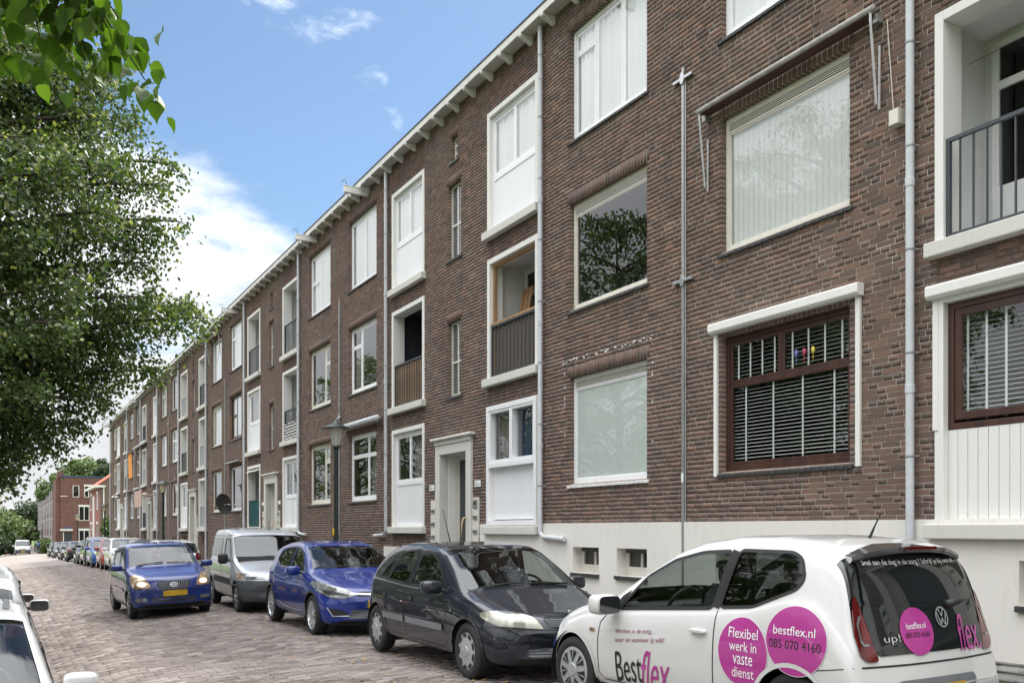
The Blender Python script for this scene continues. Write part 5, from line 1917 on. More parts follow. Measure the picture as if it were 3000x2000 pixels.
SP_CLIO = dict(L=4.06, hw=.866, r=.315, rim=.222, fo=.86, wb=2.589, tw=.2, wsf=.93, tum=.33, rc=.06, seat_z=.60, sig=.035,
    top=[(0, .56), (.015, .64), (.07, .72), (.2, .78), (.55, .87), (.95, .95), (1.12, .99), (1.5, 1.185), (1.85, 1.34), (2.1, 1.405), (2.5, 1.445), (2.95, 1.43), (3.4, 1.37), (3.6, 1.32), (3.78, 1.16), (3.92, .99), (4.0, .92), (4.04, .75), (4.06, .55)],
    bot=[(0, .28), (.02, .23), (.08, .20), (.5, .20), (3.4, .22), (3.9, .28), (4.02, .36), (4.06, .45)],
    plan=[(0, .72), (.025, .83), (.1, .91), (.32, .965), (.8, 1), (1.6, .975), (2.4, .97), (3.2, 1), (3.7, .97), (3.95, .88), (4.06, .74)],
    curve=[(0, .34), (.25, .26), (.6, .16), (1.1, .10), (1.7, .08), (2.2, .02), (2.6, 0), (3.5, -.05), (4.06, -.12)],
    belt=[(0, .55), (.3, .70), (.7, .82), (1.2, .92), (1.7, .93), (2.6, .96), (3.3, 1.03), (3.7, 1.02), (3.98, .88), (4.06, .62)],
    ws=(1.18, 1.93, 9.6), rw=(3.63, 3.94, 9.6))
SP_BERL = dict(L=4.11, hw=.86, r=.300, rim=.19, fo=.80, wb=2.693, tw=.175, wsf=.96, tum=.13, rc=.10, seat_z=.85, sig=.03,
    top=[(0, .56), (.015, .66), (.07, .75), (.25, .84), (.6, .93), (.95, 1.03), (1.05, 1.06), (1.35, 1.30), (1.62, 1.53), (1.80, 1.62), (2.1, 1.68), (2.7, 1.72), (3.6, 1.71), (3.95, 1.66), (4.03, 1.52), (4.07, 1.1), (4.09, .8), (4.11, .5)],
    bot=[(0, .32), (.02, .28), (.08, .24), (.5, .22), (3.5, .24), (4.0, .32), (4.11, .42)],
    plan=[(0, .70), (.04, .82), (.15, .91), (.35, .965), (.8, 1), (3.6, 1), (3.95, .97), (4.11, .88)],
    curve=[(0, .20), (.3, .15), (.8, .10), (1.6, .07), (2.2, .02), (2.6, 0), (3.8, -.03), (4.11, -.06)],
    belt=[(0, .58), (.3, .74), (.7, .88), (1.1, 1.0), (1.6, 1.03), (2.6, 1.04), (3.6, 1.06), (4.05, 1.0), (4.11, .7)],
    ws=(1.09, 1.68, 9.6), rw=(3.98, 4.07, 9.7))
SP_KIA = dict(L=3.495, hw=.797, r=.275, rim=.185, fo=.64, wb=2.37, tw=.165, wsf=.95, tum=.22, rc=.06, seat_z=.64, sig=.03,
    top=[(0, .58), (.012, .66), (.045, .75), (.12, .82), (.3, .875), (.6, .935), (.84, .985), (.9, 1.0), (1.2, 1.21), (1.5, 1.40), (1.68, 1.445), (2.1, 1.48), (2.7, 1.475), (3.1, 1.43), (3.25, 1.36), (3.36, 1.10), (3.43, .9), (3.47, .75), (3.495, .5)],
    bot=[(0, .30), (.015, .25), (.06, .21), (.5, .19), (3.0, .2), (3.3, .25), (3.45, .33), (3.495, .42)],
    plan=[(0, .80), (.02, .88), (.07, .94), (.22, .975), (.6, 1), (2.9, 1), (3.25, .96), (3.495, .80)],
    belt=[(0, .56), (.2, .72), (.5, .84), (.9, .925), (1.6, .94), (2.6, .97), (3.2, 1.0), (3.4, .85), (3.495, .62)],
    curve=[(0, .17), (.3, .13), (.7, .10), (1.2, .09), (2.0, .03), (2.6, 0), (3.0, -.05), (3.495, -.09)],
    ws=(.95, 1.58, 9.6), rw=(3.24, 3.40, 9.6), roll=math.radians(2.6))
SP_HATCH = dict(SP_ASTRA, r=.305, rim=.205)
SP_SEDAN = dict(L=4.4, hw=.87, r=.31, rim=.21, fo=.88, wb=2.65, tw=.19, wsf=.94, tum=.31, rc=.06, seat_z=.58,
    top=[(0, .48), (.03, .62), (.1, .70), (.5, .80), (.95, .89), (1.25, .95), (1.65, 1.18), (2.0, 1.36), (2.3, 1.42), (2.7, 1.44), (3.1, 1.40), (3.45, 1.27), (3.8, 1.08), (3.95, 1.04), (4.25, 1.0), (4.36, .85), (4.4, .55)],
    bot=[(0, .38), (.04, .25), (.15, .2), (.5, .2), (3.7, .21), (4.2, .28), (4.4, .42)],
    plan=[(0, .62), (.05, .78), (.16, .88), (.38, .96), (.8, 1), (3.5, 1), (4.1, .96), (4.3, .88), (4.4, .74)],
    belt=[(0, .52), (.3, .68), (.8, .82), (1.25, .89), (2.6, .92), (3.6, .96), (4.1, .95), (4.3, .85), (4.4, .6)],
    ws=(1.30, 2.06, 9.6), rw=(3.2, 3.78, 9.6))
SP_SMALL = dict(SP_KIA, roll=0)
SP_MPV = dict(L=4.3, hw=.89, r=.325, rim=.22, fo=.88, wb=2.68, tw=.2, wsf=.94, tum=.26, rc=.07, seat_z=.75,
    top=[(0, .55), (.03, .68), (.1, .78), (.5, .90), (.95, 1.02), (1.12, 1.08), (1.5, 1.33), (1.85, 1.53), (2.1, 1.60), (2.6, 1.64), (3.3, 1.62), (3.85, 1.55), (4.0, 1.45), (4.12, 1.1), (4.22, .95), (4.28, .75), (4.3, .55)],
    bot=[(0, .42), (.04, .30), (.15, .24), (.5, .24), (3.6, .25), (4.1, .32), (4.3, .45)],
    plan=[(0, .64), (.05, .79), (.16, .89), (.38, .965), (.8, 1), (3.6, 1), (4.0, .97), (4.2, .89), (4.3, .76)],
    belt=[(0, .60), (.3, .76), (.8, .94), (1.2, 1.02), (2.6, 1.05), (3.6, 1.1), (4.05, 1.06), (4.2, .88), (4.3, .65)],
    ws=(1.18, 1.92, 9.6), rw=(3.98, 4.13, 9.6))
SP_VAN = dict(L=4.9, hw=.95, r=.335, rim=.215, fo=.92, wb=3.0, tw=.21, wsf=.97, tum=.12, rc=.12, seat_z=1.0, cat='van',
    top=[(0, .55), (.02, .75), (.08, .92), (.2, 1.02), (.55, 1.13), (.75, 1.20), (1.1, 1.52), (1.45, 1.82), (1.7, 1.92), (2.3, 1.97), (4.5, 1.95), (4.78, 1.88), (4.85, 1.4), (4.88, .9), (4.9, .55)],
    bot=[(0, .42), (.04, .32), (.15, .25), (.6, .25), (4.3, .28), (4.8, .38), (4.9, .45)],
    plan=[(0, .76), (.04, .86), (.15, .93), (.35, .975), (.8, 1), (4.6, 1), (4.9, .93)],
    belt=[(0, .62), (.3, .9), (.8, 1.12), (1.5, 1.15), (4.6, 1.15), (4.9, .8)],
    ws=(.80, 1.50, 9.6), rw=(4.78, 4.85, 9.7))
LX = 4.03                                    # road-side flank of the parked row
def park(L, hw, yfront, facing, x=LX, skew=0.0):
    """location and yaw for a car whose end nearest to the camera is at yfront"""
    yc = yfront + L / 2
    xc = x + hw
    return (xc, yc, g(min(xc, 4.2), yc) + .0), yaw_for(facing) + skew
def mirror_pts(P): return [(-a, b) for a, b in P]

# ------------------------------------------------------------------ white hatchback with lettering
def white_up():
    loc, yw = (5.247, 5.608, g(5, 5.6)), yaw_for('away') + math.radians(3)
    c = Car(SP_UP, 'white_hatchback', 'white three door hatchback with magenta discs and lettering on flank and tailgate', loc, yw, 'p_white', step=.014)
    c.cut_side([(1.19, .865), (2.255, .945), (2.345, 1.355), (2.05, 1.34), (1.75, 1.275), (1.45, 1.135)], 'car_glass', sides=('L', 'R'), seal=.028)
    c.cut_side([(2.325, .955), (2.64, .98), (3.01, 1.12), (3.06, 1.19), (3.01, 1.32), (2.92, 1.36), (2.42, 1.365)], 'car_glass_dark', sides=('L', 'R'), seal=.022)
    c.strip([(2.29, .95), (2.38, 1.36)], .07, 'L', 'black', 'pillar_trim', eps=.006)
    c.glass_band('ws', 'windscreen', 'car_glass')
    c.glass_band('rw', 'rear_window', 'black_glass')
    c.wheels('cap7')
    c.mirrors(1.17, .885, c.paint, (.085, .12, .085))
    # black wedge at the foot of the pillar
    c.patch([(1.08, .835), (1.20, .85), (1.30, 1.02), (1.2, .97)], 'L', 'black', 'mirror_base', .007, .05)
    c.interior()
    # gloss black tailgate with red lamps either side
    tg = c.patch(rounded([(-.56, .72), (.56, .72), (.61, .98), (.585, 1.05), (-.585, 1.05), (-.61, .98)], .04), 'B', 'black_glass', 'tailgate_panel', .006, .04)
    c.patch(rounded([(-.585, 1.03), (.585, 1.03), (.535, 1.36), (-.535, 1.36)], .05), 'B', 'black_glass', 'rear_glass', .008, .04)
    for sg in (1, -1):
        P = [(.56, .69), (.655, .69), (.705, .73), (.71, .86), (.69, .98), (.665, 1.06), (.64, 1.10), (.625, 1.04), (.615, .95), (.59, .82)]
        P = [(sg * a, b) for a, b in P]
        lamp = c.patch(rounded(P if sg > 0 else P[::-1], .025), 'B', 'tail', 'tail_light', .012, .03)
        q = [(.625, .785), (.668, .785), (.685, .81), (.68, .92), (.658, .965), (.64, .975), (.638, .96), (.65, .945), (.668, .91), (.672, .825), (.662, .80), (.625, .80)]
        q = [(sg * a, b) for a, b in q]
        c.patch(q if sg > 0 else q[::-1], 'B', 'headlamp', 'light_guide', .016, .04, parent=lamp)
    # roof spoiler over the rear window, with the brake light in its edge
    V = []; F_ = []
    nn = 16
    for k in range(nn + 1):
        yy = -.58 + 1.16 * k / nn
        e_ = abs(yy) / .58
        zz = 1.41 - .065 * e_ ** 2.4
        x0 = c.X(3.18 - .02 * e_); x1 = c.X(3.40 - .10 * e_ ** 2)
        V += [(x0, yy, zz + .012), (x1, yy, zz - .008), (x1 - .004, yy, zz - .03), (x1 + .012, yy, zz - .048), (x0 - .06, yy, zz - .05)]
    for k in range(nn):
        for q in range(4): F_.append((5 * k + q, 5 * k + q + 1, 5 * k + 6 + q, 5 * k + 5 + q))
    F_ += [(0, 1, 2, 3, 4), tuple(5 * nn + q for q in (4, 3, 2, 1, 0))]
    sp_ = MB().add(V, F_).build('spoiler', c.paint, c.root, smooth='auto')
    MB().box(c.X(3.405), c.X(3.39), -.17, .17, 1.378, 1.402).build('brake_light', M['tail'], sp_, bevel=.004)
    # bumper crease and plate recess
    c.lineloop([(-.7, .66), (-.3, .655), (.3, .655), (.7, .66)], 'B', .012)
    c.patch(rounded([(-.45, .36), (.45, .36), (.42, .56), (-.42, .56)], .05), 'B', 'trim_grey', 'plate_recess', .003, .05)
    c.plate('B', .46)
    # lettering
    c.text('Werken in de zorg,', 'L', 1.20, 1.65, .655, .702, 'plum', 'lettering', slope=.09)
    c.text('waar en wanneer jij wilt!', 'L', 1.20, 1.795, .585, .635, 'plum', 'lettering', slope=.09)
    c.text('Best', 'L', 1.20, 1.525, .275, .52, 'ink', 'lettering', slope=.09)
    c.text('flex.', 'L', 1.49, 1.86, .24, .565, 'magenta', 'lettering', shear=.16, slope=.06)
    for (cc, rr, rz_) in (((2.592, .67), .225, .237), ((3.05, .79), .243, .225)):
        c.circle(cc, rr + .004, 'L', 'white', 'sticker_edge', .0042, 48, ry=rz_ + .004)
        c.circle(cc, rr, 'L', 'magenta', 'magenta_disc', .0055, 48, ry=rz_)
    for k, (tx, hw_) in enumerate((('Flexibel', .135), ('werk in', .125), ('vaste', .09), ('dienst', .10))):
        zz = .775 - k * .09
        c.text(tx, 'L', 2.60 - hw_, 2.60 + hw_, zz - .012, zz + .058, 'white', 'lettering', .0075)
    c.text('bestflex.nl', 'L', 3.045 - .175, 3.045 + .165, .825, .885, 'white', 'lettering', .0075)
    c.text('085 070 4160', 'L', 3.045 - .21, 3.045 + .21, .735, .793, 'ink', 'lettering', .0075)
    c.text('Snel aan de slag in de zorg ? Schrijf je bij ons in!', 'B', .50, -.48, 1.27, 1.312, 'white', 'lettering', .0105)
    c.circle((.155, .855), .165, 'B', 'magenta', 'magenta_disc', .010, 40, ry=.15)
    c.text('bestflex.nl', 'B', .255, .06, .87, .91, 'white', 'lettering', .0125)
    c.text('085 070 4160', 'B', .28, .035, .815, .85, 'ink', 'lettering', .0125)
    c.text('up!', 'B', .485, .335, .785, .845, 'chrome', 'lettering', .0125)
    c.text('flex.', 'B', -.27, -.55, .70, .94, 'magenta', 'lettering', .0125, shear=.1)
    emblem(c, -.13, .93, .068, 'B', 'VW')
    # door seams, handle, indicator
    c.lineloop([(1.06, .82), (.985, .74), (.965, .60), (.965, .32), (1.03, .27), (2.22, .27), (2.30, .34), (2.315, .93)], 'L', .009)
    c.circle((2.155, .775), .055, 'L', 'p_white', 'handle_cup', .002, 24)
    V, F_ = blob((0, 0, 0), (.085, .018, .018), .6)
    h = c.ray(2.165, .775, 'L')
    MB().add([(v[0] + c.X(2.165), v[1] + h[0].y + .02, v[2] + .775) for v in V], F_).build('door_handle', c.paint, c.root, smooth=True)
    c.patch(rounded([(.85, .655), (.92, .655), (.92, .685), (.85, .685)], .012), 'L', 'amber_lens', 'side_indicator', .008, .05)
    for d, sg in (('L', 1), ('R', -1)):
        c.patch(rounded([(.10, .66), (.34, .74), (.36, .80), (.26, .80), (.12, .73)], .03), d, 'headlamp', 'headlight', .006, .04)
    c.lineloop([(3.02, .70), (3.2, .62), (3.45, .66)], 'L', .006)
    c.antenna(3.0, .17, 0, .55)
    a = c.ray(3.0, 0, 'T')
    # wiper on the rear window
    MB().tube([(-c.L / 2 + .02 - .05, -.02, 1.03), (-c.L / 2 + .03 - .05, -.2, 1.045), (-c.L / 2 + .06 - .05, -.36, 1.06)], [.03, .014, .006], 8).build('rear_wiper', M['black'], c.root, smooth=True)
    c.strip([(.55, .28), (1.6, .26), (2.95, .28)][0:0] or [(.98, .265), (2.68, .265)], .05, 'L', 'p_white', 'sill_trim', eps=.004)
    c.finish()
def emblem(c, y, z, r_, d, kind):
    """ring with strokes, chromed"""
    n = 28
    V = []; F_ = []
    for k in range(n):
        a = 2 * math.pi * k / n
        for rr in (r_, r_ * .84): V.append((y + rr * math.cos(a), z + rr * math.sin(a)))
    F_ = [(2 * k, 2 * k + 1, (2 * k + 3) % (2 * n), (2 * k + 2) % (2 * n)) for k in range(n)]
    o = c.patch((V, F_), d, 'chrome', 'emblem', .018, .05)
    def bar(p, q, w_=.16):
        p, q = Vector(p), Vector(q)
        tn = (q - p).normalized(); nn = Vector((-tn.y, tn.x)) * w_ / 2
        return [(y + a.x * r_, z + a.y * r_) for a in (p - nn, q - nn, q + nn, p + nn)]
    bars = []
    if kind == 'VW':
        bars = [bar((-.38, .78), (0, .08)), bar((.38, .78), (0, .08)), bar((-.74, .45), (-.30, -.72)), bar((-.30, -.72), (0, -.08)), bar((0, -.08), (.30, -.72)), bar((.30, -.72), (.74, .45))]
    elif kind == 'opel':
        bars = [bar((-.8, .12), (.15, .12)), bar((.15, .12), (-.15, -.12)), bar((-.15, -.12), (.8, -.12))]
    for bb in bars:
        c.patch(bb, d, 'chrome', 'emblem_bar', .0185, .08, parent=o)
    return o

# ------------------------------------------------------------------ dark blue five door hatchback
def astra():
    loc, yw = park(4.11, .855, 7.74, 'cam', 4.24)
    c = Car(SP_ASTRA, 'dark_hatchback', 'dark navy five door hatchback with grey rubbing strips and plastic hubcaps', loc, yw, 'p_navy', step=.016)
    c.cut_side([(1.47, .92), (2.44, .915), (2.30, 1.315), (2.08, 1.30), (1.83, 1.20)], 'car_glass', seal=.022)
    c.cut_side([(2.54, .92), (3.12, .945), (2.98, 1.24), (2.80, 1.30), (2.41, 1.33)], 'car_glass', seal=.022)
    c.cut_side([(3.19, .955), (3.44, .975), (3.24, 1.12), (3.09, 1.21)], 'car_glass_dark', seal=.02)
    c.strip([(2.49, .92), (2.355, 1.325)], .07, 'L', 'black', 'pillar_trim')
    c.glass_band('ws', 'windscreen', 'car_glass')
    c.glass_band('rw', 'rear_window', 'car_glass_dark')
    c.wheels('cap9')
    c.mirrors(1.50, .915, c.paint, (.08, .12, .075))
    c.interior()
    c.wipers(1.0)
    for d in ('L', 'R'):
        c.strip([(1.40, .50), (2.44, .505)], .075, d, 'trim_grey', 'rubbing_strip', eps=.016)
        c.strip([(2.50, .505), (3.17, .51)], .075, d, 'trim_grey', 'rubbing_strip', eps=.016)
        c.strip([(1.22, .245), (3.08, .255)], .10, d, 'trim_grey', 'sill_trim', eps=.012)
        c.lineloop([(1.36, .89), (1.33, .8), (1.33, .34), (1.39, .29), (2.40, .30), (2.47, .36), (2.48, .92)], d)
        c.lineloop([(2.48, .92), (2.48, .35), (2.55, .30), (3.02, .31), (3.10, .44), (3.22, .62), (3.30, .80), (3.27, .95)], d)
        for tt in (2.33, 3.14):
            c.patch(rounded([(tt - .075, .715), (tt + .075, .72), (tt + .075, .79), (tt - .075, .785)], .03), d, 'black', 'door_handle', .004, .05)
            c.patch(rounded([(tt - .06, .745), (tt + .06, .75), (tt + .06, .777), (tt - .06, .772)], .012), d, c.paint, 'handle_lever', .016, .05)
        c.circle((1.20, .70), .025, d, 'headlamp', 'side_indicator', .008, 16, ry=.018)
    for sg in (1, -1):
        P = [(sg * a, b) for a, b in [(.36, .575), (.74, .60), (.80, .665), (.775, .725), (.64, .74), (.44, .69)]]
        c.patch(rounded(P if sg > 0 else P[::-1], .03), 'F', 'headlamp_old', 'headlight', .012, .03, bulge=.012)
    P = [(-.30, .59), (.30, .59), (.35, .68), (-.35, .68)]
    c.patch(rounded(P, .03), 'F', 'black', 'grille', .006, .04)
    for k in range(4):
        c.strip([(-.31 - k * .009, .603 + k * .019), (.31 + k * .009, .603 + k * .019)], .007, 'F', 'trim_grey', 'grille_bar', eps=.011)
    emblem(c, 0, .685, .045, 'F', 'opel')
    for yy in (-.2, .2):
        P = [(yy, .70), (yy * 2.1, 1.30)]
    c.lineloop([(-.80, .585), (-.4, .57), (.4, .57), (.80, .585)], 'F', .010)
    c.strip([(-.80, .455), (-.4, .44), (.4, .44), (.80, .455)], .022, 'F', 'p_navy', 'bumper_ridge', eps=.014)
    c.patch(rounded([(-.50, .29), (.50, .29), (.56, .385), (-.56, .385)], .03), 'F', 'black', 'air_intake', .005, .05)
    for k in range(3):
        c.strip([(-.50, .31 + k * .027), (.50, .31 + k * .027)], .008, 'F', 'trim_grey', 'intake_bar', eps=.009)
    c.strip([(-.74, .235), (-.4, .225), (.4, .225), (.74, .235)], .06, 'F', 'bumper_plastic', 'front_lip', eps=.02)
    c.plate('F', .46)
    c.lineloop([(1.10, -.70), (.60, -.54), (.20, -.40)], 'T', .007)
    c.lineloop([(1.10, .70), (.60, .54), (.20, .40)], 'T', .007)
    c.antenna(3.0, .42, .0, .55)
    c.finish()
# ------------------------------------------------------------------ blue hatchback with swept headlights
def clio():
    loc, yw = park(4.06, .866, 13.04, 'cam', 4.22, math.radians(-1.0))
    c = Car(SP_CLIO, 'blue_hatchback', 'bright blue five door hatchback with alloy wheels and swept headlights', loc, yw, 'p_clio', step=.016)
    c.cut_side([(1.58, .965), (2.36, .99), (2.40, 1.335), (2.22, 1.325), (1.92, 1.23)], 'car_glass_dark', seal=.02)
    c.cut_side([(2.44, .995), (2.98, 1.03), (3.22, 1.13), (3.12, 1.235), (2.9, 1.31), (2.46, 1.34)], 'car_glass_dark', seal=.02)
    c.strip([(2.40, .99), (2.43, 1.34)], .06, 'L', 'black', 'pillar_trim')
    c.glass_band('ws', 'windscreen', 'car_glass')
    c.glass_band('rw', 'rear_window', 'car_glass_dark')
    c.wheels('alloy')
    c.mirrors(1.62, .955, c.paint, (.08, .115, .075))
    c.interior(); c.wipers(1.16)
    for d in ('L', 'R'):
        c.strip([(1.5, .945), (2.0, .962), (2.5, .985), (2.98, 1.012), (3.25, 1.12)], .012, d, 'chrome', 'window_trim', eps=.007)
        c.lineloop([(1.42, .93), (1.33, .82), (1.33, .36), (1.40, .30), (2.34, .30), (2.40, .36), (2.41, .96)], d)
        c.lineloop([(2.41, .96), (2.41, .35), (2.48, .30), (2.98, .31), (3.08, .46), (3.24, .66), (3.28, .9)], d)
        c.strip([(1.40, .36), (1.8, .33), (2.5, .35), (2.95, .42)], .014, d, 'chrome', 'sill_trim', eps=.008)
        h = c.ray(2.28, .80, d)
        V, F_ = blob((c.X(2.28), h[0].y + (.02 if d == 'L' else -.02), .83), (.085, .018, .018), .6)
        MB().add(V, F_).build('door_handle', c.paint, c.root, smooth=True)
    for sg in (1, -1):
        P = [(sg * a, b) for a, b in [(.34, .66), (.55, .60), (.74, .625), (.815, .70), (.83, .80), (.79, .845), (.70, .80), (.52, .735)]]
        c.patch(rounded(P if sg > 0 else P[::-1], .03), 'F', 'headlamp', 'headlight', .010, .03, bulge=.01)
        P = [(sg * a, b) for a, b in [(.46, .645), (.72, .655), (.77, .72), (.72, .71), (.60, .685)]]
        c.patch(P if sg > 0 else P[::-1], 'F', 'black', 'lamp_housing', .0235, .04)
        P = [(sg * a, b) for a, b in [(.47, .35), (.69, .35), (.74, .46), (.62, .445), (.5, .40)]]
        c.patch(rounded(P if sg > 0 else P[::-1], .03), 'F', 'black', 'fog_recess', .006, .04)
        c.strip([(sg * .47, .345), (sg * .69, .345), (sg * .755, .47)], .012, 'F', 'chrome', 'fog_trim', eps=.012)
    c.patch(rounded([(-.36, .635), (.36, .635), (.34, .70), (-.34, .70)], .03), 'F', 'black', 'grille', .008, .04)
    c.strip([(-.45, .675), (-.1, .655), (.1, .655), (.45, .675)], .02, 'F', 'chrome', 'grille_bar', eps=.016)
    c.patch([(0, .615), (.045, .685), (0, .755), (-.045, .685)], 'F', 'chrome', 'emblem', .024, .1)
    c.patch(rounded([(-.50, .30), (.50, .30), (.42, .44), (-.42, .44)], .03), 'F', 'black', 'air_intake', .006, .04)
    for k in range(5):
        c.strip([(-.46, .315 + k * .026), (.46, .315 + k * .026)], .007, 'F', 'trim_grey', 'intake_bar', eps=.010)
    c.strip([(-.76, .235), (-.4, .225), (.4, .225), (.76, .235)], .04, 'F', 'black', 'front_lip', eps=.014)
    c.plate('F', .52)
    c.lineloop([(1.14, -.74), (.60, -.62), (.25, -.48)], 'T', .007); c.lineloop([(1.14, .74), (.60, .62), (.25, .48)], 'T', .007)
    c.antenna(3.35, .09, 0, 1.6)
    c.finish()
# ------------------------------------------------------------------ silver delivery van
def berlingo():
    loc, yw = park(4.11, .86, 18.13, 'cam', 4.2, math.radians(-1.5))
    c = Car(SP_BERL, 'delivery_van', 'small silver panel van with black plastic front bumper', loc, yw, 'p_silver', step=.018)
    c.root['category'] = 'van'
    c.cut_side([(1.42, 1.045), (2.22, 1.06), (2.24, 1.48), (1.82, 1.47), (1.60, 1.28)], 'car_glass', seal=.022)
    c.glass_band('ws', 'windscreen', 'car_glass')
    c.wheels('cap8')
    c.mirrors(1.52, 1.05, M['black'], (.075, .10, .11))
    c.interior(); c.wipers(1.06)
    for d in ('L', 'R'):
        c.strip([(1.28, .60), (2.30, .605)], .13, d, 'bumper_plastic', 'rubbing_strip', eps=.012)
        c.strip([(2.36, .605), (3.15, .61)], .13, d, 'bumper_plastic', 'rubbing_strip', eps=.012)
        c.lineloop([(1.26, 1.02), (1.26, .34), (1.34, .29), (2.24, .29), (2.31, .35), (2.33, 1.52), (2.2, 1.57), (1.75, 1.55)], d, .009)
        c.lineloop([(2.42, 1.54), (2.40, .31), (3.9, .33), (3.9, 1.54), (2.42, 1.54)], d, .009)
        c.patch(rounded([(2.55, 1.09), (3.75, 1.10), (3.72, 1.48), (2.56, 1.49)], .08), d, 'p_silver', 'side_panel', .006, .06)
        c.strip(rounded([(2.55, 1.09), (3.75, 1.10), (3.72, 1.48), (2.56, 1.49)], .08), .008, d, 'trim_grey', 'panel_edge', True, eps=.007)
        for tt in (2.24, 2.47):
            c.patch(rounded([(tt - .035, .93), (tt + .035, .93), (tt + .035, 1.0), (tt - .035, 1.0)], .02), d, 'black', 'door_handle', .01, .05)
    for sg in (1, -1):
        P = [(sg * a, b) for a, b in [(.40, .70), (.78, .695), (.82, .74), (.80, .80), (.62, .805), (.45, .775)]]
        c.patch(rounded(P if sg > 0 else P[::-1], .025), 'F', 'headlamp', 'headlight', .010, .03, bulge=.008)
        P = [(sg * a, b) for a, b in [(.765, .70), (.835, .71), (.83, .79), (.775, .80)]]
        c.patch(P if sg > 0 else P[::-1], 'F', 'amber_lens', 'indicator', .014, .03)
    b = c.patch(rounded([(-.85, .27), (.85, .27), (.86, .66), (-.86, .66)], .06), 'F', 'bumper_plastic', 'front_bumper', .022, .04)
    for d in ('L', 'R'):
        c.patch([(.03, .34), (.44, .30), (.44, .655), (.03, .655)], d, 'bumper_plastic', 'front_bumper', .022, .04)
    c.lineloop([(-.82, .47), (.82, .47)], 'F', .012, eps=.024)
    c.patch(rounded([(-.33, .70), (.33, .70), (.30, .76), (-.30, .76)], .02), 'F', 'black', 'grille', .006, .05)
    c.plate('F', .52)
    c.antenna(1.95, .22, .1, .35)
    c.finish()
# ------------------------------------------------------------------ blue city car driving towards the camera
def kia():
    x, y = 3.02, 20.9
    c = Car(SP_KIA, 'blue_city_car', 'small blue city car driving down the street with its headlights lit', (x, y, g(3.0, y)), yaw_for('cam') + math.radians(1.5), 'p_kia', step=.014)
    c.cut_side([(1.22, .975), (1.92, .985), (1.93, 1.365), (1.72, 1.36), (1.52, 1.24)], 'car_glass', seal=.02)
    c.cut_side([(2.01, .99), (2.62, 1.005), (2.86, 1.06), (2.80, 1.30), (2.02, 1.375)], 'car_glass_dark', seal=.02)
    c.glass_band('ws', 'windscreen', 'car_glass')
    c.glass_band('rw', 'rear_window', 'car_glass_dark')
    c.wheels('cap8')
    c.mirrors(1.14, .985, c.paint, (.075, .115, .065))
    c.interior(); c.wipers(.94)
    for d in ('L', 'R'):
        c.lineloop([(1.10, .95), (1.04, .8), (1.04, .34), (1.1, .29), (1.9, .29), (1.96, .35), (1.97, .98)], d)
        c.lineloop([(1.97, .98), (1.97, .34), (2.03, .29), (2.5, .3), (2.62, .48), (2.74, .7), (2.76, 1.0)], d)
        c.strip([(1.05, .545), (1.94, .55)], .06, d, c.paint, 'rubbing_strip', eps=.014); c.strip([(2.0, .55), (2.6, .56)], .06, d, c.paint, 'rubbing_strip', eps=.014)
        c.strip([(.95, .245), (2.66, .25)], .03, d, 'trim_grey', 'sill_trim', eps=.010)
    for sg in (1, -1):
        P = [(sg * a, b) for a, b in [(.42, .62), (.72, .62), (.745, .70), (.735, .845), (.66, .875), (.545, .83), (.46, .72)]]
        lamp = c.patch(rounded(P if sg > 0 else P[::-1], .04), 'F', 'amber_lens', 'headlight', .010, .03, bulge=.012)
        c.circle((sg * .575, .695), .075, 'F', 'lit_lamp', 'lit_bulb', .026, 20, ry=.045, parent=lamp)
        P = [(sg * a, b) for a, b in [(.50, .355), (.70, .355), (.70, .43), (.50, .43)]]
        c.patch(rounded(P if sg > 0 else P[::-1], .02), 'F', 'headlamp', 'fog_light', .012, .05)
    c.patch(rounded([(-.24, .565), (.24, .565), (.31, .66), (.29, .745), (-.29, .745), (-.31, .66)], .05), 'F', 'black', 'grille', .010, .04)
    for k in range(15):
        yy = -.26 + k * .52 / 14
        c.strip([(yy, .575 if abs(yy) < .23 else .61), (yy, .735)], .010, 'F', 'trim_grey', 'grille_bar', eps=.016)
    c.circle((0, .66), .075, 'F', 'chrome', 'emblem', .022, 28, ry=.042)
    c.circle((0, .66), .066, 'F', 'black', 'emblem_field', .0235, 28, ry=.034)
    c.text('KIA', 'F', -.045, .045, .642, .678, 'chrome', 'emblem_letters', .025)
    c.patch(rounded([(-.42, .335), (.42, .335), (.44, .43), (-.44, .43)], .025), 'F', 'black', 'air_intake', .006, .04)
    c.strip([(-.42, .385), (.42, .385)], .016, 'F', c.paint, 'intake_bar', eps=.016)
    c.plate('F', .50, .50)
    c.strip([(-.66, .235), (-.3, .225), (.3, .225), (.66, .235)], .035, 'F', 'bumper_plastic', 'front_lip', eps=.02)
    c.strip([(-.74, .59), (-.32, .575)], .008, 'F', 'black', 'panel_gap', eps=.002); c.strip([(.32, .575), (.74, .59)], .008, 'F', 'black', 'panel_gap', eps=.002)
    c.lineloop([(.88, -.64), (.4, -.5), (.14, -.42)], 'T', .007); c.lineloop([(.88, .64), (.4, .5), (.14, .42)], 'T', .007)
    c.antenna(1.75, .05, 0, .4)
    c.finish()
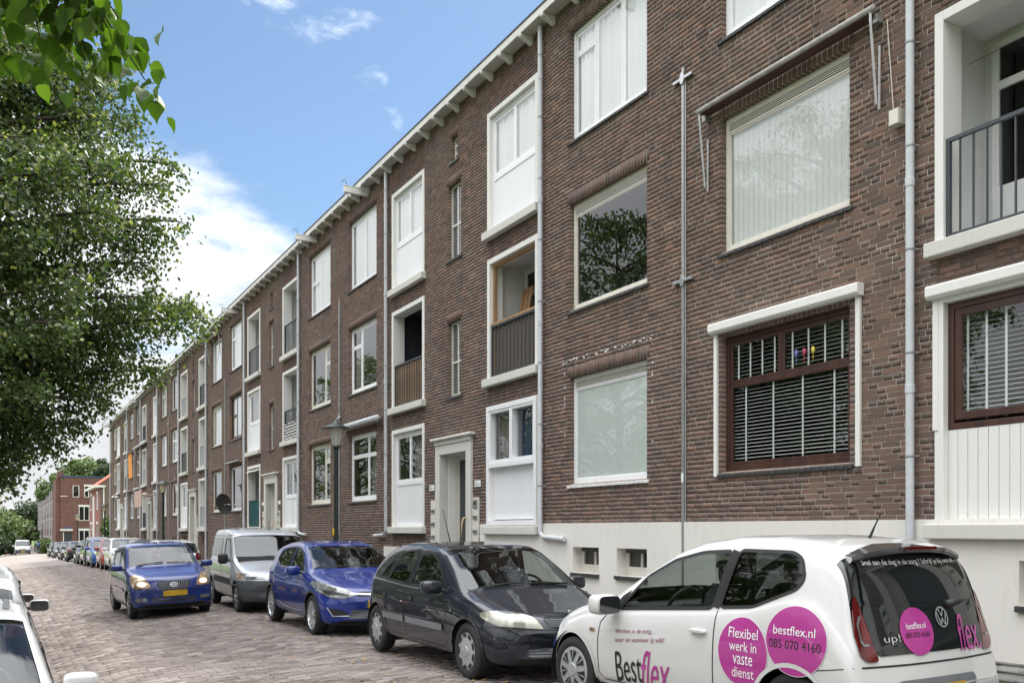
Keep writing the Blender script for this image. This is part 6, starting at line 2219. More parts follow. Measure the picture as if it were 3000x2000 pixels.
# ------------------------------------------------------------------ plainer cars further off
def plain_car(sp, name, label, loc, yw, paint, style='alloy', step=.035, group=None, seen='F', soft=False, glass='car_glass_dark', wsglass='car_glass'):
    c = Car(sp, name, label, loc, yw, paint, group, step=step, chk=2)
    ws, rw = sp['ws'], sp['rw']
    zt = lambda t: c.topz(t)
    bz = lambda t: prof(sp['belt'], np.array([t]), .05)[0] + .035
    tA, tB, tC = ws[0] + .28, (ws[0] + rw[1]) / 2 + .02, rw[0] - .12
    up_t = ws[1] - .02
    c.cut_side([(tA, bz(tA)), (tB - .04, bz(tB)), (tB - .04, zt(tB) - .095), (up_t + .12, zt(up_t + .12) - .095), ((tA + up_t) / 2 + .1, (bz(tA) + zt(up_t)) / 2 - .02)], glass, seal=.025)
    c.cut_side([(tB + .04, bz(tB)), (tC - .15, bz(tC)), (tC, bz(tC) + .07), (tC - .06, zt(tC) - .13), (tB + .04, zt(tB) - .095)], glass, seal=.025)
    c.glass_band('ws', 'windscreen', wsglass)
    c.glass_band('rw', 'rear_window', 'car_glass_dark')
    c.wheels(style)
    c.mirrors(tA + .06, bz(tA), c.paint)
    if wsglass == 'car_glass': c.interior()
    L = sp['L']
    zh = zt(.16)
    for sg in (1, -1):
        P = [(sg * a * sp['hw'], b) for a, b in [(.50, zh - .15), (.86, zh - .12), (.92, zh - .02), (.80, zh + .01), (.58, zh - .05)]]
        c.patch(rounded(P if sg > 0 else P[::-1], .03), 'F', 'headlamp', 'headlight', .008, .06)
        zr = bz(L - .3)
        P = [(sg * a * sp['hw'], b) for a, b in [(.62, zr - .22), (.88, zr - .22), (.90, zr + .0), (.68, zr + .02)]]
        c.patch(rounded(P if sg > 0 else P[::-1], .03), 'B', 'tail', 'tail_light', .008, .06)
    c.patch(rounded([(-.42, zh - .2), (.42, zh - .2), (.46, zh - .09), (-.46, zh - .09)], .03), 'F', 'black', 'grille', .006, .1)
    c.patch(rounded([(-.5, .28), (.5, .28), (.5, .38), (-.5, .38)], .03), 'F', 'black', 'air_intake', .006, .1)
    c.plate('F', .46); c.plate('B', .55 if sp is not SP_SEDAN else .62)
    for d in ('L', 'R'):
        c.lineloop([(tA - .1, bz(tA) - .02), (tA - .18, .4), (tB - .05, .32), (tB, .4), (tB, bz(tB) - .02)], d, .008)
    c.finish()
    return c
# ================================================================== all cars
white_up(); astra(); clio(); berlingo(); kia()
PK = 'cars parked along the pavement'
def row(sp, name, label, near, facing, paint, style='alloy', x=4.08, step=.035, wsglass='car_glass', L=None):
    loc, yw = park(sp['L'], sp['hw'], near, facing, x, math.radians(rng.uniform(-1, 1)))
    return plain_car(sp, name, label, loc, yw, paint, style, step, None, wsglass=wsglass)
row(SP_HATCH, 'silver_hatchback', 'silver hatchback with red tail lights parked behind the panel van', 31.5, 'away', 'p_silver2', 'cap8', 4.3)
row(SP_HATCH, 'black_hatchback', 'black hatchback parked between a silver and a white hatchback', 37.2, 'away', 'p_black', 'alloy', 4.25)
row(SP_SMALL, 'white_city_car', 'white hatchback facing down the street next to a red city car', 42.7, 'cam', 'p_white', 'cap8', 4.2)
row(SP_SMALL, 'red_city_car', 'red city car parked between a white and a light blue car', 46.9, 'cam', 'p_red', 'alloy', 4.2)
row(SP_SMALL, 'light_blue_city_car', 'mid blue city car with round headlights parked by a red one', 51.0, 'cam', 'p_blue', 'cap8', 4.1)
row(SP_MPV, 'dark_people_carrier', 'dark blue people carrier parked behind the mid blue city car', 55.3, 'away', 'p_darkblue', 'alloy', 4.1)
row(SP_SEDAN, 'dark_green_saloon', 'dark glossy saloon parked behind the people carrier', 60.6, 'cam', 'p_grey', 'alloy', 4.1)
cab = row(SP_SEDAN, 'black_convertible', 'black convertible with closed soft top and red rear lights', 70.0, 'away', 'p_black', 'alloy', 4.1)
row(SP_HATCH, 'black_estate', 'black hatchback parked in front of the black convertible', 77.6, 'cam', 'p_black', 'alloy', 4.1)
row(SP_SEDAN, 'grey_saloon', 'slate grey car parked near the lamp post at the street end', 89.2, 'cam', 'p_grey', 'alloy', 4.15)
row(SP_HATCH, 'far_black_hatchback', 'black hatchback last in the parked row before the brick houses', 98.6, 'cam', 'p_black', 'alloy', 4.2)
# left kerb
def lrow(sp, name, label, near, facing, paint, flank, style='alloy', step=.02):
    yc = near + sp['L'] / 2
    xc = flank - sp['hw']
    return plain_car(sp, name, label, (xc, yc, g(-.5, yc)), yaw_for(facing), paint, style, step)
c0 = lrow(SP_HATCH, 'silver_car', 'silver car with dark roof strips parked on the left side, windscreen towards the viewer', 5.6, 'cam', 'p_silver2', .40, step=.016)
for yy in (-.50, .50):
    c0.strip([(2.10, yy), (2.6, yy * 1.02), (3.3, yy * .98)], .045, 'T', 'bumper_plastic', 'roof_strip', eps=.006)
c1 = lrow(SP_MPV, 'silver_people_carrier', 'silver people carrier with roof rails parked behind the silver car', 10.2, 'away', 'p_silver', .36, step=.025)
for yy in (-.52, .52):
    c1.strip([(2.2, yy), (3.6, yy)], .04, 'T', 'chrome', 'roof_rail', eps=.03)
c2 = lrow(SP_HATCH, 'white_estate', 'white hatchback with a black mirror parked on the left side', 15.0, 'away', 'p_white', .33, step=.03)
lrow(SP_SEDAN, 'grey_left_saloon', 'dark grey saloon parked furthest up the left side', 20.0, 'away', 'p_grey', .22, step=.035)
van_loc = (2.75, 138.0, g(2.5, 138.0))
v = plain_car(SP_VAN, 'white_van', 'white van with dark bumper and yellow plate coming up the street', van_loc, yaw_for('cam'), 'p_white', 'cap8', .05)
v.patch(rounded([(-.9, .28), (.9, .28), (.92, .72), (-.92, .72)], .05), 'F', 'bumper_plastic', 'front_bumper', .012, .08)
plain_car(SP_HATCH, 'dark_far_car', 'dark car standing beside the white van', (.95, 145.0, g(1.0, 145.0)), yaw_for('cam'), 'p_black', 'alloy', .05)
# ================================================================== street lamps
def street_lamp(x, y, label, h=3.8, warm=True, z=None):
    zb = gbase(y) + CZ + .13 if z is None else z
    r = empty('street_lamp', (x, y, zb))
    tag(r, label, 'street lamp', 'green street lamps along the pavement')
    zt = zb + h
    MB().lathe([(.075, 0), (.075, .9), (.065, .95), (.052, 1.5), (.046, h - .62)], 14, (x, y, zb)).build('pole', M['lamp_green'], r, smooth=True)
    MB().lathe([(.046, h - .64), (.075, h - .58), (.085, h - .53), (.06, h - .53)], 14, (x, y, zb)).build('collar', M['lamp_green'], r, smooth=True)
    n = 8
    gl = MB().lathe([(.075, h - .53), (.165, h - .17), (.165, h - .165), (0.0, h - .165)], n, (x, y, zb))
    gl.build('lantern_glass', M['lamp_glass_warm'] if warm else M['lamp_glass'], r)
    for k in range(n):
        a = 2 * math.pi * k / n
        MB().tube([(x + .077 * math.cos(a), y + .077 * math.sin(a), zb + h - .53), (x + .168 * math.cos(a), y + .168 * math.sin(a), zb + h - .17)], .006, 4).build('glazing_bar', M['conduit'], r)
    MB().lathe([(.0, h - .135), (.20, h - .15), (.285, h - .165), (.29, h - .155), (.27, h - .14), (.10, h - .06), (.05, h - .03), (.03, h), (.0, h + .01)], 24, (x, y, zb)).build('hood', M['lamp_green'], r, smooth='auto')
    return r
l1 = street_lamp(6.3, 18.96, 'dark green street lamp with a yellow sticker in front of the drainpipe', 3.86, warm=False)
MB().box(6.3 - .08, 6.3 - .062, 18.9, 18.96, gbase(19) + CZ + 1.55, gbase(19) + CZ + 1.70).build('sticker', M['yellow'], l1)
lx = [(6.3, 42.6, 'street lamp beside the blank pinkish board'), (6.3, 68.0, 'street lamp standing by the end wall of the apartment block'), (6.4, 94.4, 'street lamp in front of the red brick gable')]
for x, y, lb in lx: street_lamp(x, y, lb, 3.85)
for k, (x, y) in enumerate(((5.2, 142.0), (4.9, 160.0), (4.6, 176.0), (4.5, 190.0), (4.2, 205.0), (4.0, 222.0))):
    street_lamp(x, y, ['street lamp with flower baskets by the first terrace house', 'street lamp behind the one with flower baskets', 'street lamp between the flower basket lamp and the bend', 'street lamp beside the round dark tree', 'street lamp next to last before the bend', 'street lamp last of all at the bend'][k], 3.9, z=gbase(y) + CZ)

# ================================================================== trees
LEAF_Q = [(0, 1, 2, 3)]
def leaf_cloud(name, pts, nrm, size, rnd, mat, parent, asp=0.8):
    """one small folded leaf face at every point"""
    N = len(pts)
    nrm = nrm / np.linalg.norm(nrm, axis=1, keepdims=True)
    t = nrg.normal(size=(N, 3)); t -= (t * nrm).sum(1, keepdims=True) * nrm
    t /= np.linalg.norm(t, axis=1, keepdims=True)
    b = np.cross(nrm, t)
    sz = size[:, None]
    V = np.empty((N, 6, 3))
    V[:, 0] = pts - t * sz * .5
    V[:, 1] = pts - t * sz * .12 + b * sz * .42 * asp + nrm * sz * .08
    V[:, 2] = pts + t * sz * .22 + b * sz * .34 * asp + nrm * sz * .05
    V[:, 3] = pts + t * sz * .58
    V[:, 4] = pts + t * sz * .22 - b * sz * .34 * asp + nrm * sz * .05
    V[:, 5] = pts - t * sz * .12 - b * sz * .42 * asp + nrm * sz * .08
    o = verts_mesh(name, V, [(0, 3, 2, 1), (0, 5, 4, 3)], rnd, mat)
    if parent is not None: par(o, parent)
    return o
def bez(p0, p1, p2, n):
    return [p0 * (1 - t) ** 2 + p1 * 2 * t * (1 - t) + p2 * t ** 2 for t in [i / n for i in range(n + 1)]]
def lime_tree(x, y, label, prof_r, z_lo, z_hi, trunk_h=2.4, limbs=46, twigs=26, per=26, seed=1, size=.078, extra=(), mat='leaf', root_r=.2, zg=None, fill=0):
    """prof_r: crown radius against height (world z). extra: further limb tips"""
    R = random.Random(seed)
    z0 = (g(-3, y) if zg is None else zg)
    r = empty('lime_tree', (x, y, z0))
    tag(r, label, 'tree', None)
    c0 = Vector((x, y, z0))
    tb = MB()
    top = Vector((x + R.uniform(-.3, .3), y + R.uniform(-.3, .3), z_hi - .8))
    tb.tube([c0, c0 + Vector((.03, .02, trunk_h * .5)), c0 + Vector((0, 0, trunk_h)), c0.lerp(top, .6), top], [root_r * 1.25, root_r, root_r * .9, root_r * .5, .03], 10)
    P = []; Nn = []
    tips = []
    pr = np.array(prof_r)
    for k in range(limbs):
        f = (k + .5) / limbs
        z = z_lo + (z_hi - z_lo) * f
        a = k * 2.39996 + R.uniform(-.3, .3)
        rr = np.interp(z, pr[:, 0], pr[:, 1]) * R.uniform(.82, 1.05)
        tips.append(Vector((x + rr * math.cos(a), y + rr * math.sin(a), z + R.uniform(-.25, .25))))
    tips += [Vector(e) for e in extra]
    for tip in tips:
        hor = math.hypot(tip.x - x, tip.y - y)
        zb = max(z0 + trunk_h * .75, tip.z - hor * .35)
        zb = min(zb, z_hi - 1.2)
        base = Vector((x, y, zb))
        mid = base.lerp(tip, .55) + Vector((R.uniform(-.3, .3), R.uniform(-.3, .3), .35 + .06 * hor))
        path = bez(base, mid, tip, 9)
        rb = .035 + .011 * hor
        tb.tube(path, [rb * (1 - .9 * i / 9) + .004 for i in range(10)], 6)
        nt_ = max(4, int(twigs * min(1.3, hor / 4.0)))
        for j in range(nt_):
            t = .28 + .72 * (j + R.random()) / nt_
            p = base * (1 - t) ** 2 + mid * 2 * t * (1 - t) + tip * t ** 2
            d = (tip - base); d.z = 0
            if d.length < .01: d = Vector((1, 0, 0))
            d.normalize()
            side = Vector((-d.y, d.x, 0)) * R.choice((-1, 1))
            ln = R.uniform(.45, 1.05) * (1.15 - .55 * t)
            e = p + (side * R.uniform(.5, 1.0) + d * R.uniform(.3, .9) + Vector((0, 0, R.uniform(-1.0, .45)))).normalized() * ln
            if R.random() < .5: tb.tube([p, p.lerp(e, .5) + Vector((0, 0, .05)), e], [.010, .007, .003], 4, False)
            m = int(per * R.uniform(.6, 1.3))
            for q in range(m):
                s = R.random() ** .7
                pp = p.lerp(e, s) + Vector((R.gauss(0, .10), R.gauss(0, .10), R.gauss(-.05, .11)))
                P.append(pp); Nn.append((R.gauss(0, .8) + d.x * .35, R.gauss(0, .8) + d.y * .35, R.uniform(.0, 1.0)))
    tb.build('trunk', M['bark'], r, smooth=True)
    # leaves inside the crown close the gaps between the boughs
    for k in range(int(fill)):
        z = R.uniform(z_lo + .1, z_hi - .3)
        rr = np.interp(z, pr[:, 0], pr[:, 1]) * math.sqrt(R.uniform(.02, .72))
        a = R.uniform(0, 6.283)
        P.append((x + rr * math.cos(a), y + rr * math.sin(a), z)); Nn.append((R.gauss(0, .8), R.gauss(0, .8), R.uniform(0, 1)))
    P = np.array([tuple(p) for p in P]); Nn = np.array(Nn)
    n = len(P)
    rnd = nrg.random(n) * .86
    br = nrg.random(n) < .05
    rnd[br] = .9 + .1 * nrg.random(br.sum())
    sz = size * nrg.uniform(.7, 1.3, n)
    cr = leaf_cloud('crown', P, Nn, sz, rnd, M[mat], r)
    tag(cr, kind='stuff')
    return r
# the big lime whose crown hangs over the street
def wp(px, py, k):
    d = ray(px, py) * k
    return (d.x, d.y, d.z + CZ)
TX, TY = -2.3, 16.6
prof1 = [(2.2, 1.8), (3.0, 2.7), (4.0, 3.5), (5.2, 3.9), (6.5, 4.0), (8.0, 3.8), (9.5, 3.3), (11.0, 2.4), (12.0, 1.0)]
ext = [wp(590, 930, 15.6), wp(560, 900, 16.2), wp(520, 648, 15.2), wp(505, 480, 15.6), wp(480, 545, 15), wp(440, 690, 15), wp(440, 770, 15.2), wp(395, 365, 15.4), wp(320, 280, 15.2), wp(465, 1085, 16), wp(440, 870, 14.8),
       wp(315, 1110, 15), wp(300, 1160, 14.6), wp(225, 1240, 14.6), wp(150, 1290, 14.4), wp(60, 1340, 14.2), wp(30, 1390, 14.4), wp(120, 1240, 15), wp(230, 1060, 14.6), wp(330, 990, 14.8), wp(400, 1010, 15.4),
       wp(250, 830, 13.2), wp(120, 700, 12.8), wp(200, 500, 13), wp(80, 400, 13), wp(330, 620, 13.6), wp(60, 980, 12.8), wp(180, 940, 13), wp(290, 400, 14), wp(100, 1120, 13.2), wp(40, 1180, 13.6), wp(60, 560, 12.6), wp(160, 300, 14.5), wp(60, 250, 14.5), wp(240, 330, 15.5), wp(330, 180, 15.5), wp(250, 160, 15), wp(160, 170, 15), wp(60, 140, 14.6), wp(330, 240, 14.8), wp(20, 60, 14.6), wp(120, 90, 15.2)]
lime_tree(TX, TY, 'large lime tree whose leafy boughs hang over the left side of the street', prof1, 3.2, 12.2, seed=3, extra=ext, limbs=50, twigs=36, per=50, size=.068, fill=9000, zg=g(-2.3, 16.6))
# further limes of the row, behind the big one; seen in the window panes too
prof2 = [(2.6, 2.4), (4.2, 3.8), (6.2, 4.3), (8.5, 4.1), (11.0, 3.6), (13.6, .9)]
t2 = lime_tree(-4.6, 28.5, 'lime tree of the row next beyond the big overhanging one', prof2, 2.6, 13.6, seed=5, limbs=44, twigs=18, per=24, size=.13, fill=9000)
def copy_tree(src, loc, rz, label, sc=1.0):
    e = empty('lime_tree', loc, (0, 0, rz)); e['_local'] = 1
    e.scale = (sc, sc, sc)
    tag(e, label, 'tree', None)
    for ch in src.children:
        c = ch.copy(); COL.objects.link(c)
        c.parent = e
        c.matrix_parent_inverse = Matrix.Translation(-Vector(src.location))
    return e
for k, (x, y, rz, sc, lb) in enumerate(((-7.2, 40.5, 1.3, 1.05, 'lime tree third in the row along the verge'), (-7.4, 52.5, 2.6, 1.1, 'lime tree fourth in the row along the verge'), (-7.6, 66.0, 4.1, 1.1, 'lime tree fifth in the row along the verge'),
                                   (-11, 22.0, 5.2, 1.0, 'lime tree set back on the grass behind the row'))):
    copy_tree(t2, (x, y, g(-3, y)), rz, lb, sc)

# near lime: only its lowest bough reaches into the view; big leaves are single pieces
nl = empty('near_lime_tree', (-2.4, .6, g(-2.4, 0)))
tag(nl, 'lime bough with large heart shaped leaves hanging down close to the viewer', 'tree')
tb = MB()
nb = Vector((-2.4, .6, g(-2.4, 0)))
tb.tube([nb, nb + Vector((0, 0, 2.5)), nb + Vector((.1, 0, 5)), nb + Vector((0, .2, 9))], [.26, .22, .16, .04], 10)
bough = bez(nb + Vector((0, 0, 3.3)), Vector((-1.0, 2.6, CZ + 3.6)), Vector(wp(300, 70, 4.4)), 12)
tb.tube(bough, [.07 - .0047 * i for i in range(13)], 8)
bends = [wp(425, 235, 4.35), wp(350, 180, 4.5), wp(250, 150, 4.2), wp(120, 130, 4.4), wp(40, 120, 4.2), wp(180, 40, 4.6), wp(20, 20, 4.4), wp(300, 20, 4.7), wp(70, 60, 4.6), wp(390, 120, 4.6), wp(60, 165, 4.7), wp(210, 90, 4.1), wp(330, 110, 4.25), wp(130, 20, 4.2)]
twl = []
for e in bends:
    e = Vector(e)
    p = bough[rng.choice((7, 8, 9, 10, 11))]
    m = p.lerp(e, .5) + Vector((0, 0, .12))
    pp = bez(p, m, e, 6)
    tb.tube(pp, [.012 - .0015 * i for i in range(7)], 5)
    twl.append(pp)
tb.build('trunk', M['bark'], nl, smooth=True)
def leaf_mesh(k):
    prof_ = [(0, 0), (.10, .30), (.30, .44), (.52, .40), (.74, .25), (.92, .08), (1.06, 0)]
    V = []; F_ = []
    for (t, h) in prof_:
        for s_ in (-1, 0, 1):
            V.append((t * .088, s_ * h * .088, (abs(s_) * h * .30 - .28 * t * t + .05 * math.sin(9 * t) * abs(s_)) * .088))
    n = len(prof_)
    for i in range(n - 1):
        for s_ in (0, 1):
            F_.append((3 * i + s_, 3 * i + 3 + s_, 3 * i + 4 + s_, 3 * i + 1 + s_))
    me = bpy.data.meshes.new('leaf')
    me.from_pydata(V, [], F_)
    a = me.attributes.new('rnd', 'FLOAT', 'FACE'); a.data.foreach_set('value', [k] * len(F_))
    me.polygons.foreach_set('use_smooth', [True] * len(F_))
    me.materials.append(M['leaf_near'])
    return me
lm = [leaf_mesh(k / 5) for k in range(5)]
crn = MB().tube([bough[-1], bough[-1] + Vector((.02, .02, -.02))], .003, 4).build('crown', M['bark'], nl)
cnt = 0
spots = []
for pp in twl:
    for i in range(1, len(pp)):
        for q in range(9):
            spots.append(pp[i] + Vector((rng.gauss(0, .075), rng.gauss(0, .10), rng.gauss(-.02, .06))))
rng.shuffle(spots)
spots.sort(key=lambda p: p.x * SN + p.y * CS)
P = []; Nn = []
for k, p in enumerate(spots):
    if k < 300:
        inst('leaf', rng.choice(lm), crn, p, (rng.uniform(-.7, .7), rng.uniform(.35, 1.3), rng.uniform(-3.14, 3.14)), (rng.uniform(.85, 1.2),) * 3)
    else:
        P.append(p); Nn.append((rng.gauss(0, 1), rng.gauss(0, 1), rng.uniform(0, .8)))
tpl = np.array([v.co[:] for v in lm[0].vertices]); tq = [tuple(p.vertices) for p in lm[0].polygons]
VV = np.empty((len(P), len(tpl), 3))
for k, p in enumerate(P):
    m_ = (Matrix.Rotation(rng.uniform(-3.14, 3.14), 3, 'Z') @ Matrix.Rotation(rng.uniform(.3, 1.35), 3, 'Y') @ Matrix.Rotation(rng.uniform(-.8, .8), 3, 'X'))
    VV[k] = tpl @ np.array(m_).T * rng.uniform(.85, 1.25) + np.array(p)
sm_ = verts_mesh('leaves_behind', VV, tq, nrg.random(len(P)), M['leaf_near'])
par(sm_, crn)
tag(sm_, kind='stuff')
# rest of its crown, above and behind the viewer
P = []; Nn = []
for k in range(3200):
    u = Vector((rng.gauss(0, 1), rng.gauss(0, 1), rng.gauss(0, .8))).normalized() * rng.uniform(.45, 1) ** .5
    p = Vector((-2.6 + u.x * 3.6, -.9 + u.y * 3.6, CZ + 6.6 + u.z * 2.6))
    qx, qy, fw = project(p.x, p.y, p.z)
    if fw > .2 and -80 < qx < 3080 and qy > -80: continue
    P.append(p); Nn.append((rng.gauss(0, .6), rng.gauss(0, .6), 1))
up_o = leaf_cloud('upper_crown', np.array(P), np.array(Nn), .22 * nrg.uniform(.7, 1.2, len(P)), nrg.random(len(P)) * .86, M['leaf'], nl)
tag(up_o, kind='stuff')

# ================================================================== far end of the street
def brick_tex(name, c1, c2, mort, bw=.22, rh=.065):
    n = NT(name)
    tcn = n.n('ShaderNodeTexCoord')
    sp_ = n.n('ShaderNodeSeparateXYZ'); n.l(tcn.outputs['Object'], sp_.inputs[0])
    ad = n.n('ShaderNodeMath', operation='ADD'); n.l(sp_.outputs[0], ad.inputs[0]); n.l(sp_.outputs[1], ad.inputs[1])
    cb = n.n('ShaderNodeCombineXYZ'); n.l(ad.outputs[0], cb.inputs[0]); n.l(sp_.outputs[2], cb.inputs[1])
    bt = n.n('ShaderNodeTexBrick')
    bt.inputs['Scale'].default_value = 1.0
    bt.inputs['Brick Width'].default_value = bw; bt.inputs['Row Height'].default_value = rh
    bt.inputs['Mortar Size'].default_value = .009
    bt.inputs['Color1'].default_value = (*c1, 1); bt.inputs['Color2'].default_value = (*c2, 1); bt.inputs['Mortar'].default_value = (*mort, 1)
    n.l(cb.outputs[0], bt.inputs['Vector'])
    c = n.mix(n.mr(n.noise(.6, 4), .3, .7, 0, .3), bt.outputs['Color'], tuple(v * .7 for v in c1))
    n.l(c, n.b.inputs['Base Color']); n.set(Roughness=.9)
    return n.m
M['far_brick'] = brick_tex('far_brick', (.115, .045, .036), (.165, .072, .054), (.22, .18, .16), .5, .16)
M['far_brick2'] = brick_tex('far_brick2', (.22, .052, .044), (.27, .075, .058), (.28, .18, .15))
M['far_brown'] = brick_tex('far_brown', (.10, .06, .05), (.14, .08, .065), (.25, .21, .18))
M['tiles'] = simple('tiles', (.42, .11, .05), .7, var=.2, scale=8)
M['blue_edge'] = simple('blue_edge', (.04, .07, .13), .6)
def far_window(parent, plane, a0, a1, z0, z1, at, mull=True, fr='white_render', lintel=True):
    """plane 'y': wall facing the camera at y=at, a is x ; plane 'x': wall facing the street at x=at, a is y"""
    b = MB()
    f = .07
    def bx(p0, p1, q0, q1, d0, d1):
        if plane == 'y': b.box(p0, p1, at - d1, at - d0, q0, q1)
        else: b.box(at - d1, at - d0, p0, p1, q0, q1)
    bx(a0, a0 + f, z0, z1, -.02, .04); bx(a1 - f, a1, z0, z1, -.02, .04); bx(a0 + f, a1 - f, z0, z0 + f, -.02, .038); bx(a0 + f, a1 - f, z1 - f, z1, -.02, .038)
    if mull: bx((a0 + a1) / 2 - .04, (a0 + a1) / 2 + .04, z0 + f, z1 - f, -.02, .036)
    if lintel: bx(a0 - .05, a1 + .05, z1 + .002, z1 + .2, -.02, .06)
    o = b.build('window', M[fr], parent)
    q = MB()
    if plane == 'y': q.quad((a0, at - .012, z0), (a1, at - .012, z0), (a1, at - .012, z1), (a0, at - .012, z1))
    else: q.quad((at - .012, a1, z0), (at - .012, a0, z0), (at - .012, a0, z1), (at - .012, a1, z1))
    q.build('pane', M['black_glass'], o)
    return o
YH1 = 137.0
zg1 = gbase(YH1) + CZ
def zr(py, fw): return CZ + (YH - py) * fw / F_PX
def xa(px, yv):                      # x on the plane y = yv
    d = ray(px, 1500); return d.x * yv / d.y
def ya_(px, xv):
    d = ray(px, 1500); return d.y * xv / d.x
# gable fronted brick house
fw1 = YH1 * CS + 8 * SN
gh = empty('brick_house', (9, YH1 + 5, zg1))
tag(gh, 'red brick flat roofed house with dark blue roof edge and white framed windows', 'house')
x0, x1 = xa(178, YH1), xa(322, YH1) + 2
zt1 = zr(1397, fw1)
MB().box(x0, x1, YH1, YH1 + 9, zg1 - 1, zt1).build('wall', M['far_brick'], gh)
MB().box(x0 - .05, x1, YH1 - .06, YH1 + 9, zt1 + .002, zt1 + .2).build('roof', M['blue_edge'], gh)
MB().box(x0 - .6, x0 - .001, YH1 + .4, YH1 + 8, zg1 - 1, zt1 - .3).build('side_wall', M['far_brick'], gh)
MB().box(xa(168, YH1), xa(190, YH1), YH1 + 1.2, YH1 + 2.2, zt1 - .5, zr(1381, fw1)).box(xa(177, YH1), xa(180, YH1), YH1 + 1.6, YH1 + 1.75, zr(1381, fw1), zr(1366, fw1)).build('chimney', M['far_brick'], gh)
def gy(pxa, pxb, pya, pyb, **k): far_window(gh, 'y', xa(pxa, YH1), xa(pxb, YH1), zr(pyb, fw1), zr(pya, fw1), YH1, **k)
gy(213, 232, 1421, 1455, mull=False, lintel=False); gy(247, 272, 1422, 1455); gy(231, 262, 1482, 1524); gy(231, 262, 1552, 1592)
MB().box(xa(187, YH1), xa(210, YH1), YH1 - .03, YH1 + .02, zg1, zr(1559, fw1)).build('door', M['door_green'], gh)
MB().box(xa(185, YH1), xa(187, YH1), YH1 - .05, YH1 + .02, zg1, zr(1557, fw1)).build('door_frame', M['white_render'], gh)
MB().box(xa(176, YH1), xa(213, YH1), YH1 - .25, YH1 - .002, zr(1554.5, fw1), zr(1548, fw1)).build('porch_slab', M['stone'], gh)
MB().box(xa(185, YH1), xa(210, YH1), YH1 - .05, YH1 - .01, zr(1547, fw1), zr(1544, fw1)).build('street_sign', M['blue_sign'], gh)
MB().box(xa(176, YH1), xa(198, YH1), YH1 - .04, YH1 - .002, zr(1454, fw1), zr(1451.5, fw1)).build('stone_band', M['stone'], gh)
# terrace receding behind it along the street
tr = empty('terrace_house', (7, 165, gbase(165) + CZ))
tag(tr, 'row of stepped brick terraces receding along the street', 'house')
xs0 = x0 - .1
segs = [(YH1 + 9.3, 152, 1430), (152, 162, 1437), (162, 174, 1452), (174, 190, 1463), (190, 210, 1468)]
for k, (ya, yb, py) in enumerate(segs):
    xw = xs0 - .25 + .0 * k
    fw = ya * CS + xw * SN
    zt = zr(py, fw)
    MB().box(xw, xw + 9, ya, yb, gbase(yb) + CZ - 1, zt).build('wall', M['far_brick'], tr)
    MB().box(xw - .05, xw + 9, ya, yb, zt + .002, zt + .14).build('roof', M['blue_edge'], tr)
    n = max(1, int((yb - ya) / 5))
    for i in range(n):
        yy = ya + (i + .35) * (yb - ya) / n
        for zz in (.9, 3.6, 6.0):
            if gbase(yb) + CZ + zz + 1.5 < zt - .2:
                far_window(tr, 'x', yy, yy + 1.6, gbase(yb) + CZ + zz, gbase(yb) + CZ + zz + 1.4, xw, mull=False)
        MB().tube([(xw - .08, ya + i * (yb - ya) / n + .3, gbase(yb) + CZ), (xw - .08, ya + i * (yb - ya) / n + .3, zt)], .06, 6).build('drainpipe', M['pipe'], tr)
# small red house with tiled roof at the corner
yc_h = 104.0
sh = empty('corner_house', (10, yc_h + 3, gbase(yc_h) + CZ))
tag(sh, 'small bright red brick house with tiled roof and white cornice', 'house')
xh = xa(293, yc_h)
yb_h = ya_(262, xh)
fwh = yc_h * CS + xh * SN
zth = zr(1421, fwh)
zgh = gbase(yc_h) + CZ
MB().box(xh, xh + .3, yc_h + .3, yb_h, zgh - 1, zth).build('front_wall', M['far_brick2'], sh)
MB().prism([(xh + .001, zgh - 1), (xh + 8, zgh - 1), (xh + 8, zth + 3.2), (xh + 4.2, zth + 3.2), (xh + .001, zth)], yc_h, yc_h + .35, 'y').build('gable_wall', M['far_brown'], sh)
MB().add([(xh - .35, yc_h - .15, zth - .08), (xh + 4.2, yc_h - .15, zth + 3.3), (xh + 4.2, yb_h, zth + 3.3), (xh - .35, yb_h, zth - .08),
          (xh - .35, yc_h - .15, zth + .02), (xh + 4.2, yc_h - .15, zth + 3.42), (xh + 4.2, yb_h, zth + 3.42), (xh - .35, yb_h, zth + .02)],
         [(0, 1, 2, 3), (4, 7, 6, 5), (0, 4, 5, 1), (1, 5, 6, 2), (2, 6, 7, 3), (3, 7, 4, 0)]).build('roof', M['tiles'], sh)
MB().box(xh - .5, xh + .0, yc_h - .2, yb_h, zth - .2, zth + .02).box(xh + .001, xh + .5, yc_h - .2, yc_h - .001, zth - .2, zth).build('cornice', M['white_render'], sh)
MB().tube([(xh + .35, yc_h - .08, zgh), (xh + .35, yc_h - .08, zth - .2)], .06, 8).build('drainpipe', M['white_render'], sh)
for (pa, pb_) in ((270, 266), (288, 283.5)):
    for (za_, zb_) in ((zr(1493, fwh + 4), zr(1446, fwh + 4)), (zr(1574, fwh + 4), zr(1533, fwh + 4))):
        far_window(sh, 'x', ya_(pb_ + 4, xh), ya_(pb_, xh), za_, zb_, xh, mull=False)
MB().box(xh - .12, xh - .001, ya_(278, xh), ya_(275, xh), zgh, zr(1452, fwh + 4)).build('white_post', M['white_render'], sh)
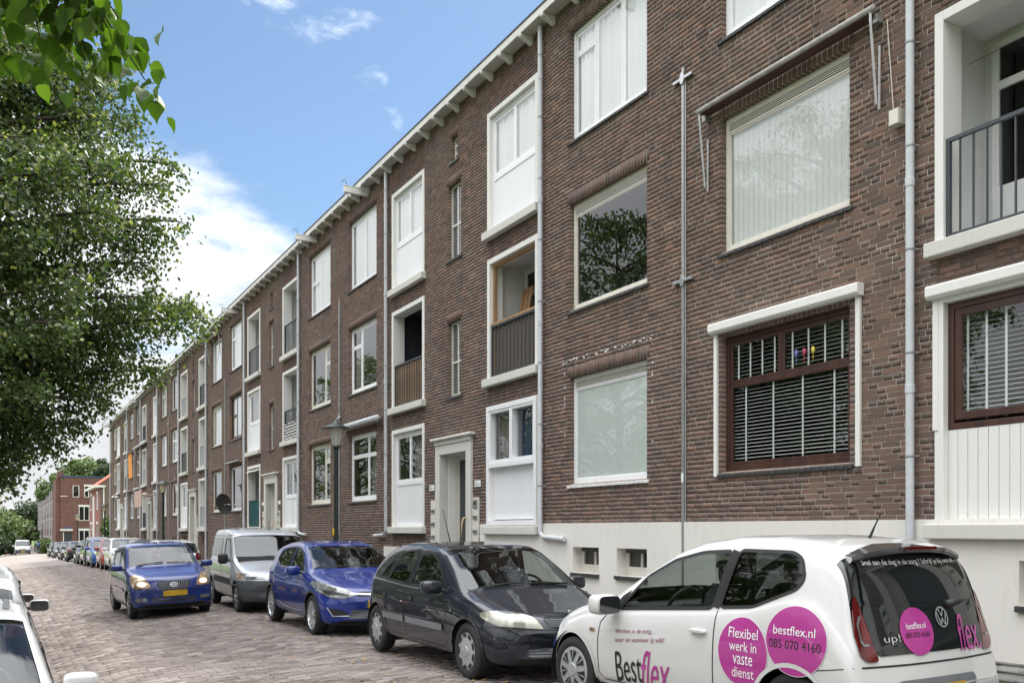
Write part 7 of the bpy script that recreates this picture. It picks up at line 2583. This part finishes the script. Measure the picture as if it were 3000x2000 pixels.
# trees and bushes at the far end
def far_tree(x, y, zc_, rx, rz, n, mat, label, size, seed, trunk=True, name='far_tree', group=None):
    R = np.random.default_rng(seed)
    zb = gbase(y) + CZ - .2
    r = empty(name, (x, y, zb))
    tag(r, label, 'tree' if trunk else 'bush', group)
    if trunk:
        b = MB().tube([(x, y, zb), (x, y, zc_ - rz * .4), (x + .2, y, zc_ + rz * .5)], [.3, .22, .05], 8)
        for k in range(7):
            a = k * 0.9
            b.tube([(x, y, zc_ - rz * .5), (x + rx * .3 * math.cos(a), y + rx * .3 * math.sin(a), zc_), (x + rx * .7 * math.cos(a), y + rx * .7 * math.sin(a), zc_ + rz * .3)], [.12, .07, .02], 5)
        b.build('trunk', M['bark'], r, smooth=True)
    # lumpy clumps on an ellipsoid
    m = 46
    d = R.normal(size=(m, 3)); d /= np.linalg.norm(d, axis=1, keepdims=True)
    cen = d * np.array([rx, rx, rz]) * R.uniform(.45, .86, (m, 1))
    cs = R.uniform(.20, .36, m) * min(rx, rz)
    idx = R.integers(0, m, n)
    off = R.normal(size=(n, 3)); off /= np.linalg.norm(off, axis=1, keepdims=True)
    off *= (cs[idx] * R.uniform(.5, 1.0, n) ** .4)[:, None]
    P = cen[idx] + off + np.array([x, y, zc_])
    Nn = off / np.linalg.norm(off, axis=1, keepdims=True) + R.normal(0, .5, (n, 3)) + np.array([0, 0, .4])
    k = P[:, 2] > zb + .1
    P, Nn = P[k], Nn[k]
    cr = leaf_cloud('crown' if trunk else 'foliage', P, Nn, size * R.uniform(.7, 1.3, len(P)), R.random(len(P)) * .95, M[mat], r, .95)
    tag(cr, kind='stuff')
    return r
def fpos(px, fw):
    d = ray(px, 1500) * fw
    return d.x, d.y
def ft(px, pyc, fw, rx, rz, n, mat, label, size, seed, trunk=True, name='far_tree'):
    x, y = fpos(px, fw); return far_tree(x, y, zr(pyc, fw), rx, rz, n, mat, label, size, seed, trunk, name)
ft(235, 1405, 190, 5.2, 5.2, 9000, 'leaf_far', 'tall light green tree standing behind the flat roofed brick house', .42, 11)
ft(165, 1440, 200, 4.2, 4.6, 6000, 'leaf_far', 'light green tree behind the chimney of the brick house', .42, 12)
ft(272, 1400, 200, 4.6, 4.8, 6000, 'leaf_far', 'light green tree rising over the tiled corner house', .42, 13)
ft(302, 1410, 175, 2.2, 5.0, 4500, 'leaf_dark', 'dark slender conifer beside the end of the apartment block', .3, 14)
ft(88, 1520, 185, 4.2, 4.2, 7000, 'leaf_dark', 'round dark green tree at the bend of the street', .38, 15)
ft(40, 1560, 160, 4.5, 3.4, 6500, 'leaf_far', 'spreading green tree on the verge at the bend', .36, 16)
ft(-10, 1560, 140, 4.2, 3.6, 6000, 'leaf_far', 'green tree on the verge left of the bend', .36, 17)
ft(12, 1590, 125, 3.0, 1.9, 4000, 'leaf_dark', 'thick dark bush on the left verge', .3, 18, False, 'bush')
ft(38, 1600, 150, 2.6, 1.5, 3000, 'leaf_far', 'light green bush by the parked dark car', .3, 19, False, 'bush')
ft(132, 1598, 122, 1.2, 1.3, 2200, 'leaf_far', 'leafy green bush in front of the terrace', .2, 20, False, 'bush')
ft(315, 1545, 88, .7, 1.3, 1500, 'leaf_far', 'climbing plant on the corner house fence', .16, 21, False, 'bush')
ft(25, 1510, 280, 5, 2.6, 3000, 'leaf_dark', 'distant dark tree beyond the railway', .5, 22)
ft(60, 1525, 300, 6, 2.6, 3000, 'leaf_dark', 'distant tree beside the railway mast', .5, 23)
# belt of shrubs on the far side of the verge, facing the block: one dense mass
Rb = np.random.default_rng(77)
nB = 42000
by_ = Rb.uniform(-10, 78, nB)
top_ = 4.4 + 1.5 * np.sin(by_ * .37) + .9 * np.sin(by_ * 1.1 + 1) + .5 * np.sin(by_ * 2.9)
hz_ = Rb.random(nB) ** .8
bx_ = -14.5 + 1.3 * np.sin(by_ * .8) + Rb.normal(0, .9, nB) - 1.6 * hz_
P = np.stack([bx_, by_, np.array([g(-3, v) for v in by_]) + hz_ * top_], 1)
Nn = np.stack([np.ones(nB) * .6 + Rb.normal(0, .7, nB), Rb.normal(0, .7, nB), .4 + Rb.random(nB)], 1)
sbm = leaf_cloud('shrub_belt', P, Nn, .34 * Rb.uniform(.7, 1.3, nB), Rb.random(nB) * .95, M['leaf_far'], None, .95)
tag(sbm, 'dense belt of green shrubs across the grass verge', 'shrubs', kind='stuff')
# overhead line portal far away
pt = empty('railway_portal', (xa(30, 260), 260, gbase(240) + CZ))
tag(pt, 'thin grey railway portal above the far trees', 'railway portal')
for px in (7, 14, 65):
    MB().tube([(xa(px, 260), 260, gbase(240) + CZ), (xa(px, 260), 260, zr(1480, 260 * CS))], .12, 6).build('mast', M['conduit'], pt)
MB().tube([(xa(14, 260), 260, zr(1489, 260 * CS)), (xa(66, 260), 260, zr(1489, 260 * CS))], .10, 6).build('beam', M['conduit'], pt)
tw_ = MB().box(xa(-14, 520), xa(5, 520), 520, 530, gbase(240) + CZ - 5, zr(1440, 520 * CS)).build('tower_block', M['stone'], None)
b_ = tw_
tag(tw_, 'pale tower block far beyond the trees', 'building')
# flower baskets on the lamp by the terrace, walking person
fb = far_tree(*fpos(103, 126), zr(1565, 126), .35, .3, 600, 'leaf_far', 'hanging basket of flowers on the far lamp', .1, 31, False, 'flower_basket')
def person():
    fw = 118.0
    x, y = fpos(111, fw)
    z0 = g(x, y)
    r = empty('person', (x, y, z0))
    tag(r, 'person in a dark jacket with a blue rucksack walking away on the pavement', 'person')
    def skin(name, verts, edges, rad, mat):
        me = bpy.data.meshes.new(name); me.from_pydata(verts, edges, [])
        o = bpy.data.objects.new(name, me); COL.objects.link(o)
        sk = o.modifiers.new('skin', 'SKIN'); su = o.modifiers.new('sub', 'SUBSURF'); su.levels = 1; su.render_levels = 1
        for i, q in enumerate(rad): me.skin_vertices[0].data[i].radius = (q, q)
        me.skin_vertices[0].data[0].use_root = True
        me.materials.append(mat)
        o.location = (x, y, z0); par(o, r)
        return o
    V = [(0, 0, .95), (0, 0, 1.2), (0, .01, 1.42), (0, .01, 1.52), (0, .02, 1.62), (.01, .03, 1.74), (-.18, 0, 1.40), (-.25, -.04, 1.15), (-.24, .08, .92), (.18, 0, 1.40), (.25, .02, 1.15), (.24, -.06, .92),
         (-.1, 0, .88), (-.11, .12, .5), (-.1, .10, .08), (-.1, .22, .04), (.1, 0, .88), (.11, -.06, .5), (.1, -.26, .12), (.1, -.17, .04)]
    E_ = [(0, 1), (1, 2), (2, 3), (3, 4), (4, 5), (2, 6), (6, 7), (7, 8), (2, 9), (9, 10), (10, 11), (0, 12), (12, 13), (13, 14), (14, 15), (0, 16), (16, 17), (17, 18), (18, 19)]
    rad = [.15, .16, .15, .06, .095, .085, .065, .05, .035, .065, .05, .035, .09, .065, .045, .04, .09, .065, .045, .04]
    skin('body', V, E_, rad, M['p_darkblue'])
    V_, F_ = blob((x, y - .24, z0 + 1.28), (.16, .10, .22), .6)
    MB().add(V_, F_).build('rucksack', simple('rucksack', (.05, .13, .22), .8), r, smooth=True)
    V_, F_ = blob((x, y + .02, z0 + 1.70), (.10, .11, .10), .9)
    MB().add(V_, F_).build('hair', M['black'], r, smooth=True)
person()
# fallen leaves by the wheels and along the gutter
n = 420
fx = np.where(nrg.random(n) < .75, nrg.uniform(3.3, 4.5, n), nrg.uniform(.9, 4.2, n)); fy = 8 + nrg.random(n) ** 1.4 * 34
P = np.array([(a, b, g(a, b) + .012) for a, b in zip(fx, fy)])
M['dry_leaf'] = simple('dry_leaf', (.36, .21, .05), .8, var=.3, scale=2)
fl = leaf_cloud('fallen_leaves', P, np.stack([nrg.normal(0, .15, n), nrg.normal(0, .15, n), np.ones(n)], 1), .05 * nrg.uniform(.6, 1.2, n), nrg.random(n), M['dry_leaf'], road)
tag(fl, kind='stuff')
# tufts of grass in the joints
n = 1500
gx_ = nrg.uniform(.9, 4.0, n); gy_ = 9 + nrg.random(n) * 40
pk = np.array([math.sin(a * 2.1 + b * .35) + math.sin(a * .9 - b * .8) + nrg.normal(0, .3) for a, b in zip(gx_, gy_)]) > .9
gx_, gy_ = gx_[pk], gy_[pk]
P = np.array([(a, b, g(a, b) + .008) for a, b in zip(gx_, gy_)]); n = len(P)
tf = leaf_cloud('joint_grass', P, np.stack([nrg.normal(0, .8, n), nrg.normal(0, .8, n), np.ones(n) * .5], 1), .045 * nrg.uniform(.5, 1.2, n), nrg.random(n), M['leaf_far'], road, .35)
tag(tf, kind='stuff')
